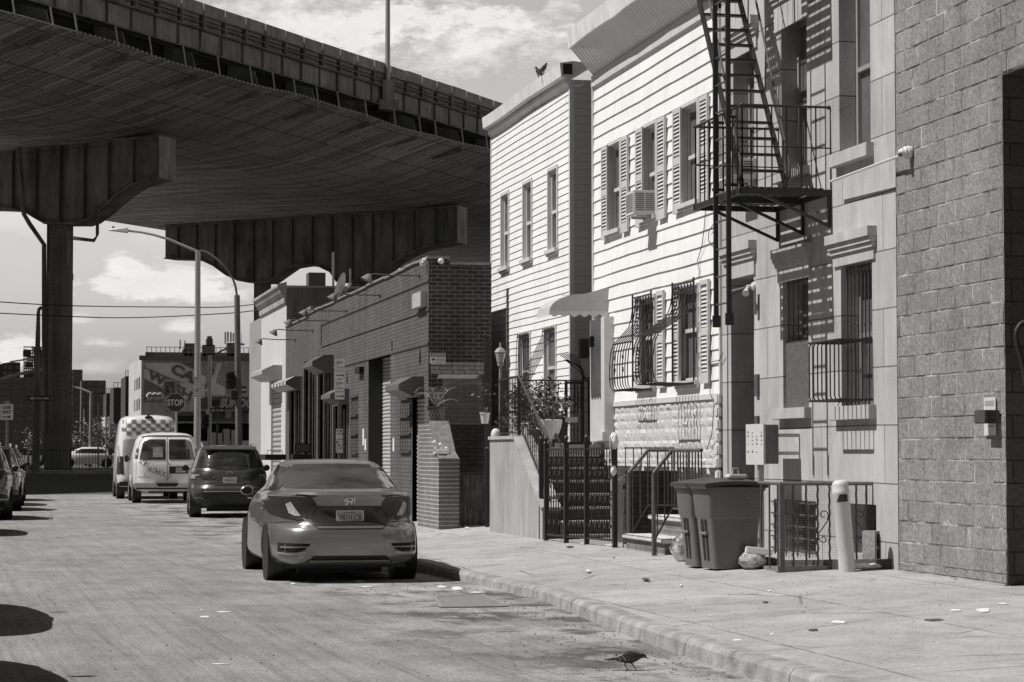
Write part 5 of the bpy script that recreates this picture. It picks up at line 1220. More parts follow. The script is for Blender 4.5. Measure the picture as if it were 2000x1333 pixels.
def flat_litter(pts, z, h, lab, m='paper', nm='litter'):
    ps = [Vector(p) for p in pts]; c = sum(ps, Vector())/len(ps); mb = MB(); K = len(ps); rs = random.Random(K+int(c.x*97))
    top = [p+Vector((0, 0, h*rs.uniform(.2, 1.3))) for p in ps]; mb.add([c+Vector((0, 0, h*1.2))]+top+[p+Vector((0, 0, .004)) for p in ps], [(0, 1+i, 1+(i+1) % K) for i in range(K)]+[(1+i, 1+(i+1) % K, 1+K+(i+1) % K, 1+K+i) for i in range(K)])
    return one(nm, mb, M(m), lab, 'litter', 'bits of litter')
def wl(px, py, w, hpx, lab, m='paper', road=False, n=7):
    fn = (lambda x, y: gnd(x, y)) if road else walk; rs = random.Random(px)
    flat_litter([fn(px+w/2*math.cos(a*2*math.pi/n)*rs.uniform(.7, 1.2), py+hpx/2*math.sin(a*2*math.pi/n)*rs.uniform(.7, 1.2)) for a in range(n)], 0, .006, lab, m)
for a in [(1866, 1193, 26, 4, 'flattened white paper on the pavement, left of a crumpled napkin'), (1922, 1193, 30, 8, 'crumpled white napkin near the right end of the block wall'), (1958, 1180, 26, 3, 'thin white strip of paper nearest the block building'),
          (1636, 1216, 30, 6, 'white plastic fork and napkin scrap in the middle of the pavement'), (1440, 1251, 18, 4, 'small pale scrap below the pavement crack'), (1508, 1239, 8, 3, 'tiny white scrap on the pavement crack'),
          (1502, 1155, 8, 3, 'small white scrap below the bins'), (1148, 1115, 12, 3, 'thin white scrap on the pavement left of the steps'), (1330, 1144, 6, 3, 'tiny pale crumb on the pavement'), (1387, 1203, 6, 2, 'tiny white crumb on the pavement near the kerb'),
          (1190, 1066, 14, 5, 'white paper caught under the right end of the gate'), (1138, 1062, 12, 4, 'white scrap under the middle of the gate'), (913, 1032, 10, 3, 'pale scrap under the mesh gate')]: wl(*a)
for a in [(1822, 1212, 42, 6, 'flattened dark bottle on the pavement', 'grey_iron'), (1262, 1132, 20, 4, 'dark crumpled leaf on the pavement below the bins', 'rust'), (1590, 1232, 22, 5, 'dead leaf on the pavement crack', 'rust'), (1868, 1130, 18, 6, 'dead leaf at the foot of the block wall', 'rust'), (1113, 1069, 20, 4, 'dark scrap in front of the gate', 'rust'), (1495, 1177, 13, 4, 'dark ring-pull sized lid on the pavement', 'grey_iron')]: wl(*a)
for a in [(435, 1196, 30, 2, 'long white splinter of wood on the road'), (400, 1206, 20, 3, 'short white splinter on the road'), (862, 1147, 20, 4, 'white paper by the broken kerb'), (893, 1150, 22, 8, 'crumpled white cup against the kerb'), (718, 1147, 24, 2, 'thin white straw on the road behind the nearest car'), (572, 1141, 10, 3, 'small white scrap behind the nearest car'), (930, 1158, 34, 2, 'flat white paper strip in the gutter'), (956, 1170, 14, 3, 'white scrap beside the drain grate'), (432, 1298, 40, 1, 'thin pale twig near the bottom of the road'), (393, 1192, 5, 2, 'tiny white chip on the road')]: wl(*a[:5], road=True)
mb = MB(); rs = random.Random(77)
for i in range(900):
    y = rs.uniform(13.5, 30); x = rs.choice((kx(y)-abs(rs.gauss(0, .45))-.05, kx(y)-abs(rs.gauss(0, .9))-.05, rs.uniform(0, 5), rs.uniform(5.4, 8.6))); z = sz(x) if x > kx(y)+.17 else 0
    if kx(y)-.05 < x < kx(y)+.17: continue
    r = rs.uniform(.003, .010 if x < 5 else .007); c = Vector((x, y, z+r*.5)); q = [c+Vector((rs.uniform(-r, r), rs.uniform(-r, r), 0)) for _ in range(1)]
    mb.add([c+Vector((r*rs.uniform(.6, 1.4), 0, 0)), c+Vector((0, r*rs.uniform(.6, 1.4), 0)), c-Vector((r*rs.uniform(.6, 1.4), 0, 0)), c-Vector((0, r, 0)), c+Vector((0, 0, r*.9)), c-Vector((0, 0, r))], [(0, 1, 4), (1, 2, 4), (2, 3, 4), (3, 0, 4), (1, 0, 5), (2, 1, 5), (3, 2, 5), (0, 3, 5)])
o = struct('gravel', mb, plain('road_crumbs', .2, .9, 0, .9, 30)); o['kind'] = 'stuff'
t = thing('drain_grate', 'rectangular iron drain grate set in the gutter in front of the kerb', 'drain', tuple(gnd(915, 1178)))
a, b, c, d = gnd(835, 1166), gnd(945, 1160), gnd(1010, 1182), gnd(858, 1190)
a, b, c, d = [Vector((p.x, p.y, .006)) for p in (gnd(850, 1168), gnd(940, 1162), gnd(990, 1186), gnd(862, 1188))]
mb = MB(); K = 20
for i in range(K): f_ = (i+.2)/K; g_ = (i+.75)/K; mb.prism([a.lerp(b, f_), a.lerp(b, g_), d.lerp(c, g_), d.lerp(c, f_)], (0, 0, .004))
mb.bar(a, b, .04, .012); mb.bar(b, c, .04, .012); mb.bar(c, d, .04, .012); mb.bar(d, a, .04, .012); part('grate', mb, plain('dusty_grate', .23, .8, 0, .4, 12), t)
mb = MB(); mb.quad(*[p+Vector((0, 0, -.001)) for p in (a, b, c, d)]); part('pit', mb, plain('pit_dust', .15, .9), t)
XK = 7.26
m_bp = brick('dark_painted_brick', 'x', .215, .070, .095, .12, .05, .008, .9, .7, .25)
m_bs = brick('old_brick_side', 'y', .215, .072, .022, .04, .13, .009, .5, .9, .45)
yK0 = 41.25; yK1 = on(558, 700, 'x', XK).y; yKm = on(603, 640, 'x', XK).y
bk = thing('brick_workshop', 'low dark painted brick building with roll-up shutters', 'building', (XK, yK0, sz(XK)))
zK = on(838, 505, 'x', XK).z; zK2 = on(575, 632, 'x', XK).z
DG = rect(XK, 719, 762, 702, 960, 719); DG = DG[:2]+(.1, on(762, 688, 'x', XK).z)+(.32,)
DS = rect(XK, 805, 829, 778, 990, 805); DS = DS[:2]+(.1,)+(DS[3],)+(.12,)
D1 = rect(XK, 566, 590, 742, 930, 590); D1 = (D1[0], D1[1], .1, D1[3], .5)
D2 = rect(XK, 594, 617, 700, 930, 617); D2 = (D2[0], D2[1], .1, D2[3], .5)
D3 = rect(XK, 622, 648, 715, 930, 648); D3 = (D3[0], D3[1], .1, D3[3], .5)
D4 = rect(XK, 652, 680, 790, 930, 680); D4 = (D4[0], D4[1], .1, D4[3], .35)
hs = [DG, DS, D1, D2, D3, D4]
mb = flatwall(XK, yK0, yKm, .1, zK, hs, .3); mb.join(flatwall(XK, yKm, yK1, .1, zK2, hs, .3)); part('front_wall', mb, m_bp, bk)
mb = MB(); mb.quad((XK, yK0, .1), (XK, yK0, zK), (8.40, yK0, zK-.1), (8.40, yK0, .1)); mb.box((XK+.6, yK0+.2, .1), (8.40, yKm, zK-.4)); mb.box((XK+.6, yKm, .1), (XK+8, yK1, zK2-.3)); part('side_wall', mb, m_bs, bk, 'unpainted side wall of black bricks with pale mortar')
mb = MB(); mb.quad((XK, yKm, zK2-.4), (XK, yKm, zK), (XK+1, yKm, zK), (XK+1, yKm, zK2-.4)); mb.box((XK+.02, yK0+.02, zK-.1), (XK+.35, yKm-.02, zK-.003)); part('parapet_return', mb, m_bs, bk)
mb = MB(); n = 14
for i in range(n):                          # uneven coping
    a, b = yK0-.04+(yKm-yK0+.08)*i/n, yK0-.04+(yKm-yK0+.08)*(i+1)/n-.006; dz = .012*math.sin(i*1.7); mb.bbox((XK-.035, a, zK-.005+dz), (XK+.37, b, zK+.045+dz), .006)
mb.box((XK-.03, yKm, zK2), (XK+.37, yK1-.01, zK2+.04)); mb.bbox((XK-.05, yKm-.75, zK+.03), (XK+.45, yKm+.1, zK+.16), .01)
mb.box((XK+.38, yK0-.03, zK-.10), (8.40, yK0+.2, zK-.06)); part('coping', mb, stains('old_coping', .22, .9, .4, .3, None, 4, .4), bk)
mb = MB()
for zc_, ya in ((on(838, 545, 'x', XK).z, yKm-2.5), (on(838, 602, 'x', XK).z, yKm-2.5), (on(838, 668, 'x', XK).z, yKm-1)):
    mb.box((XK-.02, yK0-.015, zc_-.045), (XK-.001, ya, zc_))
ya = yKm-2.5; mb.box((XK-.018, ya, on(838, 602, 'x', XK).z), (XK-.001, ya+.05, on(838, 545, 'x', XK).z)); part('brick_band', mb, m_bp, bk)
mb = MB(); mb.box((XK-.015, DG[0]-.1, DG[3]), (XK-.001, yK0+.0, DG[3]+.0)); r = DG; mb.box((XK-.02, r[0]-.25, r[3]), (XK-.001, r[1]+.25, r[3]+.22)); part('lintel', mb, m_bp, bk)
def rollup(r, xo, name='roller_shutter', m='shutter', step=.075, label=None):
    y0, y1, z0, z1 = r[:4]; mb = MB(); z = z0; n = 5
    while z < z1-.001:
        for i in range(n):
            a0, a1 = math.pi*i/n, math.pi*(i+1)/n; zz0, zz1 = z+step*(i/n), z+step*((i+1)/n)
            mb.quad((xo-.018*math.sin(a0), y0, zz0), (xo-.018*math.sin(a0), y1, zz0), (xo-.018*math.sin(a1), y1, zz1), (xo-.018*math.sin(a1), y0, zz1))
        z += step
    o = part(name, mb, M(m) if isinstance(m, str) else m, bk, label); return o
rollup(DG, XK+.31, label='ribbed shutter of the tall garage opening', m=plain('pale_shutter_slats', .42, .45, 0, .1, 5)); rollup(DS, XK+.10, label='ribbed shutter nearest the palm pot')
mb = MB(); mb.box((XK-.003, DG[1]-.0, .1), (XK+.318, DG[1]+.04, DG[3])) if False else None
mb.box((XK+.001, DG[1]-.004, .1), (XK+.30, DG[1]-.001, DG[3]-.002)); part('jamb_shade_sheet', mb, M('blacktrim'), bk)  # black sheet on the far reveal puts its shade into the colour
for r, xo in ((D1, .48), (D2, .48), (D3, .48), (D4, .33)):
    mb = MB(); mb.box((XK+xo, r[0], r[2]), (XK+xo+.02, r[1], r[3])); part('entrance_backing', mb, M('dark'), bk)
m_strip = plain('worn_door_frame', .16, .5, 0, .6, 9)
mb = MB()
for r in (D1, D2, D3, D4):
    for yy_, w in ((r[1]-.02, .06), ((r[0]+r[1])/2, .05), (r[0]+.04, .07)): mb.box((XK-.03, yy_-w/2*.7, .1), (XK+.03, yy_+w/2*.7, r[3]))
parts('door_frame', mb, m_strip, bk, [24]*4)
mb = MB()
for r in (D1, D2, D3, D4):
    for f_ in (.25, .6): yy_ = r[0]+(r[1]-r[0])*f_; mb.box((XK-.005, yy_, .1), (XK+.05, yy_+.16, r[3]-.1))
parts('door_leaf', mb, M('blacktrim'), bk, [8]*8)
def rollbox(X, x0, x1, y0, y1, dep, par, m, stripes=False, xref=None):
    "housing of a roller shutter: octagonal section"
    r = rect(X, x0, x1, y0, y1, xref or x0); h = r[3]-r[2]; a = dep
    pr = [(0, 1), (-.45*a, 1), (-a, .62), (-a, .35), (-.45*a, 0), (0, 0)]
    mb = MB(); mb.prism([(X+p[0], r[0], r[2]+h*p[1]) for p in pr], (0, r[1]-r[0], 0)); o = part('shutter_housing', mb, m, par)
    if stripes:
        mb = MB(); n = 9
        for i in range(0, n, 2):
            ya, yb = r[0]+(r[1]-r[0])*i/n, r[0]+(r[1]-r[0])*(i+1)/n; e = 1.006
            q = [(X+p[0]*1.01, r[2]+h*(.5+(p[1]-.5)*e)) for p in pr]
            for s0, s1 in zip(q[1:4], q[2:5]): mb.quad((s0[0], ya, s0[1]), (s0[0], yb, s0[1]), (s1[0], yb, s1[1]), (s1[0], ya, s1[1]))
        part('stripe', mb, M('signwhite'), o)
    return o
m_box = plain('dark_shutter_housing', .12, .5, 0, .15, 4)
rollbox(XK, 800, 828, 740, 778, .46, bk, m_box, xref=805); rollbox(XK, 634, 652, 697, 730, .50, bk, m_box, xref=640); rollbox(XK, 663, 682, 762, 790, .42, bk, m_box, xref=668); rollbox(XK, 561, 590, 742, 766, .42, bk, m_box, True, xref=565)
for (a, b, c, d) in ((783, 803, 775, 885), (686, 699, 770, 888)):
    r = rect(XK, a, b, c, d, (a+b)/2); mb = MB(); mb.box((XK-.004, r[0], r[2]), (XK+.0, r[1], r[3])); w = part('blocked_window', mb, m_bp, bk)
    mb = MB(); n = 4
    for i in range(n): z = r[2]+(r[3]-r[2])*i/3.2; mb.box((XK-.05, r[0]-.03, z), (XK-.001, r[1]+.03, z+.03))
    for i in range(7): yy_ = r[0]+(r[1]-r[0])*i/6; mb.box((XK-.012, yy_, r[2]), (XK-.004, yy_+.02, r[3]-.15))
    part('window_ledge', mb, M('rust'), w)
mb = MB(); r = rect(XK, 702, 711, 718, 730, 705); mb.box((XK-.1, r[0], r[2]), (XK, r[1], r[3])); part('vent', mb, M('dark'), bk)
for i, (px, y0, y1) in enumerate(((768, 856, 882), (709, 838, 870), (713, 858, 880))):
    r = rect(XK, px, px+3, y0, y1, px); mb = MB(); mb.box((XK-.012, r[0], r[2]), (XK-.002, r[1], r[3])); part('pasted_notice', mb, M('paper'), bk)
mb = MB(); r = rect(XK, 817, 834, 572, 602, 826); mb.bbox((XK-.12, r[0], r[2]), (XK-.001, r[1], r[3]), .01); one('meter_box', mb, plain('grey_meter_box', .45, .5, 0, .1, 5), 'pale grey box high on the dark brick front near its corner', 'electrical box')
def gooseneck(px, py, lab, X=XK, ln=.95):
    p = on(px, py, 'x', X); t = thing('barn_lamp', lab, 'lamp', tuple(p), 'long-arm lamps along the dark brick front'); mb = MB()
    mb.tube([p, p+Vector((-ln*.6, 0, .0)), p+Vector((-ln*.9, 0, .02)), p+Vector((-ln, 0, -.02))], .013, 7); part('arm', mb, M('grey_iron'), t)
    mb = MB(); mb.lathe([(.05, 0), (.05, -.03)], p, 'x', 10); part('mount', mb, M('grey_iron'), t)
    mb = MB(); c = p+Vector((-ln, 0, -.05)); q = MB(); q.lathe([(.03, .07), (.05, .05), (.10, -.03), (.12, -.06), (.112, -.06), (.08, -.02)], (0, 0, 0), 'z', 16); q.xform(Matrix.Translation(c) @ Matrix.Rotation(R(28), 4, 'Y')); part('shade', q, plain('lamp_shade_enamel', .2, .35, 0, .2, 9), t)
for a in [(820, 539, 'long-arm lamp nearest the corner of the dark brick front'), (743, 577, 'second long-arm lamp from the corner, right of the satellite dish'), (678, 608, 'third long-arm lamp, above the parking sign'), (644, 627, 'fourth long-arm lamp from the corner'), (611, 646, 'fifth long-arm lamp with the round pale shade'), (578, 664, 'leftmost long-arm lamp, against the white building')]: gooseneck(*a)
t = thing('corner_camera', 'white dome camera on the roof corner of the dark brick building', 'camera', tuple(on(833, 512, 'x', XK))); c = on(834, 511, 'x', XK); mb = MB(); mb.lathe([(.06, 0), (.06, -.08)], c, 'x', 12); mb.tube([c+Vector((-.05, 0, -.02)), c+Vector((-.12, -.02, -.05))], [.03, .045], 10); part('casing', mb, M('white_plastic'), t)
mb = MB(); c = Vector((XK+.2, yK0-.06, on(861, 511, 'y', yK0).z)); c.x = on(861, 511, 'y', yK0-.06).x; t = thing('globe_lamp', 'round white globe lamp on the side wall of the dark brick building', 'lamp', tuple(c)); mb.ball(c, .055, 14); part('globe', mb, M('white_plastic'), t); mb = MB(); mb.lathe([(.045, 0), (.045, .07)], c, 'y', 10); part('mount', mb, M('grey_iron'), t)
t = thing('satellite_dish', 'white satellite dish on the roof edge of the dark brick building', 'satellite dish', (XK+.1, 51, zK)); c = on(664, 560, 'x', XK+.25); mb = MB(); q = MB(); q.lathe([(0, -.09), (.15, -.075), (.27, -.03), (.34, 0), (.345, .008), (.27, -.02), (.15, -.06), (0, -.075)], (0, 0, 0), 'x', 22); q.xform(Matrix.Translation(c) @ Matrix.Rotation(R(158), 4, 'Z') @ Matrix.Rotation(R(-18), 4, 'Y')); part('dish', q, M('dirty_white'), t)
mb = MB(); mb.tube([c, c+Vector((.2, -.1, -.2)), (c.x+.2, c.y-.1, zK-.3)], .02, 6); mb.bar(c+Vector((.1, -.2, -.1)), c+Vector((.22, -.3, .06)), .06); mb.bar((c.x+.2, c.y-.3, c.z), (c.x+.2, c.y-.3, c.z+.4), .04); part('mast', mb, M('galv'), t)
t = thing('notice_sign', 'white NOTICE sign on the dark side wall of the brick building', 'sign', tuple(on(855, 710, 'y', yK0-.02)))
a, b = on(840, 711, 'y', yK0-.02), on(870, 690, 'y', yK0-.02); mb = MB(); mb.box((a.x, yK0-.03, a.z), (b.x, yK0-.012, b.z)); part('sheet', mb, M('signwhite'), t)
mb = MB(); w, h = b.x-a.x, b.z-a.z; mb.box((a.x+.01, yK0-.032, a.z+h*.64), (b.x-.01, yK0-.0305, b.z-.008)); part('header', mb, plain('grey_header', .12, .5), t)
mb = fit(text_mb('NOTICE', 1, 0, .02, .2), (a.x+w*.12, yK0-.0335, a.z+h*.70), (1, 0, 0), (0, 0, 1), w*.76, h*.2); part('lettering', mb, M('signwhite'), t)
mb = fit(text_mb('24 HOUR', 1, 0, .03), (a.x+w*.45, yK0-.032, a.z+h*.28), (1, 0, 0), (0, 0, 1), w*.45, h*.14); mb.join(fit(text_mb('VIDEO SURVEILLANCE', 1, 0), (a.x+w*.4, yK0-.032, a.z+h*.48), (1, 0, 0), (0, 0, 1), w*.5, h*.07)); mb.join(fit(text_mb('ON THESE PREMISES', 1, 0), (a.x+w*.3, yK0-.032, a.z+h*.10), (1, 0, 0), (0, 0, 1), w*.6, h*.09))
mb.add([(a.x+w*.08, yK0-.032, a.z+h*.45), (a.x+w*.3, yK0-.032, a.z+h*.5), (a.x+w*.32, yK0-.032, a.z+h*.38), (a.x+w*.16, yK0-.032, a.z+h*.25)], [(0, 1, 2, 3)]); part('print', mb, M('signblack'), t)
mb = MB(); r0, r1 = on(842, 730, 'y', yK0-.01), on(945, 706, 'y', yK0-.01); z = r0.z; rs = random.Random(3)
while z < r1.z-.06:
    x = r0.x-rs.uniform(0, .1)
    while x < r1.x: w = .2; mb.box((max(x, r0.x), yK0-.02, z), (min(x+w, r1.x), yK0-.002, z+.06)); x += w+.012
    z += .072
part('pale_brick_patch', mb, plain('pale_repair_brick', .28, .9, 0, .5, 12, bump=.5), bk)

m_wb = brick('glazed_brick', 'x', .215, .070, .12, .16, .42, .009, .5, .7, .25); m_wby = brick('glazed_brick_end', 'y', .215, .070, .09, .12, .3, .009, .5, .7, .3)
t = thing('brick_wing_wall', 'sloping brick wing wall carrying the palm pot beside the parked cars', 'wall', (7.1, 40, .2))
ya, yb = on(857, 1000, 'x', 7.0).y, on(816, 1000, 'x', 7.0).y; yt = on(838, 828, 'x', 7.0).y; zt1 = on(838, 827, 'x', 7.0).z; 
mb = MB(); mb.prism([(7.0, yb, .1), (7.0, yb, zt1), (7.0, yt, zt1), (7.0, ya+.35, zt1-.52), (7.0, ya, zt1-.62), (7.0, ya, .1)], (.34, 0, 0)); part('wall', mb, m_wb, t)
mb = MB(); mb.prism([(7.0-.0, yt+.01, zt1+.0), (7.0, ya+.33, zt1-.53), (7.0, ya-.01, zt1-.63), (7.0, ya-.01, zt1-.60), (7.0, ya+.33, zt1-.49), (7.0, yt+.01, zt1+.04)], (.345, 0, 0)); part('sloping_cap', mb, plain('cap_brick', .16, .7, 0, .6, 14), t)
for px0, px1, nm, top, lb in ((857, 873, 'a', 888, 'brick gate pier carrying the little dog figurines'), (874, 898, 'b', 895, 'brick gate pier beside the mesh gate')):
    Yp = 38.9; a, b = on(px0, 1000, 'y', Yp).x, on(px1, 1000, 'y', Yp).x; zt_ = on(px0, top, 'y', Yp).z; mb = MB(); mb.box((a, Yp, .1), (b, Yp+.35, zt_)); one('gate_pier', mb, m_wby, lb, 'pier')
    if nm == 'a': figp = Vector(((a+b)/2, Yp+.15, zt_))
mb = MB(); mb.bbox(figp+Vector((-.13, -.1, 0)), figp+Vector((.13, .1, .045)), .015); 
for dx, hh in ((-.06, .16), (.04, .12)):
    c = figp+Vector((dx, 0, .045)); mb.tube([c+Vector((-.03, 0, .03)), c+Vector((.05, 0, .05)), c+Vector((.07, 0, .03))], [.03, .035, .025], 8); mb.tube([c+Vector((-.03, 0, .05)), c+Vector((-.05, 0, hh))], [.03, .02], 8); mb.ball(c+Vector((-.055, 0, hh)), .033, 8); mb.ball(c+Vector((-.09, 0, hh-.01)), .016, 6)
    for q in (-.02, .05): mb.tube([c+Vector((q, -.015, 0)), c+Vector((q, -.015, .05))], .012, 5)
one('dog_figurine', mb, M('dirty_white'), 'pair of small white dog figurines on a base on the brick pier', 'figurine')
c = Vector((7.17, yt+.25, zt1)); t = thing('palm_pot', 'dark lattice-patterned pot with a small palm on the brick wing wall', 'potted plant', tuple(c))
mb = MB(); mb.lathe([(.11, 0), (.12, .01), (.155, .26), (.175, .265), (.175, .29), (.15, .29), (.14, .26), (0, .25)], c, 'z', 24); part('pot', mb, plain('dark_glazed_pot', .06, .35, 0, .3, 9), t)
mb = MB()
for i in range(16):
    for sg in (1, -1):
        a0 = i*math.pi/8; pts = [c+Vector((math.cos(a0+sg*q*.18)*(.118+.034*q/4+.004), math.sin(a0+sg*q*.18)*(.118+.034*q/4+.004), .02+.055*q)) for q in range(5)]; mb.tube(pts, .003, 4)
part('lattice', mb, plain('pot_lattice', .3, .5), t)
mb = MB(); rs = random.Random(6)
for i in range(11):
    a = i*2*math.pi/11+rs.uniform(-.2, .2); L = rs.uniform(.28, .46); up = rs.uniform(.15, .34) if i % 3 else .38; prev = None
    spine = [c+Vector((math.cos(a)*L*s_, math.sin(a)*L*s_, .27+up*math.sin(s_*2.2)*.9)) for s_ in [j/9 for j in range(10)]]
    mb.tube(spine, .004, 4)
    for j in range(1, 10):
        p = spine[j]; d = (spine[j]-spine[j-1]).normalized(); sd = d.cross(Vector((0, 0, 1))).normalized(); l = .12*math.sin(j/10*math.pi)+.03
        for sg in (1, -1): e = p+sd*sg*l*.8+d*l*.6+Vector((0, 0, -.01)); mb.add([p, p+d*.018, e], [(0, 1, 2)])
part('fronds', mb, leafmat('palm_leaves', .16), t)
Yc = 40.6; t = thing('curved_guard', 'dense iron bar guard with a curled top beside the dark brick building', 'railing', (7.7, Yc, 1.9))
xa, xb = on(866, 800, 'y', Yc).x, on(941, 800, 'y', Yc).x; z0, z1 = on(900, 830, 'y', Yc).z, on(900, 752, 'y', Yc).z; zc2 = on(900, 735, 'y', Yc).z; mb = MB(); n = 34
for i in range(n+1): x = xa+(xb-xa)*i/n; mb.tube([(x, Yc, z0), (x, Yc, z1), (x-.02, Yc-.04, z1+.10), (x-.05, Yc-.12, z1+.17), (x-.11, Yc-.22, z1+.17), (x-.16, Yc-.28, z1+.10)], .006, 5)
for zz in (z0+.02, z0+.35, z1): mb.bar((xa, Yc, zz), (xb, Yc, zz), .016)
part('bars', mb, plain('grey_guard_bars', .2, .5, 0, .3, 20), t)  # bars a paler grey than their frame
mb = MB(); mb.bar((xa-.12, Yc-.3, z1-.12), (xa, Yc-.3, z1-.02), .03); mb.bar((xa, Yc-.3, z1-.02), (xb, Yc-.3, z1+.12), .035); mb.bar((xa-.12, Yc-.3, z0-.05), (xa-.12, Yc-.3, z1-.1), .035); mb.bar((xa-.02, Yc-.3, z0-.05), (xa-.02, Yc-.3, z1-.05), .02); part('frame', mb, M('grey_iron'), t)
mb = MB(); mb.box((xa-.25, Yc+.02, .1), (8.38, Yc+.22, z0-.01)); one('yard_wall', mb, m_dbricky, 'dark brick wall under the curled iron guard', 'wall')
mb = MB(); a = on(950, 700, 'y', 40.3).x; mb.box((a-.05, 40.2, .2), (a+.05, 40.3, on(950, 662, 'y', 40.3).z)); one('steel_post', mb, M('black_iron'), 'tall dark steel post between the brick building and the vinyl-sided house', 'post')
c = Vector((on(947, 825, 'y', 39.9).x, 39.9, on(947, 828, 'y', 39.9).z)); t = thing('flower_pot', 'small white flower pot hung on the dark post', 'flower pot', tuple(c)); mb = MB(); mb.lathe([(.06, 0), (.085, .17), (.095, .17), (.095, .19), (.07, .19), (0, .17)], c, 'z', 16); part('pot', mb, M('white_plastic'), t); part('plant', foliage(c+Vector((0, 0, .22)), (.06, .06, .04), 60, .05, 9), leafmat('pot_leaves', .15), t)
Yg = 38.95; t = thing('mesh_gate', 'rusty wire mesh gate beside the brick pier', 'gate', (7.8, Yg, .25)); xa, xb = on(884, 1000, 'y', Yg).x, on(953, 1000, 'y', Yg).x; z1 = on(910, 925, 'y', Yg).z
mb = MB(); mb.box((xa, Yg-.03, .27), ((xa+xb)/2-.13, Yg-.02, z1)); mb.box(((xa+xb)/2-.12, Yg-.01, .27), (xb, Yg, z1-.02)); k = N('rusty_mesh_sheet'); X, Y, Z = k.sep()[0:3]
k.fin(k.m1('MULTIPLY', k.ramp(k.noise(1, 4, k.vec((60, 8, 3))), [(.35, .02), (.7, .10)]), k.ramp(k.noise(7, 4), [(.3, .7), (.7, 1.4)])), .8); part('mesh', mb, k.m, t)
mb = MB()
for x in (xa, (xa+xb)/2-.13, xb): mb.bar((x, Yg-.02, .24), (x, Yg-.02, z1+.03), .03)
mb.bar((xa, Yg-.02, z1), (xb, Yg-.02, z1+.02), .025)
for i in range(24): x = (xa+xb)/2-.1+((xb-xa)/2+.1)*i/24; mb.bar((x, Yg+.3, z1-.3), (x, Yg+.3, z1+.10), .008)
mb.bar(((xa+xb)/2-.1, Yg+.3, z1+.06), (xb, Yg+.3, z1+.07), .015); mb.bar(((xa+xb)/2-.1, Yg+.3, z1-.08), (xb, Yg+.3, z1-.07), .012); part('frame', mb, M('black_iron'), t)
mb = MB(); x = on(952, 1000, 'y', 38.4).x; mb.box((x-.03, 38.38, .2), (x+.03, 38.44, on(952, 880, 'y', 38.4).z)); mb.ball((x, 38.41, on(952, 877, 'y', 38.4).z), .035, 8); one('gate_post', mb, M('black_iron'), 'slim black gate post with a ball top at the concrete wing wall', 'post')

XQ = 7.28; yQ0 = yK1; yQ1 = 70.1
wq = thing('white_corner_building', 'white rendered building with a bracketed cornice beyond the dark brick front', 'building', (XQ, yQ0, sz(XQ)))
zQ = on(548, 582, 'x', XQ).z; DQ = rect(XQ, 529, 549, 740, 905, 549); DQ = DQ[:2]+(.1, DQ[3], .1)
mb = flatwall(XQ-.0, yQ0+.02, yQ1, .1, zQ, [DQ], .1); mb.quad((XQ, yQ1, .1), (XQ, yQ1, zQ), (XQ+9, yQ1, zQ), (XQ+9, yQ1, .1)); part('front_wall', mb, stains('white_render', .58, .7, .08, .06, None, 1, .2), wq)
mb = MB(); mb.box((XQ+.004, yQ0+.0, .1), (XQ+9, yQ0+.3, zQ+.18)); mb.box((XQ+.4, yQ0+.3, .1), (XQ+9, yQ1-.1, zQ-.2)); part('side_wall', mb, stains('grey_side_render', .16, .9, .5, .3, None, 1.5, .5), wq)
mb = MB(); mb.box((XQ-.0, yQ0-.02, zQ+.18), (XQ+9, yQ0+.34, zQ+.24)); part('coping', mb, M('concrete'), wq)
pr = [(0, -.28), (-.06, -.22), (-.07, -.05), (-.16, .05), (-.22, .18), (-.25, .20), (-.25, .27), (0, .34)]
mb = MB(); mb.prism([(XQ+a, yQ0+.0, zQ+b) for a, b in pr], (0, 6.65, 0)); part('cornice', mb, M('concrete'), wq); mb = MB(); mb.box((XQ+.01, yQ1+.01, .1), (XQ+6, 73.7, zQ-.25)); part('annexe', mb, stains('annexe_shade_render', .3, .8, .15, .1, None, 1, .2), wq) if 1 else None; mb = MB(); mb.box((XQ-.07, yQ0-.01, zQ+.28), (XQ-.02, yQ1, zQ+.31)); part('cornice_lip', mb, M('concrete'), wq)  # annexe wall greyed to carry the viaduct's shadow in its colour
y0, y1, z0, z1 = DQ[:4]; mb = MB(); z = z0; n = 4
while z < z1:
    for i in range(n): a0, a1 = math.pi*i/n, math.pi*(i+1)/n; mb.quad((XQ+.08-.03*math.sin(a0), y0, z+.14*i/n), (XQ+.08-.03*math.sin(a0), y1, z+.14*i/n), (XQ+.08-.03*math.sin(a1), y1, z+.14*(i+1)/n), (XQ+.08-.03*math.sin(a1), y0, z+.14*(i+1)/n))
    z += .14
part('roller_shutter', mb, M('shutter'), wq)
rollbox(XQ, 526, 551, 714, 741, .55, wq, plain('pale_shutter_housing', .38, .5, 0, .1, 4), xref=549)
mb = MB(); mb.bar((XQ+1.4, yQ0+1, zQ-.5), (XQ+1.4, yQ0+1, on(588, 532, 'x', XQ+1.4).z), .06); one('roof_pipe', mb, M('galv'), 'thin vent pipe on the roof of the white corner building', 'pipe')
mb = MB(); a, b = on(603, 560, 'y', yQ0+3), on(636, 533, 'y', yQ0+3); mb.box((a.x, a.y, a.z-.5), (b.x, a.y+.6, b.z)); one('roof_housing', mb, plain('roof_unit', .10, .7), 'small dark rooftop unit on the white corner building', 'roof unit')
def paint(name, v, metal=.55, rough=.32):
    k = N(name); f = k.noise(3, 3, k.obj()); k.fin(k.m1('MULTIPLY', k.m1('ADD', .92, k.m1('MULTIPLY', f, .16)), v), rough, metal, None, .5)
    k.b.inputs['Coat Weight'].default_value = .7; k.b.inputs['Coat Roughness'].default_value = .06; return k.m
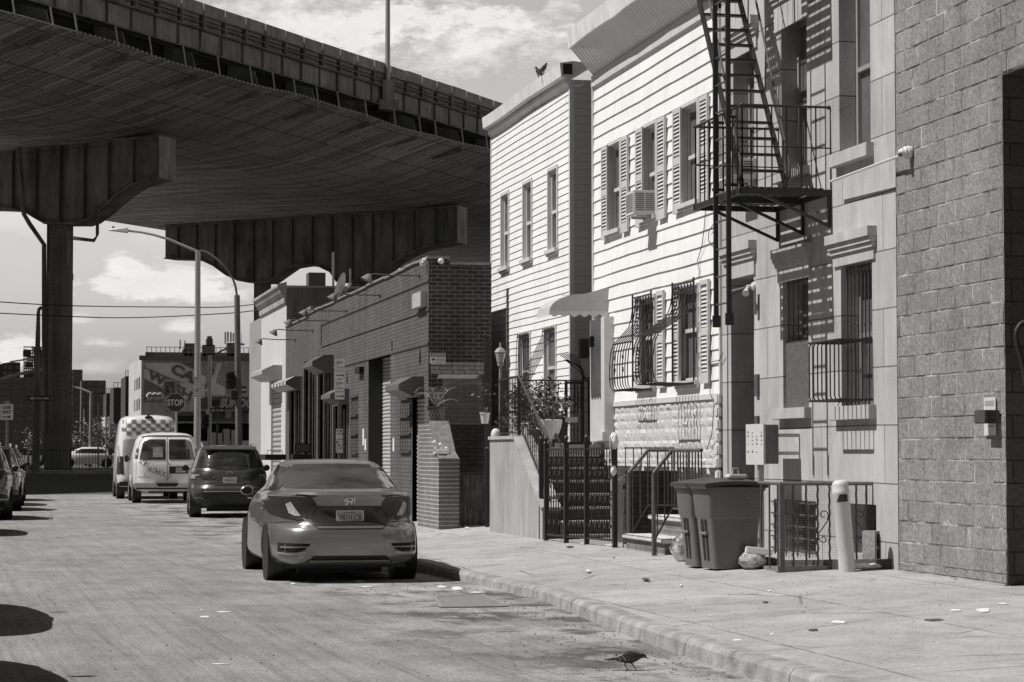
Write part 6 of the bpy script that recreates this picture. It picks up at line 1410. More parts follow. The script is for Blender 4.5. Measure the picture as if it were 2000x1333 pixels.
def car_body(levels, wheels, wr, nseg=72, w_in=.30, taper=(.05, .05)):
    zs = []
    lv = []
    for i in range(len(levels)-1):
        a, b = levels[i], levels[i+1]; st = 3 if b[0]-a[0] > .05 else 2
        p, q = levels[max(0, i-1)], levels[min(len(levels)-1, i+2)]
        for s_ in range(st):
            t = s_/st; lv.append([.5*((2*b0)+(-a0+c0)*t+(2*a0-5*b0+4*c0-d0)*t*t*1+(-a0+3*b0-3*c0+d0)*t**3) if (j in (1, 2, 3)) else b0+(c0-b0)*t for j, (a0, b0, c0, d0) in enumerate(zip(p, a, b, q))])
    lv.append(list(levels[-1]))
    vs = []; n = nseg
    for z, yr, yf, w, nr, nf in lv:
        mid, hl = (yr+yf)/2, (yf-yr)/2
        for k_ in range(n):
            a = 2*math.pi*(k_+.5)/n; c, s_ = math.cos(a), math.sin(a); e = nf if s_ > 0 else nr
            den = (abs(c)**e+abs(s_)**e)**(1/e); x, y = c/den, s_/den
            tp = 1-(taper[0]*max(0, -y)**3+taper[1]*max(0, y)**3)
            vs.append(Vector((w*x*tp, mid+hl*y, z)))
    fs = [(i*n+k_, i*n+(k_+1) % n, (i+1)*n+(k_+1) % n, (i+1)*n+k_) for i in range(len(lv)-1) for k_ in range(n)]
    fs += [tuple(range(n-1, -1, -1)), tuple(range((len(lv)-1)*n, len(lv)*n))]
    me = bpy.data.meshes.new('body'); me.from_pydata(vs, [], fs); me.update()
    o = bpy.data.objects.new('body', me); COL.objects.link(o)
    cut = MB(); W = max(l[3] for l in levels)
    for y in wheels:
        for s_ in (-1, 1): cut.lathe([(wr, 0), (wr, .4)], (s_*W+(-.28 if s_ > 0 else -.12), y, wr*.93), 'x', 36)
    cm = mesh_of('cut', cut, []); co = bpy.data.objects.new('cut', cm); COL.objects.link(co)
    md = o.modifiers.new('b', 'BOOLEAN'); md.operation = 'DIFFERENCE'; md.solver = 'EXACT'; md.object = co
    dg = bpy.context.evaluated_depsgraph_get(); dg.update(); me2 = bpy.data.meshes.new_from_object(o.evaluated_get(dg))
    bpy.data.objects.remove(o); bpy.data.objects.remove(co)
    me2.polygons.foreach_set('use_smooth', [True]*len(me2.polygons)); me2.set_sharp_from_angle(angle=R(38))
    bm = bmesh.new(); bm.from_mesh(me2); bvh = BVHTree.FromBMesh(bm); bm.free()
    return me2, bvh
def decal(bvh, poly, view, off=.004, step=.05, mb=None):
    "lay a flat outline on the body, seen from 'rear' (x, z), 'left' or 'right' (y, z) or 'top' (x, y)"
    bm = bmesh.new(); vs = [bm.verts.new((p[0], p[1], 0)) for p in poly]; bm.faces.new(vs)
    xs = [p[0] for p in poly]; ys = [p[1] for p in poly]
    for ax, lo, hi in ((0, min(xs), max(xs)), (1, min(ys), max(ys))):
        k_ = math.ceil(lo/step)
        while k_*step < hi:
            c = [0, 0, 0]; c[ax] = k_*step; nn = [0, 0, 0]; nn[ax] = 1
            bmesh.ops.bisect_plane(bm, geom=bm.verts[:]+bm.edges[:]+bm.faces[:], plane_co=c, plane_no=nn); k_ += 1
    bmesh.ops.triangulate(bm, faces=[f for f in bm.faces if len(f.verts) > 4])
    dead = []
    for v in bm.verts:
        u, w = v.co.x, v.co.y
        o, d = {'rear': ((u, -3, w), (0, 1, 0)), 'front': ((u, 12, w), (0, -1, 0)), 'left': ((-4, u, w), (1, 0, 0)), 'right': ((4, u, w), (-1, 0, 0)), 'top': ((u, w, 5), (0, 0, -1))}[view]
        o, d = Vector(o), Vector(d); h = bvh.ray_cast(o, d)
        v.co = (h[0]-d*off+(h[1]*off if h[1].dot(d) < 0 else Vector())) if h[0] else o+d*3
        if not h[0]: dead.append(v)
    bmesh.ops.delete(bm, geom=dead, context='VERTS')
    mb = mb or MB(); mb.frombm(bm, True); return mb
def stroke(bvh, pts, w, view, off=.003, mb=None, seg=.04):
    mb = mb or MB()
    for a, b in zip(pts, pts[1:]):
        a, b = Vector(a), Vector(b); d = (b-a); L = d.length
        if L < 1e-5: continue
        n_ = Vector((-d.y, d.x))/L*w/2; e = d/L*w*.3
        decal(bvh, [a-n_-e, b-n_+e, b+n_+e, a+n_-e], view, off, seg, mb)
    return mb
def mirror(poly): return [(-x, z) for x, z in reversed(poly)]
def wheel(t, x, y, r, w, spokes=5, rimr=.68, side=-1, steer=0, dark=False):
    mb = MB(); c = Vector((0, 0, 0)); rr_ = r*rimr
    pr = [(rr_, -w/2+.01), (r-.03, -w/2), (r-.008, -w/2+.02)]
    for i in range(5): a = -w/2+.03+(w-.06)*i/5; pr += [(r, a), (r, a+(w-.06)/5-.010), (r-.007, a+(w-.06)/5-.008), (r-.007, a+(w-.06)/5-.002)]
    pr += [(r-.008, w/2-.02), (r-.03, w/2), (rr_, w/2-.01)]
    mb.lathe([(a, b) for a, b in pr], c, 'x', 40)
    mt = Matrix.Translation((x, y, r)) @ Matrix.Rotation(steer, 4, 'Z'); mb.xform(mt); wo = part('wheel', mb, M('rubber'), t)
    q = MB(); s_ = side; q.lathe([(rr_+.004, s_*(w/2-.005)), (rr_-.012, s_*(w/2-.012)), (rr_-.02, s_*(w/2-.06)), (rr_*.55, s_*(w/2-.05))], c, 'x', 40)
    for i in range(spokes):
        a = 2*math.pi*i/spokes+.3
        for da in (-.13, .13):
            p0 = Vector((s_*(w/2-.02), math.cos(a+da*.3)*.04, math.sin(a+da*.3)*.04)); p1 = Vector((s_*(w/2-.012), math.cos(a+da)*(rr_-.01), math.sin(a+da)*(rr_-.01))); q.bar(p0, p1, .028, .03, up=(1, 0, 0))
    q.lathe([(.05, s_*(w/2-.015)), (.03, s_*(w/2-.005)), (0, s_*(w/2-.004))], c, 'x', 16); q.xform(mt); part('rim', q, M('alloy') if not dark else M('galv'), wo)
    q = MB(); q.lathe([(rr_-.02, s_*(w/2-.062)), (0, s_*(w/2-.062))], c, 'x', 24); q.xform(mt); part('hub_shadow', q, M('dark'), wo)
    return wo
def underbody(t, y0, y1, w, z):
    mb = MB(); mb.box((-w, y0, z-.04), (w, y1, z+.25)); mb.bar((-.5, y0+.5, z-.06), (.5, y0+.6, z-.06), .12); return part('underbody', mb, M('blacktrim'), t)
def liners(t, wheels, wr, W):
    for y in wheels:
        for s_ in (-1, 1): mb = MB(); mb.lathe([(wr+.002, 0), (wr+.002, .26)], (s_*W+(-.28 if s_ > 0 else .02), y, wr*.93), 'x', 30); part('wheel_arch_liner', mb, M('blacktrim'), t)
def plate(t, c, tilt, text, sub=None, top=None, w=.305, h=.155, par=None):
    mb = MB(); mb.bbox((-w/2-.008, -.004, -h/2-.008), (w/2+.008, .004, h/2+.008), .003); mt = Matrix.Translation(c) @ Matrix.Rotation(tilt, 4, 'X'); mb.xform(mt); p = part('plate_frame', mb, M('chrome'), t)
    mb = MB(); mb.box((-w/2, -.007, -h/2), (w/2, -.0045, h/2)); mb.xform(mt); part('licence_plate', mb, plain('plate_sheet', .40, .5, 0, .05, 8), p)
    mb = fit(text_mb(text, 1, 0, .0, sp=1.05), (-w*.44, -.0085, -h*.20), (1, 0, 0), (0, 0, 1), w*.88, h*.46)
    if top: mb.join(fit(text_mb(top, 1, 0), (-w*.22, -.0085, h*.32), (1, 0, 0), (0, 0, 1), w*.44, h*.11))
    if sub: mb.join(fit(text_mb(sub, 1, 0), (-w*.24, -.0085, -h*.43), (1, 0, 0), (0, 0, 1), w*.48, h*.14))
    mb.xform(mt); part('lettering', mb, M('signblack'), p)
def badge_text(bvh, body, s_, x0, z0, w, h, m, t, nm='badge', off=.006, shear=0, bold=0):
    mb = fit(text_mb(s_, 1, 0, bold, shear), (0, 0, 0), (1, 0, 0), (0, 0, 1), w, h)
    for v in mb.v:
        o = Vector((x0+v.x, -3, z0+v.z)); hh = bvh.ray_cast(o, Vector((0, 1, 0))); v.y = (hh[0].y if hh[0] else 0)-off
    return part(nm, mb, M(m), t)
def side_windows(bvh, polys, t, off=.004, both=True):
    for s_ in (('left', 'right') if both else ('left',)):
        for p in polys: 
            q = decal(bvh, p, s_, off, .06); part('side_window', q, M('carglass'), t)

def placed(t, x, y, rz=0, z=0): t.location = (x, y, z); t.rotation_euler = (0, 0, rz)

def make_sedan(label, pm, badge=True, detail=True, group='cars parked along the right kerb'):
    t = thing('parked_sedan', label, 'car', (0, 0, 0), group, local=True)
    LV = [(.185, .28, 4.35, .76, 5, 4), (.22, .15, 4.48, .85, 5.5, 4), (.30, .05, 4.58, .892, 6, 3.5), (.42, .01, 4.62, .90, 6, 3.2), (.54, .0, 4.63, .90, 5.5, 3), (.62, .02, 4.62, .90, 5, 3), (.67, .065, 4.60, .90, 4, 3), (.78, .115, 4.50, .895, 4, 3),
          (.88, .13, 4.15, .885, 4, 3), (.96, .12, 3.85, .865, 4, 3), (1.01, .105, 3.65, .835, 4, 3), (1.03, .125, 3.55, .80, 4, 3), (1.045, .36, 3.45, .775, 3.4, 3), (1.075, .60, 3.36, .755, 3.2, 3), (1.14, .86, 3.18, .725, 3.2, 3), (1.22, 1.14, 2.98, .69, 3.2, 3), (1.30, 1.44, 2.78, .65, 3.2, 3), (1.355, 1.70, 2.62, .605, 3.2, 3), (1.39, 1.95, 2.48, .53, 3, 3), (1.41, 2.12, 2.36, .38, 3, 3), (1.416, 2.2, 2.28, .1, 3, 3)]
    me, bvh = car_body(LV, (1.0, 3.70), .345); b = link('body', me); b.parent = t; KIDS.setdefault(t.name, []).append(b); OFF[b.name] = Vector(); me.materials.append(pm)
    liners(t, (1.0, 3.70), .345, .9); underbody(t, .45, 4.2, .70, .20)
    for y in (1.0, 3.70):
        for s_ in (-1, 1): wheel(t, s_*.768, y, .322, .205, 5, .70, s_)
    rg = [(-.60, 1.075), (.60, 1.075), (.665, 1.09), (.60, 1.23), (.545, 1.315), (.50, 1.345), (.0, 1.362), (-.50, 1.345), (-.545, 1.315), (-.60, 1.23), (-.665, 1.09)]
    g_ = part('rear_window', decal(bvh, rg, 'rear', .004, .05), M('carglass'), t)
    side_windows(bvh, [[(1.10, 1.06), (1.95, 1.03), (1.95, 1.335), (1.62, 1.305), (1.30, 1.20)], [(2.0, 1.03), (3.05, 1.0), (2.72, 1.22), (2.45, 1.315), (2.0, 1.345)]], t)
    ws = [(-.60, 1.05), (.60, 1.05), (.55, 1.34), (-.55, 1.34)]; part('windscreen', decal(bvh, ws, 'front', .004, .06), M('carglass'), t)
    cL = [(-.895, .985), (-.62, 1.000), (-.38, .998), (-.38, .986), (-.57, .968), (-.65, .955), (-.59, .84), (-.52, .725), (-.60, .72), (-.74, .745), (-.84, .785), (-.885, .86)]
    for s_, pl in (('l', cL), ('r', mirror(cL))):
        q = decal(bvh, pl, 'rear', .007, .03); decal(bvh, [(.10, .985), (.35, .985), (.52, .955), (.40, .90), (.30, .80), (.14, .74)], 'left' if s_ == 'l' else 'right', .007, .03, q); lm = part('tail_lamp', q, M('lens'), t)
        inn = [(-.70, .90), (-.65, .93), (-.61, .86), (-.55, .765), (-.61, .765), (-.67, .80)]; part('reflector', decal(bvh, inn if s_ == 'l' else mirror(inn), 'rear', .010, .03), M('lens_clear'), lm)
        edg = [(-.50, .985), (-.50, .992), (-.78, .998), (-.88, .988), (-.88, .980), (-.60, .988)]; part('reflector', decal(bvh, edg if s_ == 'l' else mirror(edg), 'rear', .011, .03), plain('bright_reflector', .3, .2, .5, .3, 30), lm)
    dark = M('dark')
    q = stroke(bvh, [(-.64, .955), (-.55, .80), (-.44, .685), (-.37, .625), (.37, .625), (.44, .685), (.55, .80), (.64, .955)], .007, 'rear', .0025); stroke(bvh, [(-.88, .665), (-.70, .70), (-.50, .695)], .005, 'rear', .0025, q); stroke(bvh, [(.88, .665), (.70, .70), (.50, .695)], .005, 'rear', .0025, q); part('panel_gap', q, dark, t)
    rc = [(-.40, .66), (.40, .66), (.46, .74), (.36, .87), (-.36, .87), (-.46, .74)]; part('plate_recess', decal(bvh, rc, 'rear', .0035, .04), paint('recess_shade_paint', .055, .5, .35), t)  # plate recess lies flat; a darker paint carries its shade
    part('boot_crease', stroke(bvh, [(-.46, .74), (-.36, .872), (.36, .872), (.46, .74)], .012, 'rear', .005), plain('dark_crease', .02, .4), t)
    sp = [(-.60, 1.012), (.60, 1.012), (.62, 1.03), (-.62, 1.03)]; part('boot_lip', decal(bvh, sp, 'rear', .012, .05), pm, t)
    for pl in ([(-.80, .46), (-.46, .455), (-.52, .385), (-.60, .36), (-.80, .36)],):
        for P_ in (pl, mirror(pl)):
            v = part('bumper_vent', decal(bvh, P_, 'rear', .003, .04), dark, t)
            f_ = -1 if P_ is pl else 1; q = [(f_*.77, .405), (f_*.47, .415), (f_*.47, .425), (f_*.77, .42)]; part('reflector', decal(bvh, q, 'rear', .012, .04), plain('vent_blade', .25, .35), v)
    dif = [(-.42, .31), (.42, .31), (.50, .235), (-.50, .235)]; part('diffuser', decal(bvh, dif, 'rear', .004, .04), M('blacktrim'), t)
    part('chrome_strip', decal(bvh, [(-.47, .246), (.47, .246), (.455, .268), (-.455, .268)], 'rear', .010, .04), plain('satin_strip', .45, .3, .6), t)
    for f_ in (-1, 1): part('bumper_edge', stroke(bvh, [(f_*.80, .345), (f_*.66, .335), (f_*.52, .36)], .02, 'rear', .008), plain('bright_edge', .4, .35, .3), t)
    q = stroke(bvh, [(1.98, .35), (1.98, 1.02)], .008, 'left', .003); stroke(bvh, [(3.1, .40), (3.12, .98)], .008, 'left', .003, q); stroke(bvh, [(1.06, 1.05), (1.30, .75), (1.38, .45)], .008, 'left', .003, q); stroke(bvh, [(1.98, .35), (1.98, 1.02)], .008, 'right', .003, q); part('door_gap', q, dark, t)
    for yy_ in (1.55, 2.55):
        mb = MB(); mb.tube([(-.895, yy_, .93), (-.925, yy_+.04, .935), (-.925, yy_+.14, .935), (-.895, yy_+.18, .93)], .010, 6); part('door_handle', mb, M('chrome'), t)
    q = MB(); 
    for s_ in (-1, 1):
        q = MB(); q.ball((s_*.915, 3.0, 1.02), .085, 12, (1, .6, .72)); q.bar((s_*.84, 3.03, .99), (s_*.90, 3.0, 1.0), .04); m_ = part('door_mirror', q, pm, t); q = MB(); q.ball((s_*.915, 2.955, 1.02), .068, 12, (1, .1, .7)); part('mirror_glass', q, M('blacktrim'), m_)
    if badge:
        c = (0, .935); q = MB(); hh = lambda x, z: (bvh.ray_cast(Vector((x, -3, z)), Vector((0, 1, 0)))[0] or Vector((0, .1, 0))).y
        pts = [(-.052, .975), (.052, .975), (.058, .96), (.046, .90), (.036, .888), (-.036, .888), (-.046, .90), (-.058, .96)]; q.tube([(x, hh(x, z)-.008, z) for x, z in pts], .006, 6, closed=True)
        for xx in (-1, 1): q.bar((xx*.034, hh(0, .95)-.009, .966), (xx*.022, hh(0, .90)-.009, .896), .013)
        q.bar((-.03, hh(0, .93)-.009, .932), (.03, hh(0, .93)-.009, .932), .010); part('emblem', q, M('chrome'), t)
        badge_text(bvh, b, 'CIVIC', -.52, .83, .17, .024, 'chrome', t, 'badge', .006, .2, .02)
        plate(t, Vector((0, bvh.ray_cast(Vector((0, -3, .745)), Vector((0, 1, 0)))[0].y-.012, .745)), R(-8), 'V81\u2022LCB', 'Garden State', 'NEW JERSEY')
    else: plate(t, Vector((0, bvh.ray_cast(Vector((0, -3, .745)), Vector((0, 1, 0)))[0].y-.012, .745)), R(-8), 'K27 RMD')
    return t
m_civic = paint('grey_metallic_paint', .24, .55, .30)
civic = make_sedan('grey metallic four-door sedan nearest the camera at the right kerb', m_civic)
placed(civic, 3.82, 26.8, R(-.3))

def make_suv(label, pm, texts=True, group='cars parked along the right kerb', ptext='W60\u2022SLJ'):
    t = thing('parked_suv', label, 'car', (0, 0, 0), group, local=True)
    LV = [(.24, .22, 4.3, .76, 4, 4), (.30, .10, 4.45, .85, 4.5, 4), (.42, .03, 4.58, .905, 5, 3.5), (.56, .0, 4.62, .912, 5, 3.2), (.68, .01, 4.62, .912, 5, 3), (.74, .05, 4.60, .91, 4.5, 3), (.86, .10, 4.52, .905, 4.5, 3), (.98, .13, 4.25, .895, 4.5, 3), (1.05, .15, 3.95, .88, 4.2, 3), (1.09, .17, 3.72, .86, 4.2, 3),
          (1.14, .20, 3.55, .835, 4, 3), (1.26, .28, 3.32, .795, 4, 3), (1.40, .37, 3.08, .745, 4, 3), (1.52, .46, 2.88, .695, 4, 3), (1.59, .52, 2.75, .655, 3.6, 3), (1.625, .62, 2.65, .60, 3.4, 3), (1.655, .85, 2.50, .48, 3, 3), (1.67, 1.2, 2.3, .25, 3, 3)]
    me, bvh = car_body(LV, (.95, 3.62), .385); b = link('body', me); b.parent = t; KIDS.setdefault(t.name, []).append(b); OFF[b.name] = Vector(); me.materials.append(pm)
    liners(t, (.95, 3.62), .385, .91); underbody(t, .35, 4.2, .72, .26)
    for y in (.95, 3.62):
        for s_ in (-1, 1): wheel(t, s_*.79, y, .355, .23, 5, .62, s_)
    part('rear_window', decal(bvh, [(-.73, 1.16), (-.30, 1.115), (.30, 1.115), (.73, 1.16), (.74, 1.20), (.62, 1.50), (.56, 1.54), (-.56, 1.54), (-.62, 1.50), (-.74, 1.20)], 'rear', .004, .05), M('carglass'), t)
    side_windows(bvh, [[(.62, 1.16), (1.15, 1.13), (1.15, 1.53), (.86, 1.51)], [(1.20, 1.13), (2.05, 1.12), (2.05, 1.55), (1.20, 1.54)], [(2.11, 1.12), (3.15, 1.10), (2.85, 1.35), (2.60, 1.52), (2.11, 1.55)]], t)
    part('windscreen', decal(bvh, [(-.62, 1.12), (.62, 1.12), (.56, 1.56), (-.56, 1.56)], 'front', .004, .06), M('carglass'), t)
    for s_ in (1, -1):
        pl = [(-.90, .87), (-.90, 1.04), (-.80, 1.06), (-.56, 1.03), (-.66, .96), (-.76, .955), (-.76, .88)]; pl = pl if s_ > 0 else mirror(pl)
        q = decal(bvh, pl, 'rear', .008, .03); decal(bvh, [(.08, .88), (.08, 1.06), (.40, 1.10), (.50, 1.07), (.34, .97), (.22, .88)], 'left' if s_ > 0 else 'right', .008, .03, q); l = part('tail_lamp', q, M('lens'), t)
        pl = [(-.88, .895), (-.88, .985), (-.66, .99), (-.72, .965), (-.77, .96), (-.77, .895)]; part('reflector', decal(bvh, pl if s_ > 0 else mirror(pl), 'rear', .011, .03), M('lens_clear'), l)
    q = stroke(bvh, [(-.76, .87), (-.66, .66), (-.60, .64), (.60, .64), (.66, .66), (.76, .87)], .008, 'rear', .003); stroke(bvh, [(-.60, .76), (-.45, .80), (.45, .80), (.60, .76)], .01, 'rear', .003, q); part('panel_gap', q, M('dark'), t)
    part('bumper_cladding', decal(bvh, [(-.62, .26), (.62, .26), (.80, .34), (.88, .52), (.60, .60), (-.60, .60), (-.88, .52), (-.80, .34)], 'rear', .006, .05), M('blacktrim'), t)
    part('bumper_sill', decal(bvh, [(-.58, .60), (.58, .60), (.58, .615), (-.58, .615)], 'rear', .014, .05), plain('scuffed_sill', .35, .4), t)
    for f_ in (-1, 1): part('bumper_vent', stroke(bvh, [(f_*.86, .45), (f_*.66, .47), (f_*.58, .42)], .022, 'rear', .012), pm, t)
    part('plate_recess', decal(bvh, [(-.36, .75), (.36, .75), (.30, .93), (-.30, .93)], 'rear', .004, .05), paint('suv_recess_shade', .07, .4, .4), t)  # flat plate panel, painted darker as the shade of a recess
    hy = bvh.ray_cast(Vector((0, -3, .85)), Vector((0, 1, 0)))[0].y
    plate(t, Vector((0, hy-.015, .85)), R(-8), ptext, 'Garden State', 'NEW JERSEY')
    c = (0, 1.03); q = MB(); hh = bvh.ray_cast(Vector((0, -3, 1.03)), Vector((0, 1, 0)))[0].y; q.tube([(.075*math.cos(a*.5), hh-.008, 1.03+.036*math.sin(a*.5)) for a in range(12)], .006, 6, closed=True)
    for sx, sz_ in ((-.035, .005), (.01, .008), (.035, -.004), (.0, -.012), (.02, .0)): q.ball((sx, hh-.008, 1.03+sz_), .009, 6)
    part('emblem', q, M('chrome'), t)
    if texts: badge_text(bvh, b, 'SUBARU', -.72, .80, .17, .026, 'chrome', t); badge_text(bvh, b, 'AWD', -.66, .745, .07, .018, 'chrome', t); badge_text(bvh, b, 'FORESTER', .48, .86, .24, .022, 'chrome', t)
    mb = MB(); mb.bar((-.02, .24, 1.18), (.42, .245, 1.20), .025); mb.ball((-.02, .24, 1.16), .035, 8); part('rear_wiper', mb, M('blacktrim'), t)
    mb = decal(bvh, [(-.60, .60), (.60, .60), (.58, .98), (-.58, .98)], 'top', .01, .1); part('roof_spoiler', MB().add([(-.62, .44, 1.585), (.62, .44, 1.585), (.58, .72, 1.65), (-.58, .72, 1.65), (-.62, .44, 1.56), (.62, .44, 1.56)], [(0, 1, 2, 3), (4, 5, 1, 0), (4, 5, 2, 3)]), pm, t)
    for s_ in (-1, 1):
        mb = MB(); mb.tube([(s_*.60, .75, 1.62), (s_*.62, .85, 1.685), (s_*.62, 1.2, 1.71), (s_*.60, 2.2, 1.72), (s_*.58, 2.6, 1.69), (s_*.57, 2.7, 1.62)], .02, 8); part('roof_rail', mb, M('galv'), t)
        q = MB(); q.ball((s_*.97, 2.95, 1.13), .10, 12, (.9, .6, .8)); q.bar((s_*.86, 2.98, 1.1), (s_*.94, 2.96, 1.12), .05); m_ = part('door_mirror', q, pm, t); q = MB(); q.ball((s_*.97, 2.90, 1.13), .08, 12, (1, .1, .8)); part('mirror_glass', q, M('blacktrim'), m_)
    mb = MB(); mb.add([(-.012, .95, 1.655), (.012, .95, 1.655), (0, .85, 1.72), (0, 1.05, 1.655)], [(0, 1, 2), (1, 3, 2), (3, 0, 2)]); part('antenna', mb, M('blacktrim'), t)
    return t
m_suv = paint('dark_blue_grey_paint', .12, .5, .3)
suv = make_suv('dark compact suv with roof rails parked behind the grey sedan', m_suv)
placed(suv, 4.92, 54.1, R(-3.2))

def make_van():
    t = thing('cargo_van', 'white cargo van with twin rear windows and scrawled graffiti', 'van', (0, 0, 0), 'cars parked along the right kerb', local=True); pm = paint('white_van_paint', .72, 0, .4)
    LV = [(.36, .20, 5.4, .88, 6, 4), (.44, .12, 5.55, .96, 7, 4), (.60, .10, 5.66, .995, 8, 4), (.90, .10, 5.68, 1.0, 8, 3.6), (1.12, .11, 5.5, .995, 8, 3.2), (1.22, .13, 4.9, .985, 8, 3.2), (1.40, .17, 4.5, .955, 7, 3.2), (1.62, .22, 4.2, .915, 7, 3.2), (1.80, .27, 3.95, .875, 6, 3.2), (1.93, .33, 3.75, .825, 5, 3), (2.02, .42, 3.6, .75, 4.5, 3), (2.07, .58, 3.5, .62, 4, 3), (2.10, .9, 3.3, .35, 3, 3)]
    me, bvh = car_body(LV, (1.25, 4.68), .42, taper=(.01, .05)); b = link('body', me); b.parent = t; KIDS.setdefault(t.name, []).append(b); OFF[b.name] = Vector(); me.materials.append(pm)
    liners(t, (1.25, 4.68), .42, 1.0); underbody(t, .5, 5.2, .8, .42)
    for y in (1.25, 4.68):
        for s_ in (-1, 1): wheel(t, s_*.86, y, .375, .25, 8, .56, s_, dark=True)
    for f_ in (1, -1):
        P_ = [(-.80, 1.30), (-.06, 1.30), (-.06, 1.88), (-.52, 1.88), (-.64, 1.84), (-.70, 1.76)]; P_ = P_ if f_ > 0 else mirror(P_)
        w = part('rear_window', decal(bvh, P_, 'rear', .006, .05), M('carglass'), t)
        part('window_seal', stroke(bvh, P_+[P_[0]], .022, 'rear', .004), M('blacktrim'), w)
    part('window_notice', decal(bvh, [(-.42, 1.36), (-.12, 1.36), (-.14, 1.66), (-.42, 1.66)], 'rear', .012, .1), plain('faded_notice', .22, .8, 0, .6, 9), t)
    q = stroke(bvh, [(0, .66), (0, 1.95)], .014, 'rear', .003); stroke(bvh, [(-.90, .66), (-.90, 1.3), (-.80, 1.80), (-.66, 1.96), (.66, 1.96), (.80, 1.80), (.90, 1.3), (.90, .66)], .010, 'rear', .003, q); part('panel_gap', q, M('rust'), t)
    part('roof_edge', stroke(bvh, [(-.72, 1.955), (-.5, 1.995), (.5, 1.995), (.72, 1.955)], .035, 'rear', .004), M('blacktrim'), t)
    for s_ in (1, -1):
        P_ = [(-.93, 1.32), (-.85, 1.32), (-.82, 1.62), (-.875, 1.62)]; P_ = P_ if s_ > 0 else mirror(P_); l = part('tail_lamp', decal(bvh, P_, 'rear', .010, .04), M('lens'), t)
        part('reflector', decal(bvh, [(x, z*.25+1.09) for x, z in P_], 'rear', .013, .04), M('lens_clear'), l)
    part('plate_recess', decal(bvh, [(.08, .88), (.60, .88), (.62, .90), (.62, 1.07), (.60, 1.09), (.08, 1.09), (.06, 1.07), (.06, .90)], 'rear', .008, .05), M('blacktrim'), t)
    plate(t, Vector((.40, bvh.ray_cast(Vector((.4, -3, .985)), Vector((0, 1, 0)))[0].y-.022, .985)), 0, 'XV52O-NA', w=.30, h=.14)
    mb = MB()
    for s_ in (-1, 1): mb.bbox((s_*.33, -.05, .47), (s_*.98, .16, .61), .02)
    mb.add([(-.34, -.05, .60), (-.27, -.05, .50), (.27, -.05, .50), (.34, -.05, .60), (-.34, -.05, .47), (.34, -.05, .47)], [(0, 1, 2, 3, 5, 4)]); part('bumper', mb, plain('white_bumper', .52, .35, .2, .1, 6), t)
    mb = MB(); mb.box((-.32, -.03, .50), (.32, .10, .60)); mb.box((-.9, .05, .42), (.9, .2, .48)); part('bumper_step', mb, M('blacktrim'), t)
    rs = random.Random(21); q = MB()
    pts = [(-.83, 1.22), (-.74, 1.16), (-.80, 1.24), (-.62, 1.28), (-.70, 1.10), (-.58, 1.26), (-.66, 1.17), (-.50, 1.22)]
    stroke(bvh, pts, .014, 'rear', .004, q)
    x, z = -.62, 1.08                                      # slanting tag letters
    for st in ([(0, 0), (.10, .05)], [(.05, .03), (.06, -.16)], [(.10, .0), (.10, -.14), (.17, -.02), (.11, -.06), (.19, -.17)], [(.22, -.05), (.20, -.16), (.28, -.14), (.28, -.04), (.22, -.05)], [(.31, -.05), (.29, -.22), (.33, -.10), (.36, -.22), (.40, -.06)],
               [(.47, -.10), (.40, -.12), (.40, -.26), (.48, -.24)], [(.41, -.18), (.47, -.17)], [(.50, -.12), (.50, -.30), (.50, -.14), (.57, -.17), (.51, -.22), (.60, -.34)], [(.70, -.20), (.62, -.24), (.68, -.30), (.60, -.38), (.74, -.24)], [(.62, .16), (.66, .05), (.76, .12)][:2], [(.72, .10), (.68, .02)]):
        stroke(bvh, [(x+a*1.02, z+b_*1.05) for a, b_ in st], .011, 'rear', .004, q)
    stroke(bvh, [(-.84, .78), (-.5, .775)], .012, 'rear', .004, q); stroke(bvh, [(-.66, .92), (-.66, .78)], .010, 'rear', .004, q); part('graffiti', q, plain('dark_spray_paint', .05, .6), t)
    for s_ in (-1, 1):
        q = MB(); q.bbox((s_*1.0, 4.05, 1.2), (s_*1.13, 4.15, 1.42), .03); q.bar((s_*.95, 4.15, 1.3), (s_*1.06, 4.15, 1.3), .04); part('door_mirror', q, M('blacktrim'), t)
    return t
van = make_van(); placed(van, 4.53, 70.0, R(-1.0))
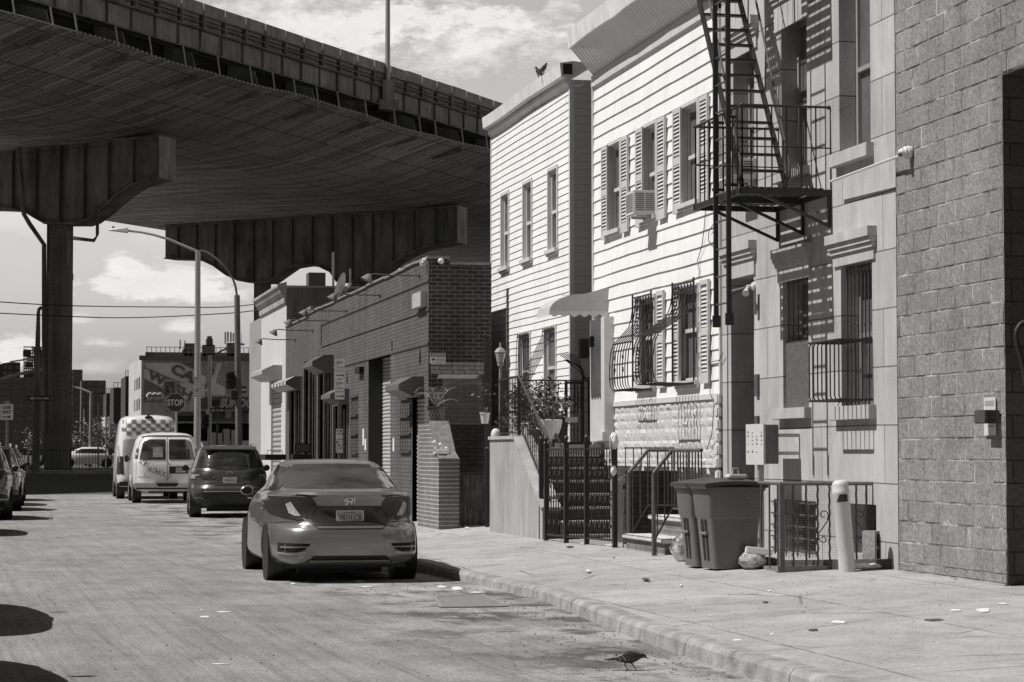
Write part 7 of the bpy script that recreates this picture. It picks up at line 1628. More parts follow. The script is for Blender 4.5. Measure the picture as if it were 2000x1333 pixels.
def make_high():
    t = thing('high_roof_van', 'tall white high-roof van with a chequered band across its rear', 'van', (0, 0, 0), 'cars parked along the right kerb', local=True); pm = paint('white_high_van_paint', .72, 0, .4)
    LV = [(.40, .14, 5.5, .93, 8, 4), (.55, .06, 5.8, 1.0, 9, 4), (.9, .05, 5.9, 1.01, 9, 3.6), (1.2, .05, 5.6, 1.01, 9, 3.2), (1.6, .07, 5.0, .99, 9, 3.2), (2.0, .10, 4.5, .955, 8, 3.2), (2.3, .13, 4.2, .92, 7, 3.2), (2.5, .17, 4.0, .885, 6, 3), (2.62, .24, 3.85, .82, 5, 3), (2.68, .36, 3.7, .70, 4, 3), (2.72, .6, 3.4, .4, 3, 3)]
    me, bvh = car_body(LV, (1.1, 4.8), .42, taper=(.01, .06)); b = link('body', me); b.parent = t; KIDS.setdefault(t.name, []).append(b); OFF[b.name] = Vector(); me.materials.append(pm)
    liners(t, (1.1, 4.8), .42, 1.0); underbody(t, .5, 5.2, .8, .42)
    for y in (1.1, 4.8):
        for s_ in (-1, 1): wheel(t, s_*.86, y, .37, .25, 6, .58, s_, dark=True)
    q = MB(); W = .155; H = .125
    for r in range(4):
        for c in range(-5, 6):
            if (r+c) % 2: continue
            x0, z0 = c*W-W/2, 2.06+r*H; x1 = x0+W; lim = .86-(z0-2.06)*.12; x0, x1 = max(x0, -lim), min(x1, lim)
            if x1-x0 > .02: decal(bvh, [(x0, z0), (x1, z0), (x1, z0+H), (x0, z0+H)], 'rear', .004, .1, q)
    part('chequered_band', q, plain('chequer_grey', .16, .5), t)
    for s_ in (1, -1):
        P_ = [(-.82, 1.25), (-.05, 1.25), (-.05, 1.93), (-.74, 1.93), (-.80, 1.88)]; part('rear_window', decal(bvh, P_ if s_ > 0 else mirror(P_), 'rear', .004, .06), plain('blanked_window', .36, .4, 0, .2, 4), t)
        P_ = [(-.99, .80), (-.90, .80), (-.90, 1.38), (-.97, 1.38)]; q = decal(bvh, P_ if s_ > 0 else mirror(P_), 'rear', .01, .05); decal(bvh, [(.08, .80), (.30, .84), (.26, 1.38), (.10, 1.38)], 'left' if s_ > 0 else 'right', .01, .05, q); part('tail_lamp', q, M('lens'), t)
        q = MB(); q.bbox((s_*1.02, 4.35, 1.4), (s_*1.16, 4.45, 1.66), .03); q.bar((s_*.95, 4.42, 1.5), (s_*1.06, 4.42, 1.5), .04); part('door_mirror', q, M('blacktrim'), t)
    q = stroke(bvh, [(-.86, 1.15), (-.3, 1.18), (.1, 1.55), (.2, 1.2)], .0, 'rear', .006) if False else MB()
    stroke(bvh, [(-.35, 1.5), (-.25, 1.65), (-.2, 1.5), (-.1, 1.6), (-.12, 1.42), (.02, 1.55)], .03, 'rear', .008, q); part('graffiti', q, plain('grey_scribble', .16, .6), t)
    q = stroke(bvh, [(0, .55), (0, 2.05)], .012, 'rear', .003); stroke(bvh, [(.40, 1.1), (1.0, 1.12), (1.9, 1.14), (2.9, 1.12), (3.9, 1.1)], .02, 'left', .004, q); stroke(bvh, [(3.3, .6), (3.3, 2.2)], .012, 'left', .004, q); stroke(bvh, [(1.9, .6), (1.9, 2.3)], .012, 'left', .004, q); part('panel_gap', q, M('galv'), t)
    part('side_window', decal(bvh, [(3.4, 1.25), (4.4, 1.25), (4.0, 1.85), (3.4, 1.9)], 'left', .006, .1), M('carglass'), t)
    mb = MB(); mb.bbox((-.95, -.08, .42), (.95, .12, .56), .03); part('bumper', mb, M('blacktrim'), t)
    mb = MB(); mb.bbox((-.12, .18, 2.60), (.14, .34, 2.68), .03); mb.ball((.0, .2, 2.72), .05, 8); part('roof_lamp', mb, M('blacktrim'), t)
    mb = MB(); mb.tube([(-.92, .0, 1.2), (-.96, -.02, 1.7), (-.94, .0, 1.72)], .02, 6); part('door_hinge', mb, M('window_white'), t)
    return t
hv = make_high(); placed(hv, 4.36, 76.8, R(-.8))

sil = paint('silver_paint', .34, .5, .3); blk = paint('black_paint', .02, .3, .25); dgr = paint('dark_grey_paint', .06, .5, .3)
def repaint(t, m):
    for c in KIDS.get(t.name, []):
        if c.name.split('.')[0] in ('body', 'boot_lip', 'antenna', 'door_mirror', 'roof_spoiler', 'bumper_vent') and len(c.data.materials) and c.data.materials[0] in (m_civic, m_suv):
            c.data = c.data.copy(); c.data.materials[0] = m
    return t
GL = 'cars parked along the left kerb'
def leftcar(src, x, y, rz, m, label):
    c = copy_tree(src); c['label'] = label; c['group'] = GL; placed(c, x, y, rz)
    return repaint(c, m)
leftcar(suv, -.84, 53.2, R(.3), sil, 'silver suv cut off by the left edge of the picture')
leftcar(suv, -.60, 61.5, R(.2), blk, 'black suv parked ahead of the silver suv on the left')
leftcar(civic, -.48, 67.5, R(.1), dgr, 'dark sedan parked between the two dark suvs on the left')
leftcar(suv, -.42, 74.2, R(.0), dgr, 'dark grey suv farthest along the left kerb')
leftcar(civic, -1.15, 19.6, 0, dgr, 'dark sedan just outside the left edge whose shadow crosses the road'); leftcar(civic, -1.12, 13.1, 0, sil, 'silver sedan just outside the lower left edge whose shadow crosses the road')
leftcar(civic, -1.2, 43.0, 0, blk, 'black sedan just outside the left edge of the picture')
mini = []
def farcar(x, y, rz, m, label):
    global farproto
    if not mini:
        t = thing('distant_car', label, 'car', (0, 0, 0), 'cars parked beyond the avenue', local=True)
        LV = [(.25, .1, 4.4, .85, 4, 4), (.5, 0, 4.5, .9, 4, 3), (.9, .1, 4.2, .88, 4, 3), (1.0, .4, 3.6, .82, 4, 3), (1.3, .8, 3.0, .7, 4, 3), (1.45, 1.2, 2.6, .5, 4, 3)]
        me, bvh = car_body(LV, (.9, 3.5), .36, 40); b = link('body', me); b.parent = t; KIDS.setdefault(t.name, []).append(b); OFF[b.name] = Vector(); me.materials.append(m)
        part('rear_window', decal(bvh, [(-.6, 1.05), (.6, 1.05), (.5, 1.33), (-.5, 1.33)], 'rear', .01, .2), M('carglass'), t)
        side_windows(bvh, [[(.9, 1.05), (3.2, 1.02), (2.7, 1.32), (1.2, 1.33)]], t, .01)
        for y_ in (.9, 3.5):
            for s_ in (-1, 1): mb = MB(); mb.lathe([(0, -.1), (.33, -.1), (.33, .1), (0, .1)], (s_*.78, y_, .33), 'x', 20); part('wheel', mb, M('rubber'), t)
        mini.append(t)
    else:
        t = copy_tree(mini[0]); t['label'] = label; b = KIDS[t.name][0]; b.data = b.data.copy(); b.data.materials[0] = m
    placed(t, x, y, rz, .45); return t
farcar(.9, 160, R(88), sil, 'pale distant car just left of the riveted column'); farcar(7.5, 168, R(92), paint('white_far_paint', .6, 0), 'white distant car just right of the riveted column'); farcar(.0, 176, R(88), blk, 'dark distant car farthest to the left beyond the fence'); farcar(9.5, 190, R(91), dgr, 'dark distant car behind the fence near the white van')
ZS, ZE = 18.4, 20.7            # flat soffit height, height of the upturned near edge
E1, E2 = on(0, 22, 'z', ZE), on(966, 298, 'z', ZE)
U = (E2-E1).normalized(); U.z = 0; U.normalize(); NN = Vector((-U.y, U.x, 0))           # along the deck; away from us
def V_(s_, n_, z): v = E1+U*s_+NN*n_; return Vector((v.x, v.y, z))
nf = (on(165, 425, 'z', ZS)-E1).dot(NN)
hwy = thing('elevated_highway', 'dark riveted steel elevated highway crossing above the end of the street', 'elevated highway', (30, 150, 0))
m_soff = None
def soffit_mat():
    k = N('corrugated_soffit_sheets'); X, Y, Z = k.sep()[0:3]
    u = k.m1('ADD', k.m1('MULTIPLY', X, U.x), k.m1('MULTIPLY', Y, U.y)); n_ = k.m1('ADD', k.m1('MULTIPLY', X, NN.x), k.m1('MULTIPLY', Y, NN.y))
    bt = k.n('ShaderNodeTexBrick', offset=.5); k.l(k.comb(n_, u, 0.), bt.inputs[0])
    for nme, vv in (('Scale', 1), ('Mortar Size', .035), ('Mortar Smooth', .2), ('Bias', 0), ('Brick Width', 3.1), ('Row Height', .52)): bt.inputs[nme].default_value = vv
    bt.inputs['Color1'].default_value = (.15, .15, .15, 1); bt.inputs['Color2'].default_value = (.30, .30, .30, 1); bt.inputs['Mortar'].default_value = (.04, .04, .04, 1)
    st = k.noise(1, 4, k.comb(k.m1('MULTIPLY', n_, .16), k.m1('MULTIPLY', u, 1.9), 0.), .6)
    seam = k.m1('MULTIPLY', k.m1('PINGPONG', n_, 1.55), 14., clamp=True)
    big = k.noise(.06, 3)
    val = k.m1('MULTIPLY', k.sep(bt.outputs[0])[0], k.m1('ADD', .25, k.m1('MULTIPLY', st, 1.5))); val = k.m1('MULTIPLY', val, k.mix(seam, .35, 1.)); val = k.m1('MULTIPLY', val, k.mix(big, .5, 1.6))
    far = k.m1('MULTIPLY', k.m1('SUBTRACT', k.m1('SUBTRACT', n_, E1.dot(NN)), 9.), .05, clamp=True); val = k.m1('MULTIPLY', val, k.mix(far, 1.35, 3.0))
    wv = k.m1('SINE', k.m1('MULTIPLY', u, 2*math.pi/.26)); hole = k.ramp(k.noise(.22, 4, k.comb(k.m1('MULTIPLY', n_, .35), k.m1('MULTIPLY', u, 1.6), 0.), .5), [(.20, .05), (.25, 1)])
    return k.fin(k.m1('MULTIPLY', val, hole), .7, 0, k.bump(wv, .9, .06))
m_soff = soffit_mat()
prof = [(0, ZE), (1.2, ZE-.30), (2.6, ZE-.75), (4.2, ZE-1.25), (6.2, ZE-1.8), (8.5, ZE-2.15), (10.5, ZS), (nf*.4, ZS), (nf*.7, ZS), (nf, ZS)]
mb = MB(); s0, s1, NS = -90, 170, 130
def wavy(s_, n_): return (.09*math.sin(s_*.27)+.03*math.sin(s_*.73+1))*max(0, 1-n_/6)
for i in range(NS):
    a, b = s0+(s1-s0)*i/NS, s0+(s1-s0)*(i+1)/NS
    for (na, za), (nb, zb_) in zip(prof, prof[1:]): mb.add([V_(a, na, za+wavy(a, na)), V_(b, na, za+wavy(b, na)), V_(b, nb, zb_+wavy(b, nb)), V_(a, nb, zb_+wavy(a, nb))], [(0, 1, 2, 3)], True)
part('soffit', mb, m_soff, hwy, recalc=False)
mb = MB()
for i in range(NS*5):
    a = s0+(s1-s0)*i/NS/5; b = a+(s1-s0)/NS/5*.55
    mb.add([V_(a, -.03, ZE+wavy(a, 0)-.05), V_(b, -.03, ZE+wavy(b, 0)-.05), V_(b, -.03, ZE+wavy(b, 0)+.04), V_(a, -.03, ZE+wavy(a, 0)+.04)], [(0, 1, 2, 3)])
for i in range(NS): a, b = s0+(s1-s0)*i/NS, s0+(s1-s0)*(i+1)/NS; mb.add([V_(a, -.02, ZE+wavy(a, 0)-.01), V_(b, -.02, ZE+wavy(b, 0)-.01), V_(b, .12, ZE+wavy(b, 0)+.05), V_(a, .12, ZE+wavy(a, 0)+.05)], [(0, 1, 2, 3)])
part('soffit_edge', mb, M('pole'), hwy)
NG = 1.9                                                 # girder line, set back from the soffit edge
PG = V_(0, NG, 0)
zt_p = hit(500, 43, PG, NN).z; zg_t = hit(500, 95, PG, NN).z; zg_b = hit(500, 136, PG, NN).z
mb = MB(); mb.prism([V_(s0, NG, zg_b), V_(s0, NG, zg_t), V_(s0, NG+.5, zg_t), V_(s0, NG+.5, zg_b)], U*(s1-s0)); part('fascia_girder', mb, M('steel2'), hwy)
mb = MB(); s_ = s0
while s_ < s1: mb.prism([V_(s_, NG-.12, zg_b+.05), V_(s_, NG-.12, zg_t), V_(s_, NG, zg_t), V_(s_, NG, zg_b+.05)], U*.08); s_ += 2.15
mb.prism([V_(s0, NG-.25, zg_b), V_(s0, NG-.25, zg_b+.06), V_(s0, NG+.1, zg_b+.06), V_(s0, NG+.1, zg_b)], U*(s1-s0)); mb.prism([V_(s0, NG-.3, zg_t), V_(s0, NG-.3, zg_t+.08), V_(s0, NG+.3, zg_t+.08), V_(s0, NG+.3, zg_t)], U*(s1-s0)); part('girder_stiffener', mb, M('steel'), hwy)
mb = MB(); mb.prism([V_(s0, NG+.5, ZE+.12), V_(s0, NG+.5, zg_t), V_(s0, nf-1, zg_t), V_(s0, nf-1, ZE+.12)], U*(s1-s0)); part('deck', mb, M('dark'), hwy)
mb = MB(); s_ = s0
while s_ < s1: mb.prism([V_(s_, .4, ZE-.4), V_(s_, NG+.6, ZE-.8), V_(s_, NG+.6, zg_b), V_(s_, .8, zg_b-.5)], U*.12); s_ += 6.3
parts('outrigger', mb, M('steel'), hwy, [8]*(len(mb.v)//8))
rs = random.Random(8); m_par = stains('parapet_panel_concrete', .30, .9, .4, .2, None, .8, .3); m_sl = stains('parapet_slat', .2, .85, .5, .3, None, 1, .3)
sv = hit(330, 0, PG, NN); s_a = (sv-E1).dot(U)-12; npan = 62
hgt = zt_p-zg_t
for i in range(npan):
    a = s_a+i*2.15; dz = rs.uniform(-.03, .03)
    mb = MB(); w = 2.15-rs.uniform(.06, .16); mb.prism([V_(a, NG-.22, zg_t+hgt*.58+dz), V_(a, NG-.22, zt_p+dz), V_(a, NG-.10, zt_p+dz), V_(a, NG-.10, zg_t+hgt*.58+dz)], U*w); p = part('parapet_panel', mb, m_par, hwy)
    mb = MB()
    for q in range(3): z = zg_t+.10+hgt*.16*q; mb.prism([V_(a+.08, NG-.16, z), V_(a+.08, NG-.16, z+hgt*.12), V_(a+.08, NG-.08, z+hgt*.12), V_(a+.08, NG-.08, z)], U*(w-.35))
    mb.prism([V_(a+.02, NG-.22, zg_t+.08), V_(a+.02, NG-.22, zg_t+hgt*.55), V_(a+.02, NG-.05, zg_t+hgt*.55), V_(a+.02, NG-.05, zg_t+.08)], U*.10)
    part('parapet_slat', mb, m_sl, p)
mb = MB()
for z in (.25, .52): mb.prism([V_(s_a, NG-.25, zg_t+hgt*z), V_(s_a, NG-.25, zg_t+hgt*z+.05), V_(s_a, NG-.21, zg_t+hgt*z+.05), V_(s_a, NG-.21, zg_t+hgt*z)], U*npan*2.15)
part('parapet_rail', mb, M('steel'), hwy)
mb = MB(); mb.prism([V_(s_a, NG-.03, zg_t), V_(s_a, NG-.03, zt_p-.1), V_(s_a, NG+.02, zt_p-.1), V_(s_a, NG+.02, zg_t)], U*npan*2.15); part('parapet_backing', mb, plain('dark_parapet_backing', .03, .9), hwy)
for px in (30, 105, 152, 231, 297, 363, 430, 493, 537, 578, 622, 663, 717, 773, 822, 853, 905, 953):
    c = None
    for yy_ in range(0, 330, 1):
        h_ = hit(px, yy_, V_(0, 0, 0), NN)
        if h_.z <= ZE+.02: c = h_; break
    mb = MB(); mb.tube([c-Vector((0, 0, .1)), c-U*.28+Vector((0, 0, .85))], .045, 5); part('stanchion', mb, M('shutter'), hwy)
t = thing('highway_lamp', 'tall pale lamp column rising from the highway parapet out of the picture', 'street lamp', tuple(hit(758, 155, PG, NN)))
c = hit(757, 158, V_(0, NG-.35, 0), NN); mb = MB(); mb.tube([c, c+Vector((0, 0, 11))], [.16, .11], 12); part('pole', mb, M('galv'), t)
mb = MB(); mb.box((c.x-.35, c.y-.35, c.z-1.2), (c.x+.35, c.y+.35, c.z)); mb.box((c.x-.6, c.y-.5, c.z-1.8), (c.x+.6, c.y+.5, c.z-1.2)); part('bracket', mb, M('steel2'), t)
mb = MB(); mb.tube([c+Vector((0, 0, 11)), c+Vector((-2.5, 1, 11.6))], .06, 8); mb.bbox(c+Vector((-3.2, .9, 11.45)), c+Vector((-2.4, 1.3, 11.6)), .03); part('arm', mb, M('galv'), t)
CD = (Vector((1, 0, 0))*1).copy()
m_st = M('steel'); m_col = stains('column_steel', .13, .8, .5, .3, None, .35, .4)
def bent(end_px, vpx, prof_px, cols, thick, name, label=None):
    "prof_px: outline of the cap on its near face, in photograph pixels, lying in the vertical plane of the bent"
    p0 = on(end_px[0], end_px[1], 'z', ZS); d = ray(vpx, 885); d.z = 0; d.normalize(); nrm = Vector((-d.y, d.x, 0))
    Q = lambda px, py: hit(px, py, p0, nrm)
    P_ = [Q(*p) for p in prof_px]; th = U*thick
    mb = MB(); web = .35
    mb.prism([p+th*.13 for p in P_], th*.10)               # web plate set back between the flanges
    cap = part('pier_cap', mb, m_st, hwy, label)
    mb = MB(); n = len(P_)
    for i in range(n):
        a, b = P_[i], P_[(i+1) % n]; up = Vector((0, 0, .10)) if (a.z+b.z)/2 < ZS-1 else Vector((0, 0, -.10))
        if abs((a-b).z) > (a-b).xy.length*1.5: continue
        mb.add([a, b, b+th, a+th, a+up, b+up, b+th+up, a+th+up], [(0, 1, 2, 3), (4, 7, 6, 5), (0, 4, 5, 1), (2, 6, 7, 3)])
    part('flange', mb, m_st, cap)
    zs_ = sorted({p.z for p in P_}); mb = MB()
    dd = (P_[0]-P_[0]); L0 = min((p-p0).dot(d) for p in P_); L1 = max((p-p0).dot(d) for p in P_); L = L0+.05; k_ = 0
    def zlow(s_):
        best = ZS
        for a, b in zip(P_, P_[1:]+P_[:1]):
            sa, sb_ = (a-p0).dot(d), (b-p0).dot(d)
            if min(sa, sb_) <= s_ <= max(sa, sb_) and abs(sa-sb_) > 1e-6:
                z = a.z+(b.z-a.z)*(s_-sa)/(sb_-sa); best = min(best, z)
        return best
    while L < L1:
        zl = zlow(L)
        if ZS-zl > .3: q = p0+d*L; q = Vector((q.x, q.y, 0)); mb.prism([q+Vector((0, 0, zl+.1))+th*.02, q+Vector((0, 0, ZS-.1))+th*.02, q+Vector((0, 0, ZS-.1))+th*.13, q+Vector((0, 0, zl+.1))+th*.13], d*.07)
        L += 1.75
    part('stiffener', mb, plain('stiffener_steel', .09, .8, 0, .3, 3), cap)
    mb = MB(); L = L0+.4
    while L < L1:
        zl = zlow(L)
        for zz in (zl+.28, ZS-.28):
            q = p0+d*L+th*.12; q = Vector((q.x, q.y, zz)); mb.box(q-Vector((.03, .03, .03)), q+Vector((.03, .03, .03)))
        L += .22
    part('rivet', mb, m_st, cap)
    e = Q(*end_px)
    top, bot = Q(*prof_px[0]), Q(*prof_px[1])
    mb = MB(); mb.prism([top, bot, bot+th, top+th], d*-.06 if (top-P_[3]).dot(d) < 0 else d*.06); part('end_plate', mb, M('steel2'), cap)
    for px, w, y_top, base, lab in cols:
        c = Q(px, y_top); b = Vector((c.x, c.y, base)); hw = w/2; mb = MB()
        q = lambda s_, t_, z: Vector((c.x, c.y, z))+d*s_+th*(.32+t_*.36)
        for sgn in (-1, 1): mb.prism([q(sgn*hw, .05, base), q(sgn*hw, .95, base), q(sgn*(hw-.08), .95, base), q(sgn*(hw-.08), .05, base)], (0, 0, c.z-base+.6))
        mb.prism([q(-hw, .12, base), q(hw, .12, base), q(hw, .16, base), q(-hw, .16, base)], (0, 0, c.z-base+.6)); mb.prism([q(-hw, .86, base), q(hw, .86, base), q(hw, .9, base), q(-hw, .9, base)], (0, 0, c.z-base+.6))
        mb.prism([q(-hw-.02, .04, base), q(-hw-.02, .96, base), q(hw+.02, .96, base), q(hw+.02, .04, base)], (0, 0, 2.0)); mb.prism([q(-hw-.03, .03, c.z-3.1), q(-hw-.03, .97, c.z-3.1), q(hw+.03, .97, c.z-3.1), q(hw+.03, .03, c.z-3.1)], (0, 0, .35))
        col_ = part('column', mb, m_col, hwy, lab)
        mb = MB(); z = base+1.0
        side = hw+.012
        while z < c.z-1:
            for qq in (side,):
                pts = [q(qq, .5+.2*math.cos(a*math.pi/6), z+.42*math.sin(a*math.pi/6)*(1) ) for a in range(12)]; mb.add(pts, [tuple(range(12))])
            z += 1.52
        part('access_hole', mb, M('dark'), col_)
        mb = MB(); z = base+2.1
        while z < c.z:
            for s_ in (-hw+.1, -hw*.3, hw*.3, hw-.1): v = q(s_, .115, z); mb.box(v-Vector((.025, .025, .025)), v+Vector((.025, .025, .025)))
            z += .28
        part('rivet', mb, plain('rivet_steel', .025, .8), col_)
    return Q, d, th
zi = .56
Q1, d1, th1 = bent((310, 265), -6500, [(310, 265), (310, 348), (285, 353), (258, 362), (232, 378), (208, 398), (185, 418), (165, 432), (148, 438), (86, 438), (72, 430), (50, 417), (22, 410), (-30, 408), (-80, 415), (-120, 432), (-140, 440), (-230, 440), (-500, 360), (-500, 318)], [(101, 1.55, 436, zi, 'riveted column at the left with a row of slotted holes'), (-185, 1.55, 436, zi, None)], 1.6, 'a')
Q2, d2, th2 = bent((892, 402), -6500, [(892, 402), (892, 474), (855, 480), (820, 487), (790, 500), (765, 516), (742, 538), (722, 551), (656, 551), (643, 532), (620, 521), (592, 518), (566, 522), (544, 537), (522, 553), (486, 553), (464, 549), (440, 538), (415, 520), (390, 508), (320, 506), (320, 441)], [(502, 1.25, 552, zi, 'dark column rising behind the white corner building'), (690, 1.45, 550, zi, None)], 1.6, 'b')
mb = MB(); c0 = Q1(60, 425)
mb.tube([Q1(45, 290)-U*.4, Q1(55, 420)-U*.4, Q1(60, 438)-U*.1, Q1(84, 478)+U*.1, Q1(84, 895)+U*.1, Q1(82, 905), Q1(68, 918)-U*1.2], .13, 10); part('drain_pipe', mb, M('steel'), hwy)
mb = MB()
for k_ in range(3): dx = k_*2.2; mb.tube([Q1(188+dx, 400), Q1(188+dx, 462-dx), Q1(182+dx*.5, 468+dx), Q1(136, 462+dx*1.2)], .035, 6)
mb.tube([Q1(135, 455), Q1(135, 520)], .10, 8); mb.box(Q1(133, 515)-Vector((0, .3, 0)), Q1(141, 498)); part('conduit', mb, M('steel'), hwy)
mb = MB(); c = Q1(207, 384); mb.lathe([(0, 0), (.28, 0)], (0, 0, 0), 'z', 14); mb.xform(Matrix.Translation(c+th1*.5+Vector((0, 0, -.06)))); part('flange_hole', mb, M('dark'), hwy)
t = thing('median_fence', 'black picket fence at the foot of the riveted column beyond the avenue', 'fence', (3, 121.5, .58))
mb = MB(); x = -6
while x < 12: mb.bar((x, 121.5, .58), (x, 121.5, 1.66), .025); x += .16
for z in (.68, 1.6): mb.bar((-6, 121.5, z), (12, 121.5, z), .04)
part('pickets', mb, M('black_iron'), t)
mb = MB()
for x in (-6, -3, 0, 3, 6, 9, 12): mb.bar((x, 121.5, .56), (x, 121.5, 1.75), .07)
part('post', mb, M('black_iron'), t)

def cat(pts, r, n=8): m_ = MB(); m_.tube(pts, r, n); return m_
def gz(p): return rise(p.y) if p.y < 120 else .5
dp = 80.6; base = at(385, 885, dp); base.z = sz(6.1); t = thing('street_lamp', 'tall street lamp with a long curved arm behind the white vans', 'street lamp', tuple(base))
top = at(386.5, 492, dp); L = lambda px, py: at(px, py, dp)
part('pole', cat([base, Vector((base.x, base.y, 3)), Vector((top.x, top.y, top.z+.05))], [.14, .11, .09], 12), M('galv'), t)
part('arm', cat([top, L(360, 481), L(330, 468), L(300, 459), L(275, 454), L(250, 451)], [.05, .05, .045, .04, .04, .04], 8), M('galv'), t)
mb = MB(); a, b = L(213, 449), L(250, 451); mb.add([a+Vector((0, -.12, -.03)), b+Vector((0, -.16, -.07)), b+Vector((0, .16, -.07)), a+Vector((0, .12, -.03)), a+Vector((0, -.08, .03)), b+Vector((0, -.12, .09)), b+Vector((0, .12, .09)), a+Vector((0, .08, .03))], [(0, 1, 2, 3), (4, 7, 6, 5), (0, 4, 5, 1), (1, 5, 6, 2), (2, 6, 7, 3), (3, 7, 4, 0)]); mb.lathe([(.05, 0), (.05, .09)], L(221, 447.5), 'z', 8); part('lamp_head', mb, M('galv'), t)
def parking_sign(c, w, h, label, dy=-.15, rows=2):
    t = thing('parking_sign', label, 'sign', tuple(c), 'parking regulation signs'); mb = MB()
    for i in range(rows): mb.bbox((c.x-w/2, c.y+dy, c.z+h*i/rows+.01), (c.x+w/2, c.y+dy+.006, c.z+h*(i+1)/rows-.01), .002)
    part('sheet', mb, M('signwhite'), t); mb = MB(); e = dy-.003
    for i in range(rows):
        z0 = c.z+h*i/rows; q = h/rows
        mb.tube([(c.x-w*.22+w*.14*math.cos(a*.6), c.y+e, z0+q*.80+w*.14*math.sin(a*.6)) for a in range(11)], w*.03, 4, closed=True)
        mb.join(fit(text_mb('NO', 1, 0, .02), (c.x+w*.02, c.y+e, z0+q*.76), (1, 0, 0), (0, 0, 1), w*.3, q*.1)); mb.join(fit(text_mb('STANDING' if i else 'PARKING', 1, 0), (c.x-w*.4, c.y+e, z0+q*.52), (1, 0, 0), (0, 0, 1), w*.8, q*.08)); mb.join(fit(text_mb('8AM-9:30AM', 1, 0), (c.x-w*.4, c.y+e, z0+q*.36), (1, 0, 0), (0, 0, 1), w*.8, q*.08))
        mb.box((c.x-w*.4, c.y+e, z0+q*.16), (c.x+w*.38, c.y+e+.001, z0+q*.20)); mb.add([(c.x+w*.28, c.y+e, z0+q*.10), (c.x+w*.45, c.y+e, z0+q*.18), (c.x+w*.28, c.y+e, z0+q*.26)], [(0, 1, 2)])
    part('print', mb, M('signblack'), t); return t
c = L(388, 778); parking_sign(Vector((c.x, c.y, c.z)), 20/4600*dp, 43/4600*dp, 'white parking sign on the tall street lamp')
dq = 41.5; c = at(661, 782, dq); t_ = parking_sign(c, 19/4600*dq, 81/4600*dq, 'tall pair of white parking signs on a thin dark post before the dark brick front')
mb = MB(); mb.bar((c.x, c.y-.10, .15), (c.x, c.y-.10, c.z+.72), .05, .04); t = thing('sign_post', 'thin dark post with stickers carrying the nearer parking signs', 'post', (c.x, c.y, .16)); part('post', mb, M('grey_iron'), t)
mb = MB(); rs = random.Random(5); z1 = at(661, 838, dq).z; z0 = at(661, 885, dq).z; mb.box((c.x-.06, c.y-.14, z0), (c.x+.06, c.y-.13, z1)); part('sticker', mb, brick('sticker_print', 'y', .06, .05, .08, .6, .5, .01), t)
ds = 86; b = at(344, 885, ds); b.z = .15; t = thing('stop_sign', 'octagonal STOP sign above the white vans', 'sign', tuple(b)); c = at(342, 787, ds); r = .37
part('post', cat([b, (b.x, b.y, c.z+.3)], .035, 8), M('galv'), t)
mb = MB(); mb.prism([Vector((c.x+r*math.cos(R(22.5+45*i)), c.y-.06, c.z+r*math.sin(R(22.5+45*i)))) for i in range(8)], (0, .012, 0)); part('border', mb, M('signwhite'), t)
mb = MB(); r2 = r*.95; mb.prism([Vector((c.x+r2*math.cos(R(22.5+45*i)), c.y-.064, c.z+r2*math.sin(R(22.5+45*i)))) for i in range(8)], (0, .003, 0)); part('face', mb, plain('stop_sign_red_as_grey', .035, .4), t)
mb = fit(text_mb('STOP', 1, 0, .025), (c.x-r*.78, c.y-.067, c.z-r*.31), (1, 0, 0), (0, 0, 1), r*1.56, r*.64); part('lettering', mb, M('signwhite'), t)
def one_way(px, py, d, wpx, hpx, left, label, post=None, stacked=False, group='one-way signs'):
    c = at(px, py, d); w, h = wpx/F*d, hpx/F*d; t = thing('one_way_sign', label, 'sign', tuple(c), group)
    mb = MB(); mb.box((c.x-w/2, c.y-.01, c.z-h/2), (c.x+w/2, c.y+.0, c.z+h/2)); part('sheet', mb, M('signwhite') if stacked else M('signblack'), t)
    y = c.y-.016
    if stacked:
        mb = fit(text_mb('ONE', 1, 0, .02), (c.x-w*.33, y, c.z+h*.17), (1, 0, 0), (0, 0, 1), w*.66, h*.22); mb.join(fit(text_mb('WAY', 1, 0, .02), (c.x-w*.36, y, c.z-h*.12), (1, 0, 0), (0, 0, 1), w*.72, h*.22))
        mb.box((c.x-w*.36, y, c.z-h*.34), (c.x+w*.18, y+.001, c.z-h*.29)); mb.add([(c.x+w*.14, y, c.z-h*.40), (c.x+w*.38, y, c.z-h*.315), (c.x+w*.14, y, c.z-h*.23)], [(0, 1, 2)]); part('print', mb, M('signblack'), t)
    else:
        mb = MB(); s_ = -1 if left else 1
        mb.add([(c.x+s_*w*.46, y, c.z), (c.x+s_*w*.24, y, c.z+h*.38), (c.x+s_*w*.24, y, c.z+h*.18), (c.x-s_*w*.44, y, c.z+h*.18), (c.x-s_*w*.44, y, c.z-h*.18), (c.x+s_*w*.24, y, c.z-h*.18), (c.x+s_*w*.24, y, c.z-h*.38)], [tuple(range(7))]); a = part('arrow', mb, M('signwhite'), t)
        mb = fit(text_mb('ONE WAY', 1, 0, .03), (c.x-w*.26, y-.004, c.z-h*.12), (1, 0, 0), (0, 0, 1), w*.5, h*.24); part('lettering', mb, M('signblack'), t)
    if post:
        b = at(post, 885, d+.3); b.z = gz(b); part('post', cat([b, (b.x, b.y, c.z+h*.6)], .045, 8), M('grey_iron'), t)
    return t
one_way(13, 805, 78, 25, 31, False, 'white ONE WAY sign with an arrow at the left edge', 13.5, True)
one_way(76, 778.5, 116, 44, 10.5, True, 'black ONE WAY arrow on the dark pole left of the riveted column')
one_way(468, 761.5, 92, 26, 13, True, 'black ONE WAY arrow on the dark pole beside the traffic signal')
one_way(424, 802, 108, 28, 9, True, 'lower black ONE WAY arrow left of the SUN sign', 424)
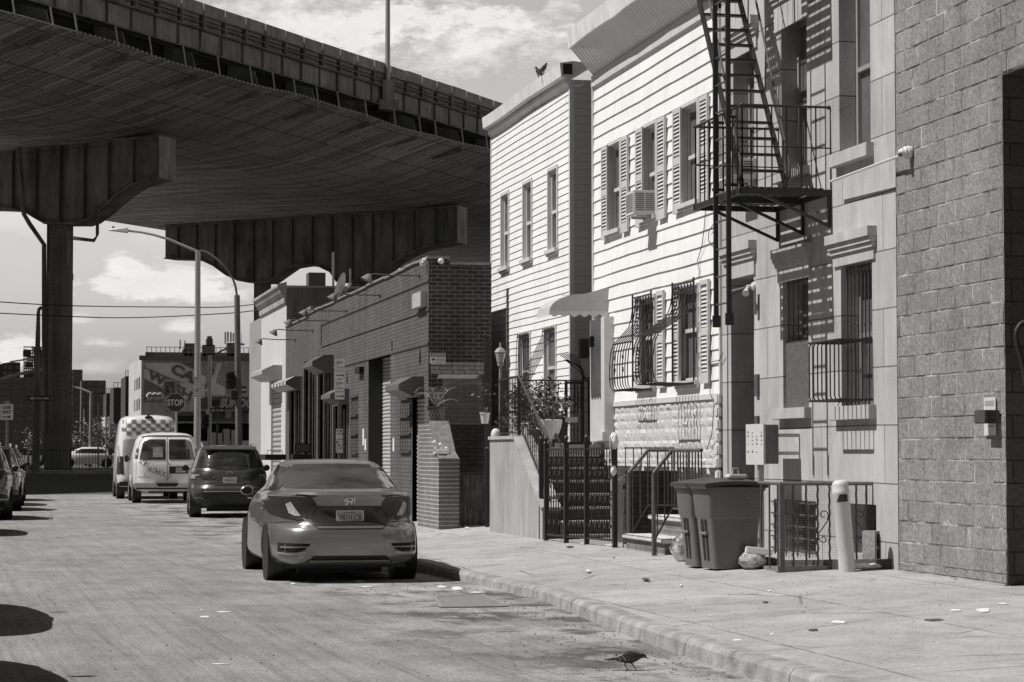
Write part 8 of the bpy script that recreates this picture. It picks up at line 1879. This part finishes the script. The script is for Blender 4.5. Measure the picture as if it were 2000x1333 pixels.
one_way(411, 796, 112, 15, 8, True, 'smallest black ONE WAY arrow above the white shield')
dk = 90; base = at(468, 885, dk); base.z = .2; t = thing('dark_lamp_pole', 'dark lamp pole with a mast curving left in front of the second pier', 'street lamp', tuple(base)); K_ = lambda px, py: at(px, py, dk)
part('pole', cat([base, K_(463, 577)], [.14, .11], 10), M('steel'), t); part('mast', cat([K_(463, 580), K_(460, 560), K_(455, 545), K_(444, 528), K_(425, 508), K_(405, 494), K_(392, 490)], .045, 8), M('steel'), t)
mb = MB(); mb.bbox(K_(458, 782)+Vector((-.14, -.2, 0)), K_(458, 770)+Vector((.14, .0, .1)), .02); part('control_box', mb, M('blacktrim'), t)
def signal(px, y0, y1, d, label, armx=None):
    c0, c1 = at(px, y1, d), at(px, y0, d); w = .17; t = thing('traffic_signal', label, 'traffic signal', tuple(c0), 'traffic signals'); H = c1.z-c0.z
    mb = MB(); mb.bbox((c0.x-w, c0.y-.12, c0.z), (c0.x+w, c0.y+.12, c1.z), .03); part('housing', mb, M('blacktrim'), t)
    for i in range(3):
        z = c0.z+H*(i+.5)/3; mb = MB()
        for k_ in range(7):
            a0, a1 = math.pi*(k_/7), math.pi*((k_+1)/7); rr_ = w*.85; mb.quad((c0.x+rr_*math.cos(a0), c0.y-.12, z+rr_*math.sin(a0)), (c0.x+rr_*math.cos(a1), c0.y-.12, z+rr_*math.sin(a1)), (c0.x+rr_*math.cos(a1), c0.y-.32, z+rr_*math.sin(a1)), (c0.x+rr_*math.cos(a0), c0.y-.32, z+rr_*math.sin(a0)))
        part('visor', mb, M('blacktrim'), t)
    if armx: part('arm', cat([at(px, y0, d), at(px, y0-3, d), at(armx, y0-3, d)], .04, 6), M('black_iron'), t)
    return t
signal(449.5, 728, 760, 90, 'dark traffic signal hung from the dark lamp pole', 463); signal(401, 812, 838, 112, 'lower traffic signal seen side-on above the dark suv')
dm = 112; base = at(409, 885, dm); base.z = .4; m_ = lambda px, py: at(px, py, dm); t = thing('street_lamp', 'thin pale lamp pole with an arm reaching right before the mural', 'street lamp', tuple(base)); part('pole', cat([base, m_(410, 694)], .09, 8), M('galv'), t); part('arm', cat([m_(412, 699), m_(430, 687), m_(450, 678), m_(466, 675)], .05, 6), M('galv'), t); mb = MB(); a, b = m_(463, 673), m_(478, 676); mb.bbox(a+Vector((0, -.15, -.05)), b+Vector((0, .15, .12)), .03); part('lamp_head', mb, M('galv'), t)
one('route_shield', MB().bbox(m_(401, 809)+Vector((0, -.2, 0)), m_(413, 799)+Vector((0, -.18, 0)), .01), M('signwhite'), 'small white shield sign under the one-way arrow', 'sign')
dl = 118; base = at(70, 885, dl); base.z = .5; l_ = lambda px, py: at(px, py, dl); t = thing('dark_lamp_pole', 'dark slim pole bent at its top, left of the riveted column', 'street lamp', tuple(base)); part('pole', cat([base, l_(72, 760), l_(75, 612), l_(76, 604), l_(79, 602), l_(81, 604)], [.2, .18, .09, .08, .1, .14], 8), M('steel'), t)
for (y0, y1, x1, d, lb) in ((745, 722, 86, 135, 'bright lamp arm entering from the left, lower'), (716, 701, 66, 150, 'slim lamp arm entering from the left, upper'), (789, 787, 20, 100, 'short lamp arm above the ONE WAY sign at the left edge')):
    a = at(-40, y0+(y0-y1)*.45, d); b = at(x1-12, y1+1, d); c = at(x1, y1, d); base = Vector((a.x, a.y, .4)); t = thing('street_lamp', lb, 'street lamp', tuple(base)); part('pole', cat([base, (a.x, a.y, a.z)], .1, 8), M('galv'), t)
    part('arm', cat([a, a.lerp(b, .5)+Vector((0, 0, .1)), b], .06 if d != 135 else .10, 6), M('galv'), t); mb = MB(); mb.bbox((b.x, b.y-.15, b.z-.08), (c.x, c.y+.15, c.z+.08), .03); part('lamp_head', mb, M('galv'), t)
dd = 165; base = at(176, 885, dd); base.z = .5; t = thing('street_lamp', 'pale street lamp with an arm to the left between the column and the vans', 'street lamp', tuple(base)); part('pole', cat([base, at(178, 766, dd)], .11, 8), M('pole'), t); part('arm', cat([at(178, 768, dd), at(160, 760, dd), at(148, 757, dd)], .08, 6), M('galv'), t); mb = MB(); mb.bbox(at(140, 757, dd)-Vector((0, .15, .06)), at(148, 756, dd)+Vector((0, .15, .06)), .03); part('lamp_head', mb, M('galv'), t)
for px, y0, d, lb in ((158, 797, 190, 'thin pale pole nearest the riveted column'), (164, 800, 200, 'thin pale pole second from the riveted column'), (192, 788, 150, 'thin pole with a small white sign'), (207, 784, 160, 'thin pole just left of the high-roof van'), (77, 812, 170, 'thin pale pole left of the riveted column')):
    b = at(px, 885, d); b.z = .5; t = thing('thin_pole', lb, 'pole', tuple(b)); part('pole', cat([b, at(px, y0, d)], .06, 6), M('pole'), t)
    if px == 192: c = at(px+2, 838, d); mb = MB(); mb.box((c.x-.15, c.y-.1, c.z-.0), (c.x+.15, c.y-.09, c.z+.45)); part('sign', mb, M('signwhite'), t)
for pts, lb in (([(-60, 586), (120, 597), (330, 600), (470, 598), (640, 571)], 'upper overhead wire crossing the sky'), ([(-60, 609), (100, 617), (240, 621), (400, 615), (520, 603), (700, 560)], 'lower overhead wire crossing the sky')):
    q = [at(x, y, 95) for x, y in pts]; fine = []
    for i in range(len(q)-1):
        p0, p1, p2, p3 = q[max(0, i-1)], q[i], q[i+1], q[min(len(q)-1, i+2)]
        for j in range(6): t_ = j/6; fine.append(.5*((2*p1)+(p2-p0)*t_+(2*p0-5*p1+4*p2-p3)*t_*t_+(3*p1-p0-3*p2+p3)*t_**3))
    fine.append(q[-1]); one('overhead_wire', cat(fine, .022, 5), M('black_iron'), lb, 'wire', loc=fine[0])

m_ff = plain('far_window_frame', .22, .6, 0, .6, .05); m_fp = plain('far_window_pane', .05, .3, 0, .5, .05)
def tower(pxs, ytop, d, label, m, depth=20, win=None, ybase=None, group=None, nm='apartment_block', cat_='building', floor=.4):
    a, b = at(pxs[0], 885, d), at(pxs[1], 885, d); zt = at(pxs[0], ytop, d).z; t = thing(nm, label, cat_, ((a.x+b.x)/2, a.y, floor), group); mb = MB(); mb.box((a.x, a.y, floor-3), (b.x, a.y+depth, zt)); part('wall', mb, m, t)
    if win:
        nx, sy, w, h, y0, ybot = win; u = (b-a); u.z = 0
        win_me = None; cnt = 0; rest = MB(); z = at(0, y0, d).z; zz0 = at(0, ybot, d).z; sp = sy/F*d; ww = w/F*d; hh = h/F*d
        while z > zz0:
            for i in range(nx):
                x = a.x+(b.x-a.x)*(i+.5)/nx+((i % 2)-.5)*ww*.4; 
                q = MB() if cnt < 99 else rest; v0 = Vector((x, a.y, z)) if cnt >= 99 else Vector(); bx = lambda p, r: q.box(v0+Vector(p), v0+Vector(r)); q.cur = 0; bx((-ww/2, -.12, -hh), (ww/2, 0, 0)); q.cur = 1; bx((-ww/2+ww*.16, -.16, -hh*.92), (-ww*.04, -.1, -hh*.12)); bx((ww*.06, -.16, -hh*.92), (ww/2-ww*.16, -.1, -hh*.12)); cnt += 1
                if cnt < 100:
                    if not win_me: win_me = mesh_of('window', q, [m_ff, m_fp])
                    o = link('window', win_me); o.parent = t; o.location = Vector((x, a.y, z))-t.location
            z -= sp
        if rest.v: part('window_row', rest, [m_ff, m_fp], t)['kind'] = 'stuff'
    return t, a, b, zt
m_pj = plain('project_brick', .10, .9, 0, .3, .02); m_pj2 = plain('project_brick_dark', .05, .9, 0, .3, .02)
tower((-120, 98), 736, 1000, 'broad dark brick apartment block left of the riveted column', m_pj, 60, (17, 12.6, 7, 7, 739, 890))
tower((-60, 38), 707, 1050, 'taller dark block behind, at the upper left edge', m_pj2, 60, (8, 12, 6, 6, 714, 740))
tower((140, 160), 722, 1010, 'narrow dark brick apartment block touching the riveted column', m_pj, 60, (3, 12.6, 6, 7, 728, 890))
tower((158, 206), 743, 990, 'dark brick apartment block right of the riveted column', m_pj, 60, (5, 12.8, 7, 7, 746, 890))
t, a, b, zt = tower((46, 84), 725, 1020, 'dark water tower block wrapped in scaffolding on the far skyline', m_pj2, 20); mb = MB(); d = 1018
for x in range(47, 85, 4): mb.bar(at(x, 740, d), at(x, 676+(x*7) % 9, d), .5)
for y in range(678, 730, 6): mb.bar(at(46, y, d), at(84, y+1, d), .5)
for x, y in ((54, 690), (62, 700), (74, 684), (58, 712), (78, 706)): p = at(x, y, d); mb.box(p-Vector((2, .5, 1.4)), p+Vector((1.5, .5, 1)))
mb.box(at(66, 728, d)-Vector((0, 0, 0)), at(83, 684, d)+Vector((0, 3, 0))); part('scaffold', mb, m_pj2, t)
for i, (x0, x1, y0, d, lb) in enumerate(((207, 220, 768, 560, 'lowest of three dark stair towers left of the mural block'), (221, 244, 757, 520, 'middle of three dark stair towers left of the mural block'), (244, 259, 735, 480, 'tallest of three dark stair towers left of the mural block'))):
    t, a, b, zt = tower((x0, x1), y0, d, lb, m_pj2, 20, group='dark stair towers'); mb = MB(); 
    for q in range(4): mb.bar((a.x+(b.x-a.x)*q/3, a.y, zt), (a.x+(b.x-a.x)*q/3, a.y, zt+1.1), .12)
    mb.bar((a.x, a.y, zt+1.1), (b.x, a.y, zt+1.1), .12); part('roof_rail', mb, M('grey_iron'), t)
dw = 240; t, a, b, zt = tower((275, 520), 696, dw, 'pale block with a large CAR WASH mural on its wall', stains('mural_block_render', .5, .85, .3, .2, None, .4, .2), 26, nm='mural_building'); Wd = lambda px, py: at(px, py, dw)
cw = t
yy0 = Wd(275, 885).y; e0, e1 = Wd(275, 885), at(260, 885, dw+30)
def D_(px, py, off=.06): p = hit(px, py, Vector((0, yy0-off, 0)), Vector((0, 1, 0))); return p
mb = MB(); p = hit(260, 885, Vector((a.x, 0, 0)), Vector((1, 0, 0)))
L2v = Vector((a.x-9.5, a.y+26, 0)); mb.prism([(a.x, a.y-.01, .0), (a.x-.03, a.y+.01, 0), (L2v.x, L2v.y, 0), (L2v.x+3, L2v.y, 0)], (0, 0, zt-.02)) if False else None
q0, q1 = at(275, 885, dw-.02), at(260, 885, dw+16); mb.prism([(q0.x, q0.y, 0), (q1.x, q1.y, 0), (q1.x+1, q1.y+.5, 0), (q0.x+1, q0.y+.5, 0)], (0, 0, zt)); part('lit_side_wall', mb, stains('pale_side_render', .40, .85, .2, .2, None, .4, .2), cw)
mb = MB()
for i in range(4):
    f0 = .15+i*.2; A_ = q0.lerp(q1, f0); B_ = q0.lerp(q1, f0+.08); nrm = Vector((-(q1-q0).y, (q1-q0).x, 0)).normalized()*-.05
    for z in (zt-3.2, zt-5.4): mb.quad(*[Vector((v.x, v.y, zz))+(-nrm if nrm.x > 0 else nrm) for v, zz in ((A_, z), (B_, z), (B_, z+1.2), (A_, z+1.2))])
part('side_window', mb, M('dark'), cw)
m_mural = [plain('mural_dark', .19, .8, 0, .4, .3), plain('mural_mid', .42, .8, 0, .4, .3), plain('mural_light', .8, .8, 0, .25, .3)]
def poly(pts, off, m, nm, par, lab=None): mb = MB(); mb.add([D_(x, y, off) for x, y in pts], [tuple(range(len(pts)))]); return part(nm, mb, m, par, lab)
mu = poly([(282, 708), (440, 710), (440, 787), (280, 787)], .05, m_mural[1], 'mural', cw, 'painted mural of stripes and slanting letters')
poly([(283, 709), (352, 709), (440, 757), (440, 772), (418, 772), (284, 718)], .10, m_mural[2], 'stripe', mu); poly([(281, 722), (284, 720), (392, 775), (380, 787), (330, 766), (282, 738)], .11, m_mural[2], 'stripe', mu); poly([(405, 760), (424, 709), (434, 709), (416, 764)], .13, m_mural[2], 'stripe', mu)
poly([(282, 742), (330, 765), (322, 785), (281, 785)], .10, m_mural[0], 'stripe', mu); poly([(352, 709), (388, 709), (388, 724)], .10, m_mural[0], 'stripe', mu)
mb = MB(); 
for cx in (293, 303, 313): mb.tube([D_(cx+5.5*math.cos(a*.5), 777-8*math.sin(a*.5), .16) for a in range(0, 7)], .12, 5)
part('painted_arches', mb, m_mural[2], mu)
mb = text_mb('CAR', 1, 0, .04); mb = fit(mb, D_(331, 727, .20), D_(378, 751, .20)-D_(331, 727, .20), D_(343, 706, .2)-D_(331, 727, .2), (D_(396, 757, .2)-D_(331, 727, .2)).length, (D_(340, 708, .2)-D_(331, 727, .2)).length*1.0); part('lettering', mb, m_mural[0], mu)
mb = text_mb('WASH', 1, 0, .04); mb = fit(mb, D_(286, 739, .20), D_(345, 771, .20)-D_(286, 739, .20), D_(293, 718, .2)-D_(286, 739, .2), (D_(372, 783, .2)-D_(286, 739, .2)).length, (D_(292, 719, .2)-D_(286, 739, .2)).length*.95); part('lettering', mb, m_mural[0], mu)
mb = fit(text_mb('HANDLESS', 1, 0, .03), D_(403, 762, .24), D_(424, 716, .24)-D_(403, 762, .24), D_(399, 760, .24)-D_(403, 762, .24), (D_(420, 722, .24)-D_(403, 762, .24)).length, .42); part('lettering', mb, m_mural[0], mu)
mb = fit(text_mb('354 HAMILTON', 1, 0, .02), D_(286, 783, .24), (1, 0, 0), (0, 0, 1), (D_(340, 783)-D_(286, 783)).length, .45); part('lettering', mb, m_mural[2], mu)
poly([(350, 749), (378, 749), (378, 768), (350, 768)], .14, m_mural[2], 'patch', mu); poly([(445, 712), (465, 712), (465, 772), (445, 772)], .12, plain('faded_poster', .34, .8, 0, .5, .5), 'poster', cw)
mb = MB(); mb.box(D_(272, 704, .3), D_(520, 697, .0)); part('parapet_band', mb, m_mural[0], cw)
mb = MB(); yR_ = yy0+2
for i in range(26): x = D_(287+i*9, 697, -2).x; mb.bar((x, yR_, zt), (x, yR_, zt+1.05), .06)
for z in (.5, 1.05): mb.bar((D_(285, 697, -2).x, yR_, zt+z), (D_(520, 697, -2).x, yR_, zt+z), .06)
part('roof_railing', mb, M('grey_iron'), cw)
mb = MB(); yR_ = yy0+5
for x0, x1, yt, yb in ((357, 381, 683, 700), (361, 380, 671, 684), (396, 420, 674, 700), (404, 416, 662, 676), (406, 414, 657, 662), (285, 520, 690, 698), (444, 470, 670, 700)):
    p, q = hit(x0, yb, Vector((0, yR_, 0)), Vector((0, 1, 0))), hit(x1, yt, Vector((0, yR_, 0)), Vector((0, 1, 0))); mb.box(p, q+Vector((0, 1.5, 0)))
parts('rooftop_housing', mb, m_pj2, cw, [8]*7)
mb = MB()
for x, y0, y1, w in ((352, 664, 682, 1.5), (361, 665, 690, 1.2), (440, 649, 672, 1.6), (445, 648, 668, 1.8), (451, 649, 668, 1.8), (456, 651, 668, 1.6), (472, 650, 672, .4), (468, 660, 672, .4)):
    p, q = hit(x-w, y1, Vector((0, yR_, 0)), Vector((0, 1, 0))), hit(x+w, y0, Vector((0, yR_, 0)), Vector((0, 1, 0))); mb.box(p, q+Vector((0, .2, 0)))
parts('cell_antenna', mb, M('shutter'), cw, [8]*8)
df = 150; S_ = lambda px, py: at(px, py, df); t = thing('filling_station', 'filling station canopy with large slanted white SUN letters', 'filling station', (S_(425, 885).x, S_(425, 885).y, .4)); p, q = S_(390, 802), S_(520, 775)
mb = MB(); mb.box(p, q+Vector((0, 9, 0))); part('canopy', mb, plain('station_canopy', .16, .5, 0, .2, .5), t); mb = MB(); mb.box(S_(388, 804)+Vector((0, -.1, 0)), S_(466, 800)+Vector((0, -.05, 0))); part('canopy_edge', mb, M('shutter'), t)
mb = fit(text_mb('SUNOCO', 1, 0, .06, .25), S_(429, 797)+Vector((0, -.15, 0)), (1, 0, 0), (0, 0, 1), 78/F*df, 19/F*df); part('lettering', mb, M('signwhite'), t)
mb = MB(); mb.box(S_(410, 792)+Vector((0, -.12, 0)), S_(426, 782)+Vector((0, -.05, 0))); part('dark_label', mb, M('signblack'), t)
mb = MB(); mb.box(S_(350, 828)+Vector((0, 4, 0)), S_(500, 802)+Vector((0, 14, 0))); part('shop_wall', mb, plain('shop_wall_pale', .30, .7, 0, .2, .5), t); mb = MB(); mb.box(S_(350, 822)+Vector((0, 3.8, 0)), S_(392, 811)+Vector((0, 3.9, 0))); f_ = part('shop_sign', mb, M('signblack'), t)
mb = fit(text_mb('MENU', 1, 0, .02), S_(344, 819)+Vector((0, 3.7, 0)), (1, 0, 0), (0, 0, 1), 20/F*df, 6/F*df); part('lettering', mb, M('signwhite'), f_)
mb = MB(); mb.box(S_(348, 860)+Vector((0, 3, 0)), S_(500, 826)+Vector((0, 13, 0))); part('shop_front', mb, M('dark'), t); mb = MB(); mb.box(S_(346, 826)+Vector((0, 2.6, 0)), S_(468, 823)+Vector((0, 2.8, 0))); part('shop_eave', mb, M('galv'), t)
mb = MB()
for x0, x1, y0, y1 in ((412, 425, 845, 875), (426, 437, 846, 875), (440, 452, 838, 875), (455, 466, 840, 875)): mb.box(S_(x0, y1)+Vector((0, 1, 0)), S_(x1, y0)+Vector((0, 2, 0)))
parts('forecourt_box', mb, M('window_white'), t, [8]*4)
mb = MB(); mb.box(S_(440, 818)+Vector((0, -.2, 0)), S_(452, 802)+Vector((0, -.1, 0))); part('poster', mb, M('shutter'), t)
dq = 128; G_ = lambda px, py: at(px, py, dq); t = thing('price_pylon', 'white framed pylon sign with a pale diamond picture behind the STOP sign', 'sign', tuple(G_(332, 885)))
mb = MB(); mb.box(G_(319, 815), G_(346, 742)+Vector((0, .3, 0))); mb.box((G_(343.5, 885).x, G_(343, 885).y, .4), (G_(346, 885).x, G_(343, 885).y+.3, G_(344, 800).z)); part('frame', mb, M('signwhite'), t); mb = MB(); mb.box(G_(322, 772)+Vector((0, -.05, 0)), G_(341, 746)+Vector((0, 0, 0))); part('panel', mb, m_mural[0], t)
mb = MB(); mb.add([G_(x, y)+Vector((0, -.09, 0)) for x, y in ((324, 762), (332, 755), (340, 762), (332, 771))], [(0, 1, 2, 3)]); mb.bar(G_(326, 750)+Vector((0, -.1, 0)), G_(331, 757)+Vector((0, -.1, 0)), .08); part('diamond', mb, M('shutter'), t)
mb = fit(text_mb('DIRECT', 1, 0, .02), G_(324.5, 765.5)+Vector((0, -.13, 0)), (1, 0, 0), (0, 0, 1), 15/F*dq, 4/F*dq); part('lettering', mb, M('signblack'), t)
mb = MB()
for i in range(4): mb.box(G_(322, 779+i*8.5)+Vector((0, -.05, 0)), G_(341, 776+i*8.5)+Vector((0, -.02, 0)))
part('print', mb, M('shutter'), t)
tower((211, 262), 828, 300, 'low pale sheds behind the high-roof van', plain('pale_shed', .38, .8, 0, .2, .1), 10, nm='shed', cat_='shed')
tower((205, 214), 814, 260, 'small white hut beside the thin poles', plain('white_hut', .5, .8), 10, nm='hut', cat_='hut')
def tree(base, H, spread, seed, label, leaf=.0, dens=500):
    t = thing('tree', label, 'tree', tuple(base), 'sparse trees beyond the avenue'); rs = random.Random(seed); tr = MB(); tips = []
    def br(p, d, L, r, dep):
        q = p+d*L; tr.tube([p, p.lerp(q, .5)+Vector((rs.uniform(-1, 1), 0, rs.uniform(-1, 1)))*L*.06, q], [r, r*.8, r*.6], 5)
        if dep == 0: tips.append(q); return
        for _ in range(3 if dep > 1 else 4):
            nd = (d+Vector((rs.gauss(0, .55), rs.gauss(0, .55), rs.uniform(-.1, .45)))*spread).normalized(); br(p.lerp(q, rs.uniform(.55, 1)), nd, L*rs.uniform(.6, .85), r*.55, dep-1)
    br(Vector(base), Vector((0, 0, 1)), H*.28, .16, 4); part('trunk', tr, plain('bark', .12, .9, 0, .3, 2), t)
    mb = MB()
    for i in range(dens):
        p = rs.choice(tips)+Vector((rs.gauss(0, .4), rs.gauss(0, .4), rs.gauss(0, .4))); a = Vector((rs.uniform(-1, 1), rs.uniform(-1, 1), rs.uniform(-1, 1))).normalized()*.11; b_ = a.orthogonal().normalized()*.07; mb.add([p, p+a+b_, p+a*2, p+a-b_], [(0, 1, 2, 3)])
    part('crown', mb, leafmat('tree_leaves', .10), t)
for px, d, H, sd, lb in ((175, 180, 4.6, 3, 'sparse young tree right of the riveted column'), (196, 200, 4.4, 5, 'sparse tree between the pale poles and the high-roof van'), (152, 215, 5.0, 9, 'thin tree just right of the riveted column, partly behind it'), (55, 230, 4.2, 11, 'thin tree over the far cars at the left')):
    b = at(px, 885, d); b.z = .4; tree(b, H, 1, sd, lb, 0, 420)
c = at(588, 895, 56); t = thing('amplifier_case', 'black boxy case standing before the dark brick entrances', 'case', (c.x, c.y, .25)); mb = MB(); a_, b_ = at(576, 885, 56), at(608, 866, 56); mb.bbox((a_.x, a_.y, a_.z), (b_.x, a_.y+.3, b_.z), .02); mb.bbox((a_.x-.05, a_.y-.03, .2), (b_.x+.03, a_.y+.35, a_.z-.03), .02); part('case', mb, M('blacktrim'), t); mb = MB(); mb.box((a_.x+.03, a_.y-.004, a_.z+.03), (b_.x-.03, a_.y, b_.z-.03)); part('grille', mb, M('grey_iron'), t)
c = at(537, 900, 62); t = thing('flatbed_rail', 'dark low trailer side with a thin rail before the white corner building', 'trailer', (c.x, c.y, .2)); a_, b_ = at(518, 899, 62), at(560, 888, 62); mb = MB(); mb.box((a_.x, a_.y, a_.z), (b_.x, a_.y+1.5, b_.z)); part('bed', mb, M('blacktrim'), t); mb = MB(); mb.tube([(a_.x+.05, a_.y, b_.z), (a_.x+.05, a_.y, b_.z+.11), (b_.x-.1, a_.y, b_.z+.11), (b_.x-.1, a_.y, b_.z)], .01, 5); part('rail', mb, M('grey_iron'), t); mb = MB()
for s_ in (.2, .8): mb.lathe([(0, 0), (.25, 0), (.25, .12), (0, .12)], (a_.x+(b_.x-a_.x)*s_, a_.y+.2, .36), 'y', 16)
part('wheel', mb, M('rubber'), t)

def pigeon(loc, rz, label, sc=1.0, pose='walk', pitch=0):
    t = thing('pigeon', label, 'pigeon', loc, 'pigeons', rz, local=True); t.scale = (sc,)*3
    b = MB()
    if pose == 'walk': path = [(-.10, .088, .012), (-.075, .090, .022), (-.04, .095, .038), (0, .098, .046), (.035, .100, .044), (.065, .103, .034), (.085, .106, .024), (.100, .108, .0185), (.115, .110, .0175), (.128, .105, .014), (.136, .098, .008)]
    else: path = [(-.07, .05, .012), (-.055, .07, .024), (-.03, .10, .038), (0, .125, .044), (.02, .15, .036), (.03, .17, .024), (.036, .185, .018), (.044, .198, .0185), (.055, .200, .015), (.063, .196, .008)]
    n = 14; rings = []
    for i, (x, z, r) in enumerate(path):
        p = Vector((x, 0, z)); q0, q1 = path[max(0, i-1)], path[min(len(path)-1, i+1)]; d = Vector((q1[0]-q0[0], 0, q1[1]-q0[1])).normalized(); u = Vector((-d.z, 0, d.x)); rings.append([p+u*math.sin(2*math.pi*k_/n)*r+Vector((0, 1, 0))*math.cos(2*math.pi*k_/n)*r*(.82 if r > .03 else .9) for k_ in range(n)])
    vs = [v for r in rings for v in r]; fs = [(i*n+k_, i*n+(k_+1) % n, (i+1)*n+(k_+1) % n, (i+1)*n+k_) for i in range(len(rings)-1) for k_ in range(n)]+[tuple(range(n)), tuple(range((len(rings)-1)*n, len(rings)*n))]; b.add(vs, fs, True)
    hx, hz = path[-1][:2]; b.tube([(hx-.004, 0, hz), (hx+.012, 0, hz-.008), (hx+.020, 0, hz-.015)], [.0055, .004, .0015], 6)
    body = part('body', b, plain('pigeon_plumage', .022, .45, 0, .5, 60), t); bp = path[0]; 
    w = MB()
    for s_ in (-1, 1):
        if pose == 'walk': P_ = [(.055, .112), (.02, .132), (-.03, .128), (-.075, .105), (-.115, .092), (-.10, .083), (-.06, .075), (-.01, .068), (.035, .078)]
        else: P_ = [(.03, .155), (.0, .15), (-.035, .12), (-.065, .07), (-.08, .04), (-.06, .05), (-.02, .085), (.02, .11)]
        off = .042; m_ = len(P_); vs = [Vector((x, s_*(off-.012*abs(x+.02)/.08), z)) for x, z in P_]; c = sum(vs, Vector())/m_+Vector((0, s_*.010, 0)); w.add([c]+vs, [(0, 1+i, 1+(i+1) % m_) for i in range(m_)], True)
    part('wing', w, plain('pigeon_wing', .06, .5, 0, .8, 60), t)
    w = MB()
    if pose == 'walk':
        for s_ in (-1, 1):
            for x0, x1 in ((-.050, -.040), (-.085, -.078)): w.add([(x0, s_*.050, .118), (x0+.008, s_*.050, .118), (x1+.025, s_*.052, .078), (x1+.017, s_*.052, .078)], [(0, 1, 2, 3)])
        part('wing_bar', w, plain('pale_wing_bar', .3, .6), t)
    w = MB(); x0, z0 = path[0][:2]
    if pose == 'walk': w.add([(x0+.02, -.02, z0+.008), (x0+.02, .02, z0+.008), (x0-.075, .028, z0-.004), (x0-.08, 0, z0-.003), (x0-.075, -.028, z0-.004), (x0+.02, 0, z0-.012), (x0-.07, 0, z0-.010)], [(0, 1, 2, 3, 4), (0, 4, 6, 5), (1, 5, 6, 2), (2, 6, 3), (3, 6, 4)])
    else: w.add([(x0+.02, -.018, z0+.03), (x0+.02, .018, z0+.03), (x0-.05, .022, z0-.05), (x0-.05, -.022, z0-.05), (x0-.03, 0, z0-.055)], [(0, 1, 2, 3), (0, 3, 4), (1, 4, 2)])
    part('tail', w, plain('pigeon_tail', .03, .6), t)
    legs = (((-.012, .018), (-.02, .012), (0, .010)), ((.02, -.015), (.045, -.012), (.062, -.012))) if pose == 'walk' else (((.0, .015), (.0, .015), (.0, .015)), ((.0, -.015), (.0, -.015), (.0, -.015)))
    for hp, kn, ft in legs:
        w = MB(); w.tube([(hp[0], hp[1], .062 if pose == 'walk' else .09), (kn[0], kn[1], .035), (ft[0], ft[1], .004)], [.009, .004, .0035], 6)
        for a in (-.5, 0, .5, math.pi): w.tube([(ft[0], ft[1], .004), (ft[0]+.024*math.cos(a), ft[1]+.024*math.sin(a), .003)], [.003, .0015], 5)
        part('leg', w, plain('pigeon_leg', .07, .6), t)
    w = MB()
    for s_ in (-1, 1): w.ball((hx-.016, s_*.0145, hz+.006), .003, 6)
    part('eye', w, plain('pigeon_eye', .3, .2), t)
    return t
pg = gnd(1226, 1310); pigeon((pg.x, pg.y, 0), R(-10), 'dark pigeon walking on the road beside the kerb', .92)
for px, py, lb, rz, sc in ((1052, 166, 'left of two pigeons on the cornice of the vinyl-sided house', 150, 1.0), (1062, 162, 'right of two pigeons on the cornice of the vinyl-sided house', 10, 1.0)):
    p = on(px, py, 'x', XC+.02); pigeon((p.x, p.y, z_corn), R(rz), lb, sc, 'sit')
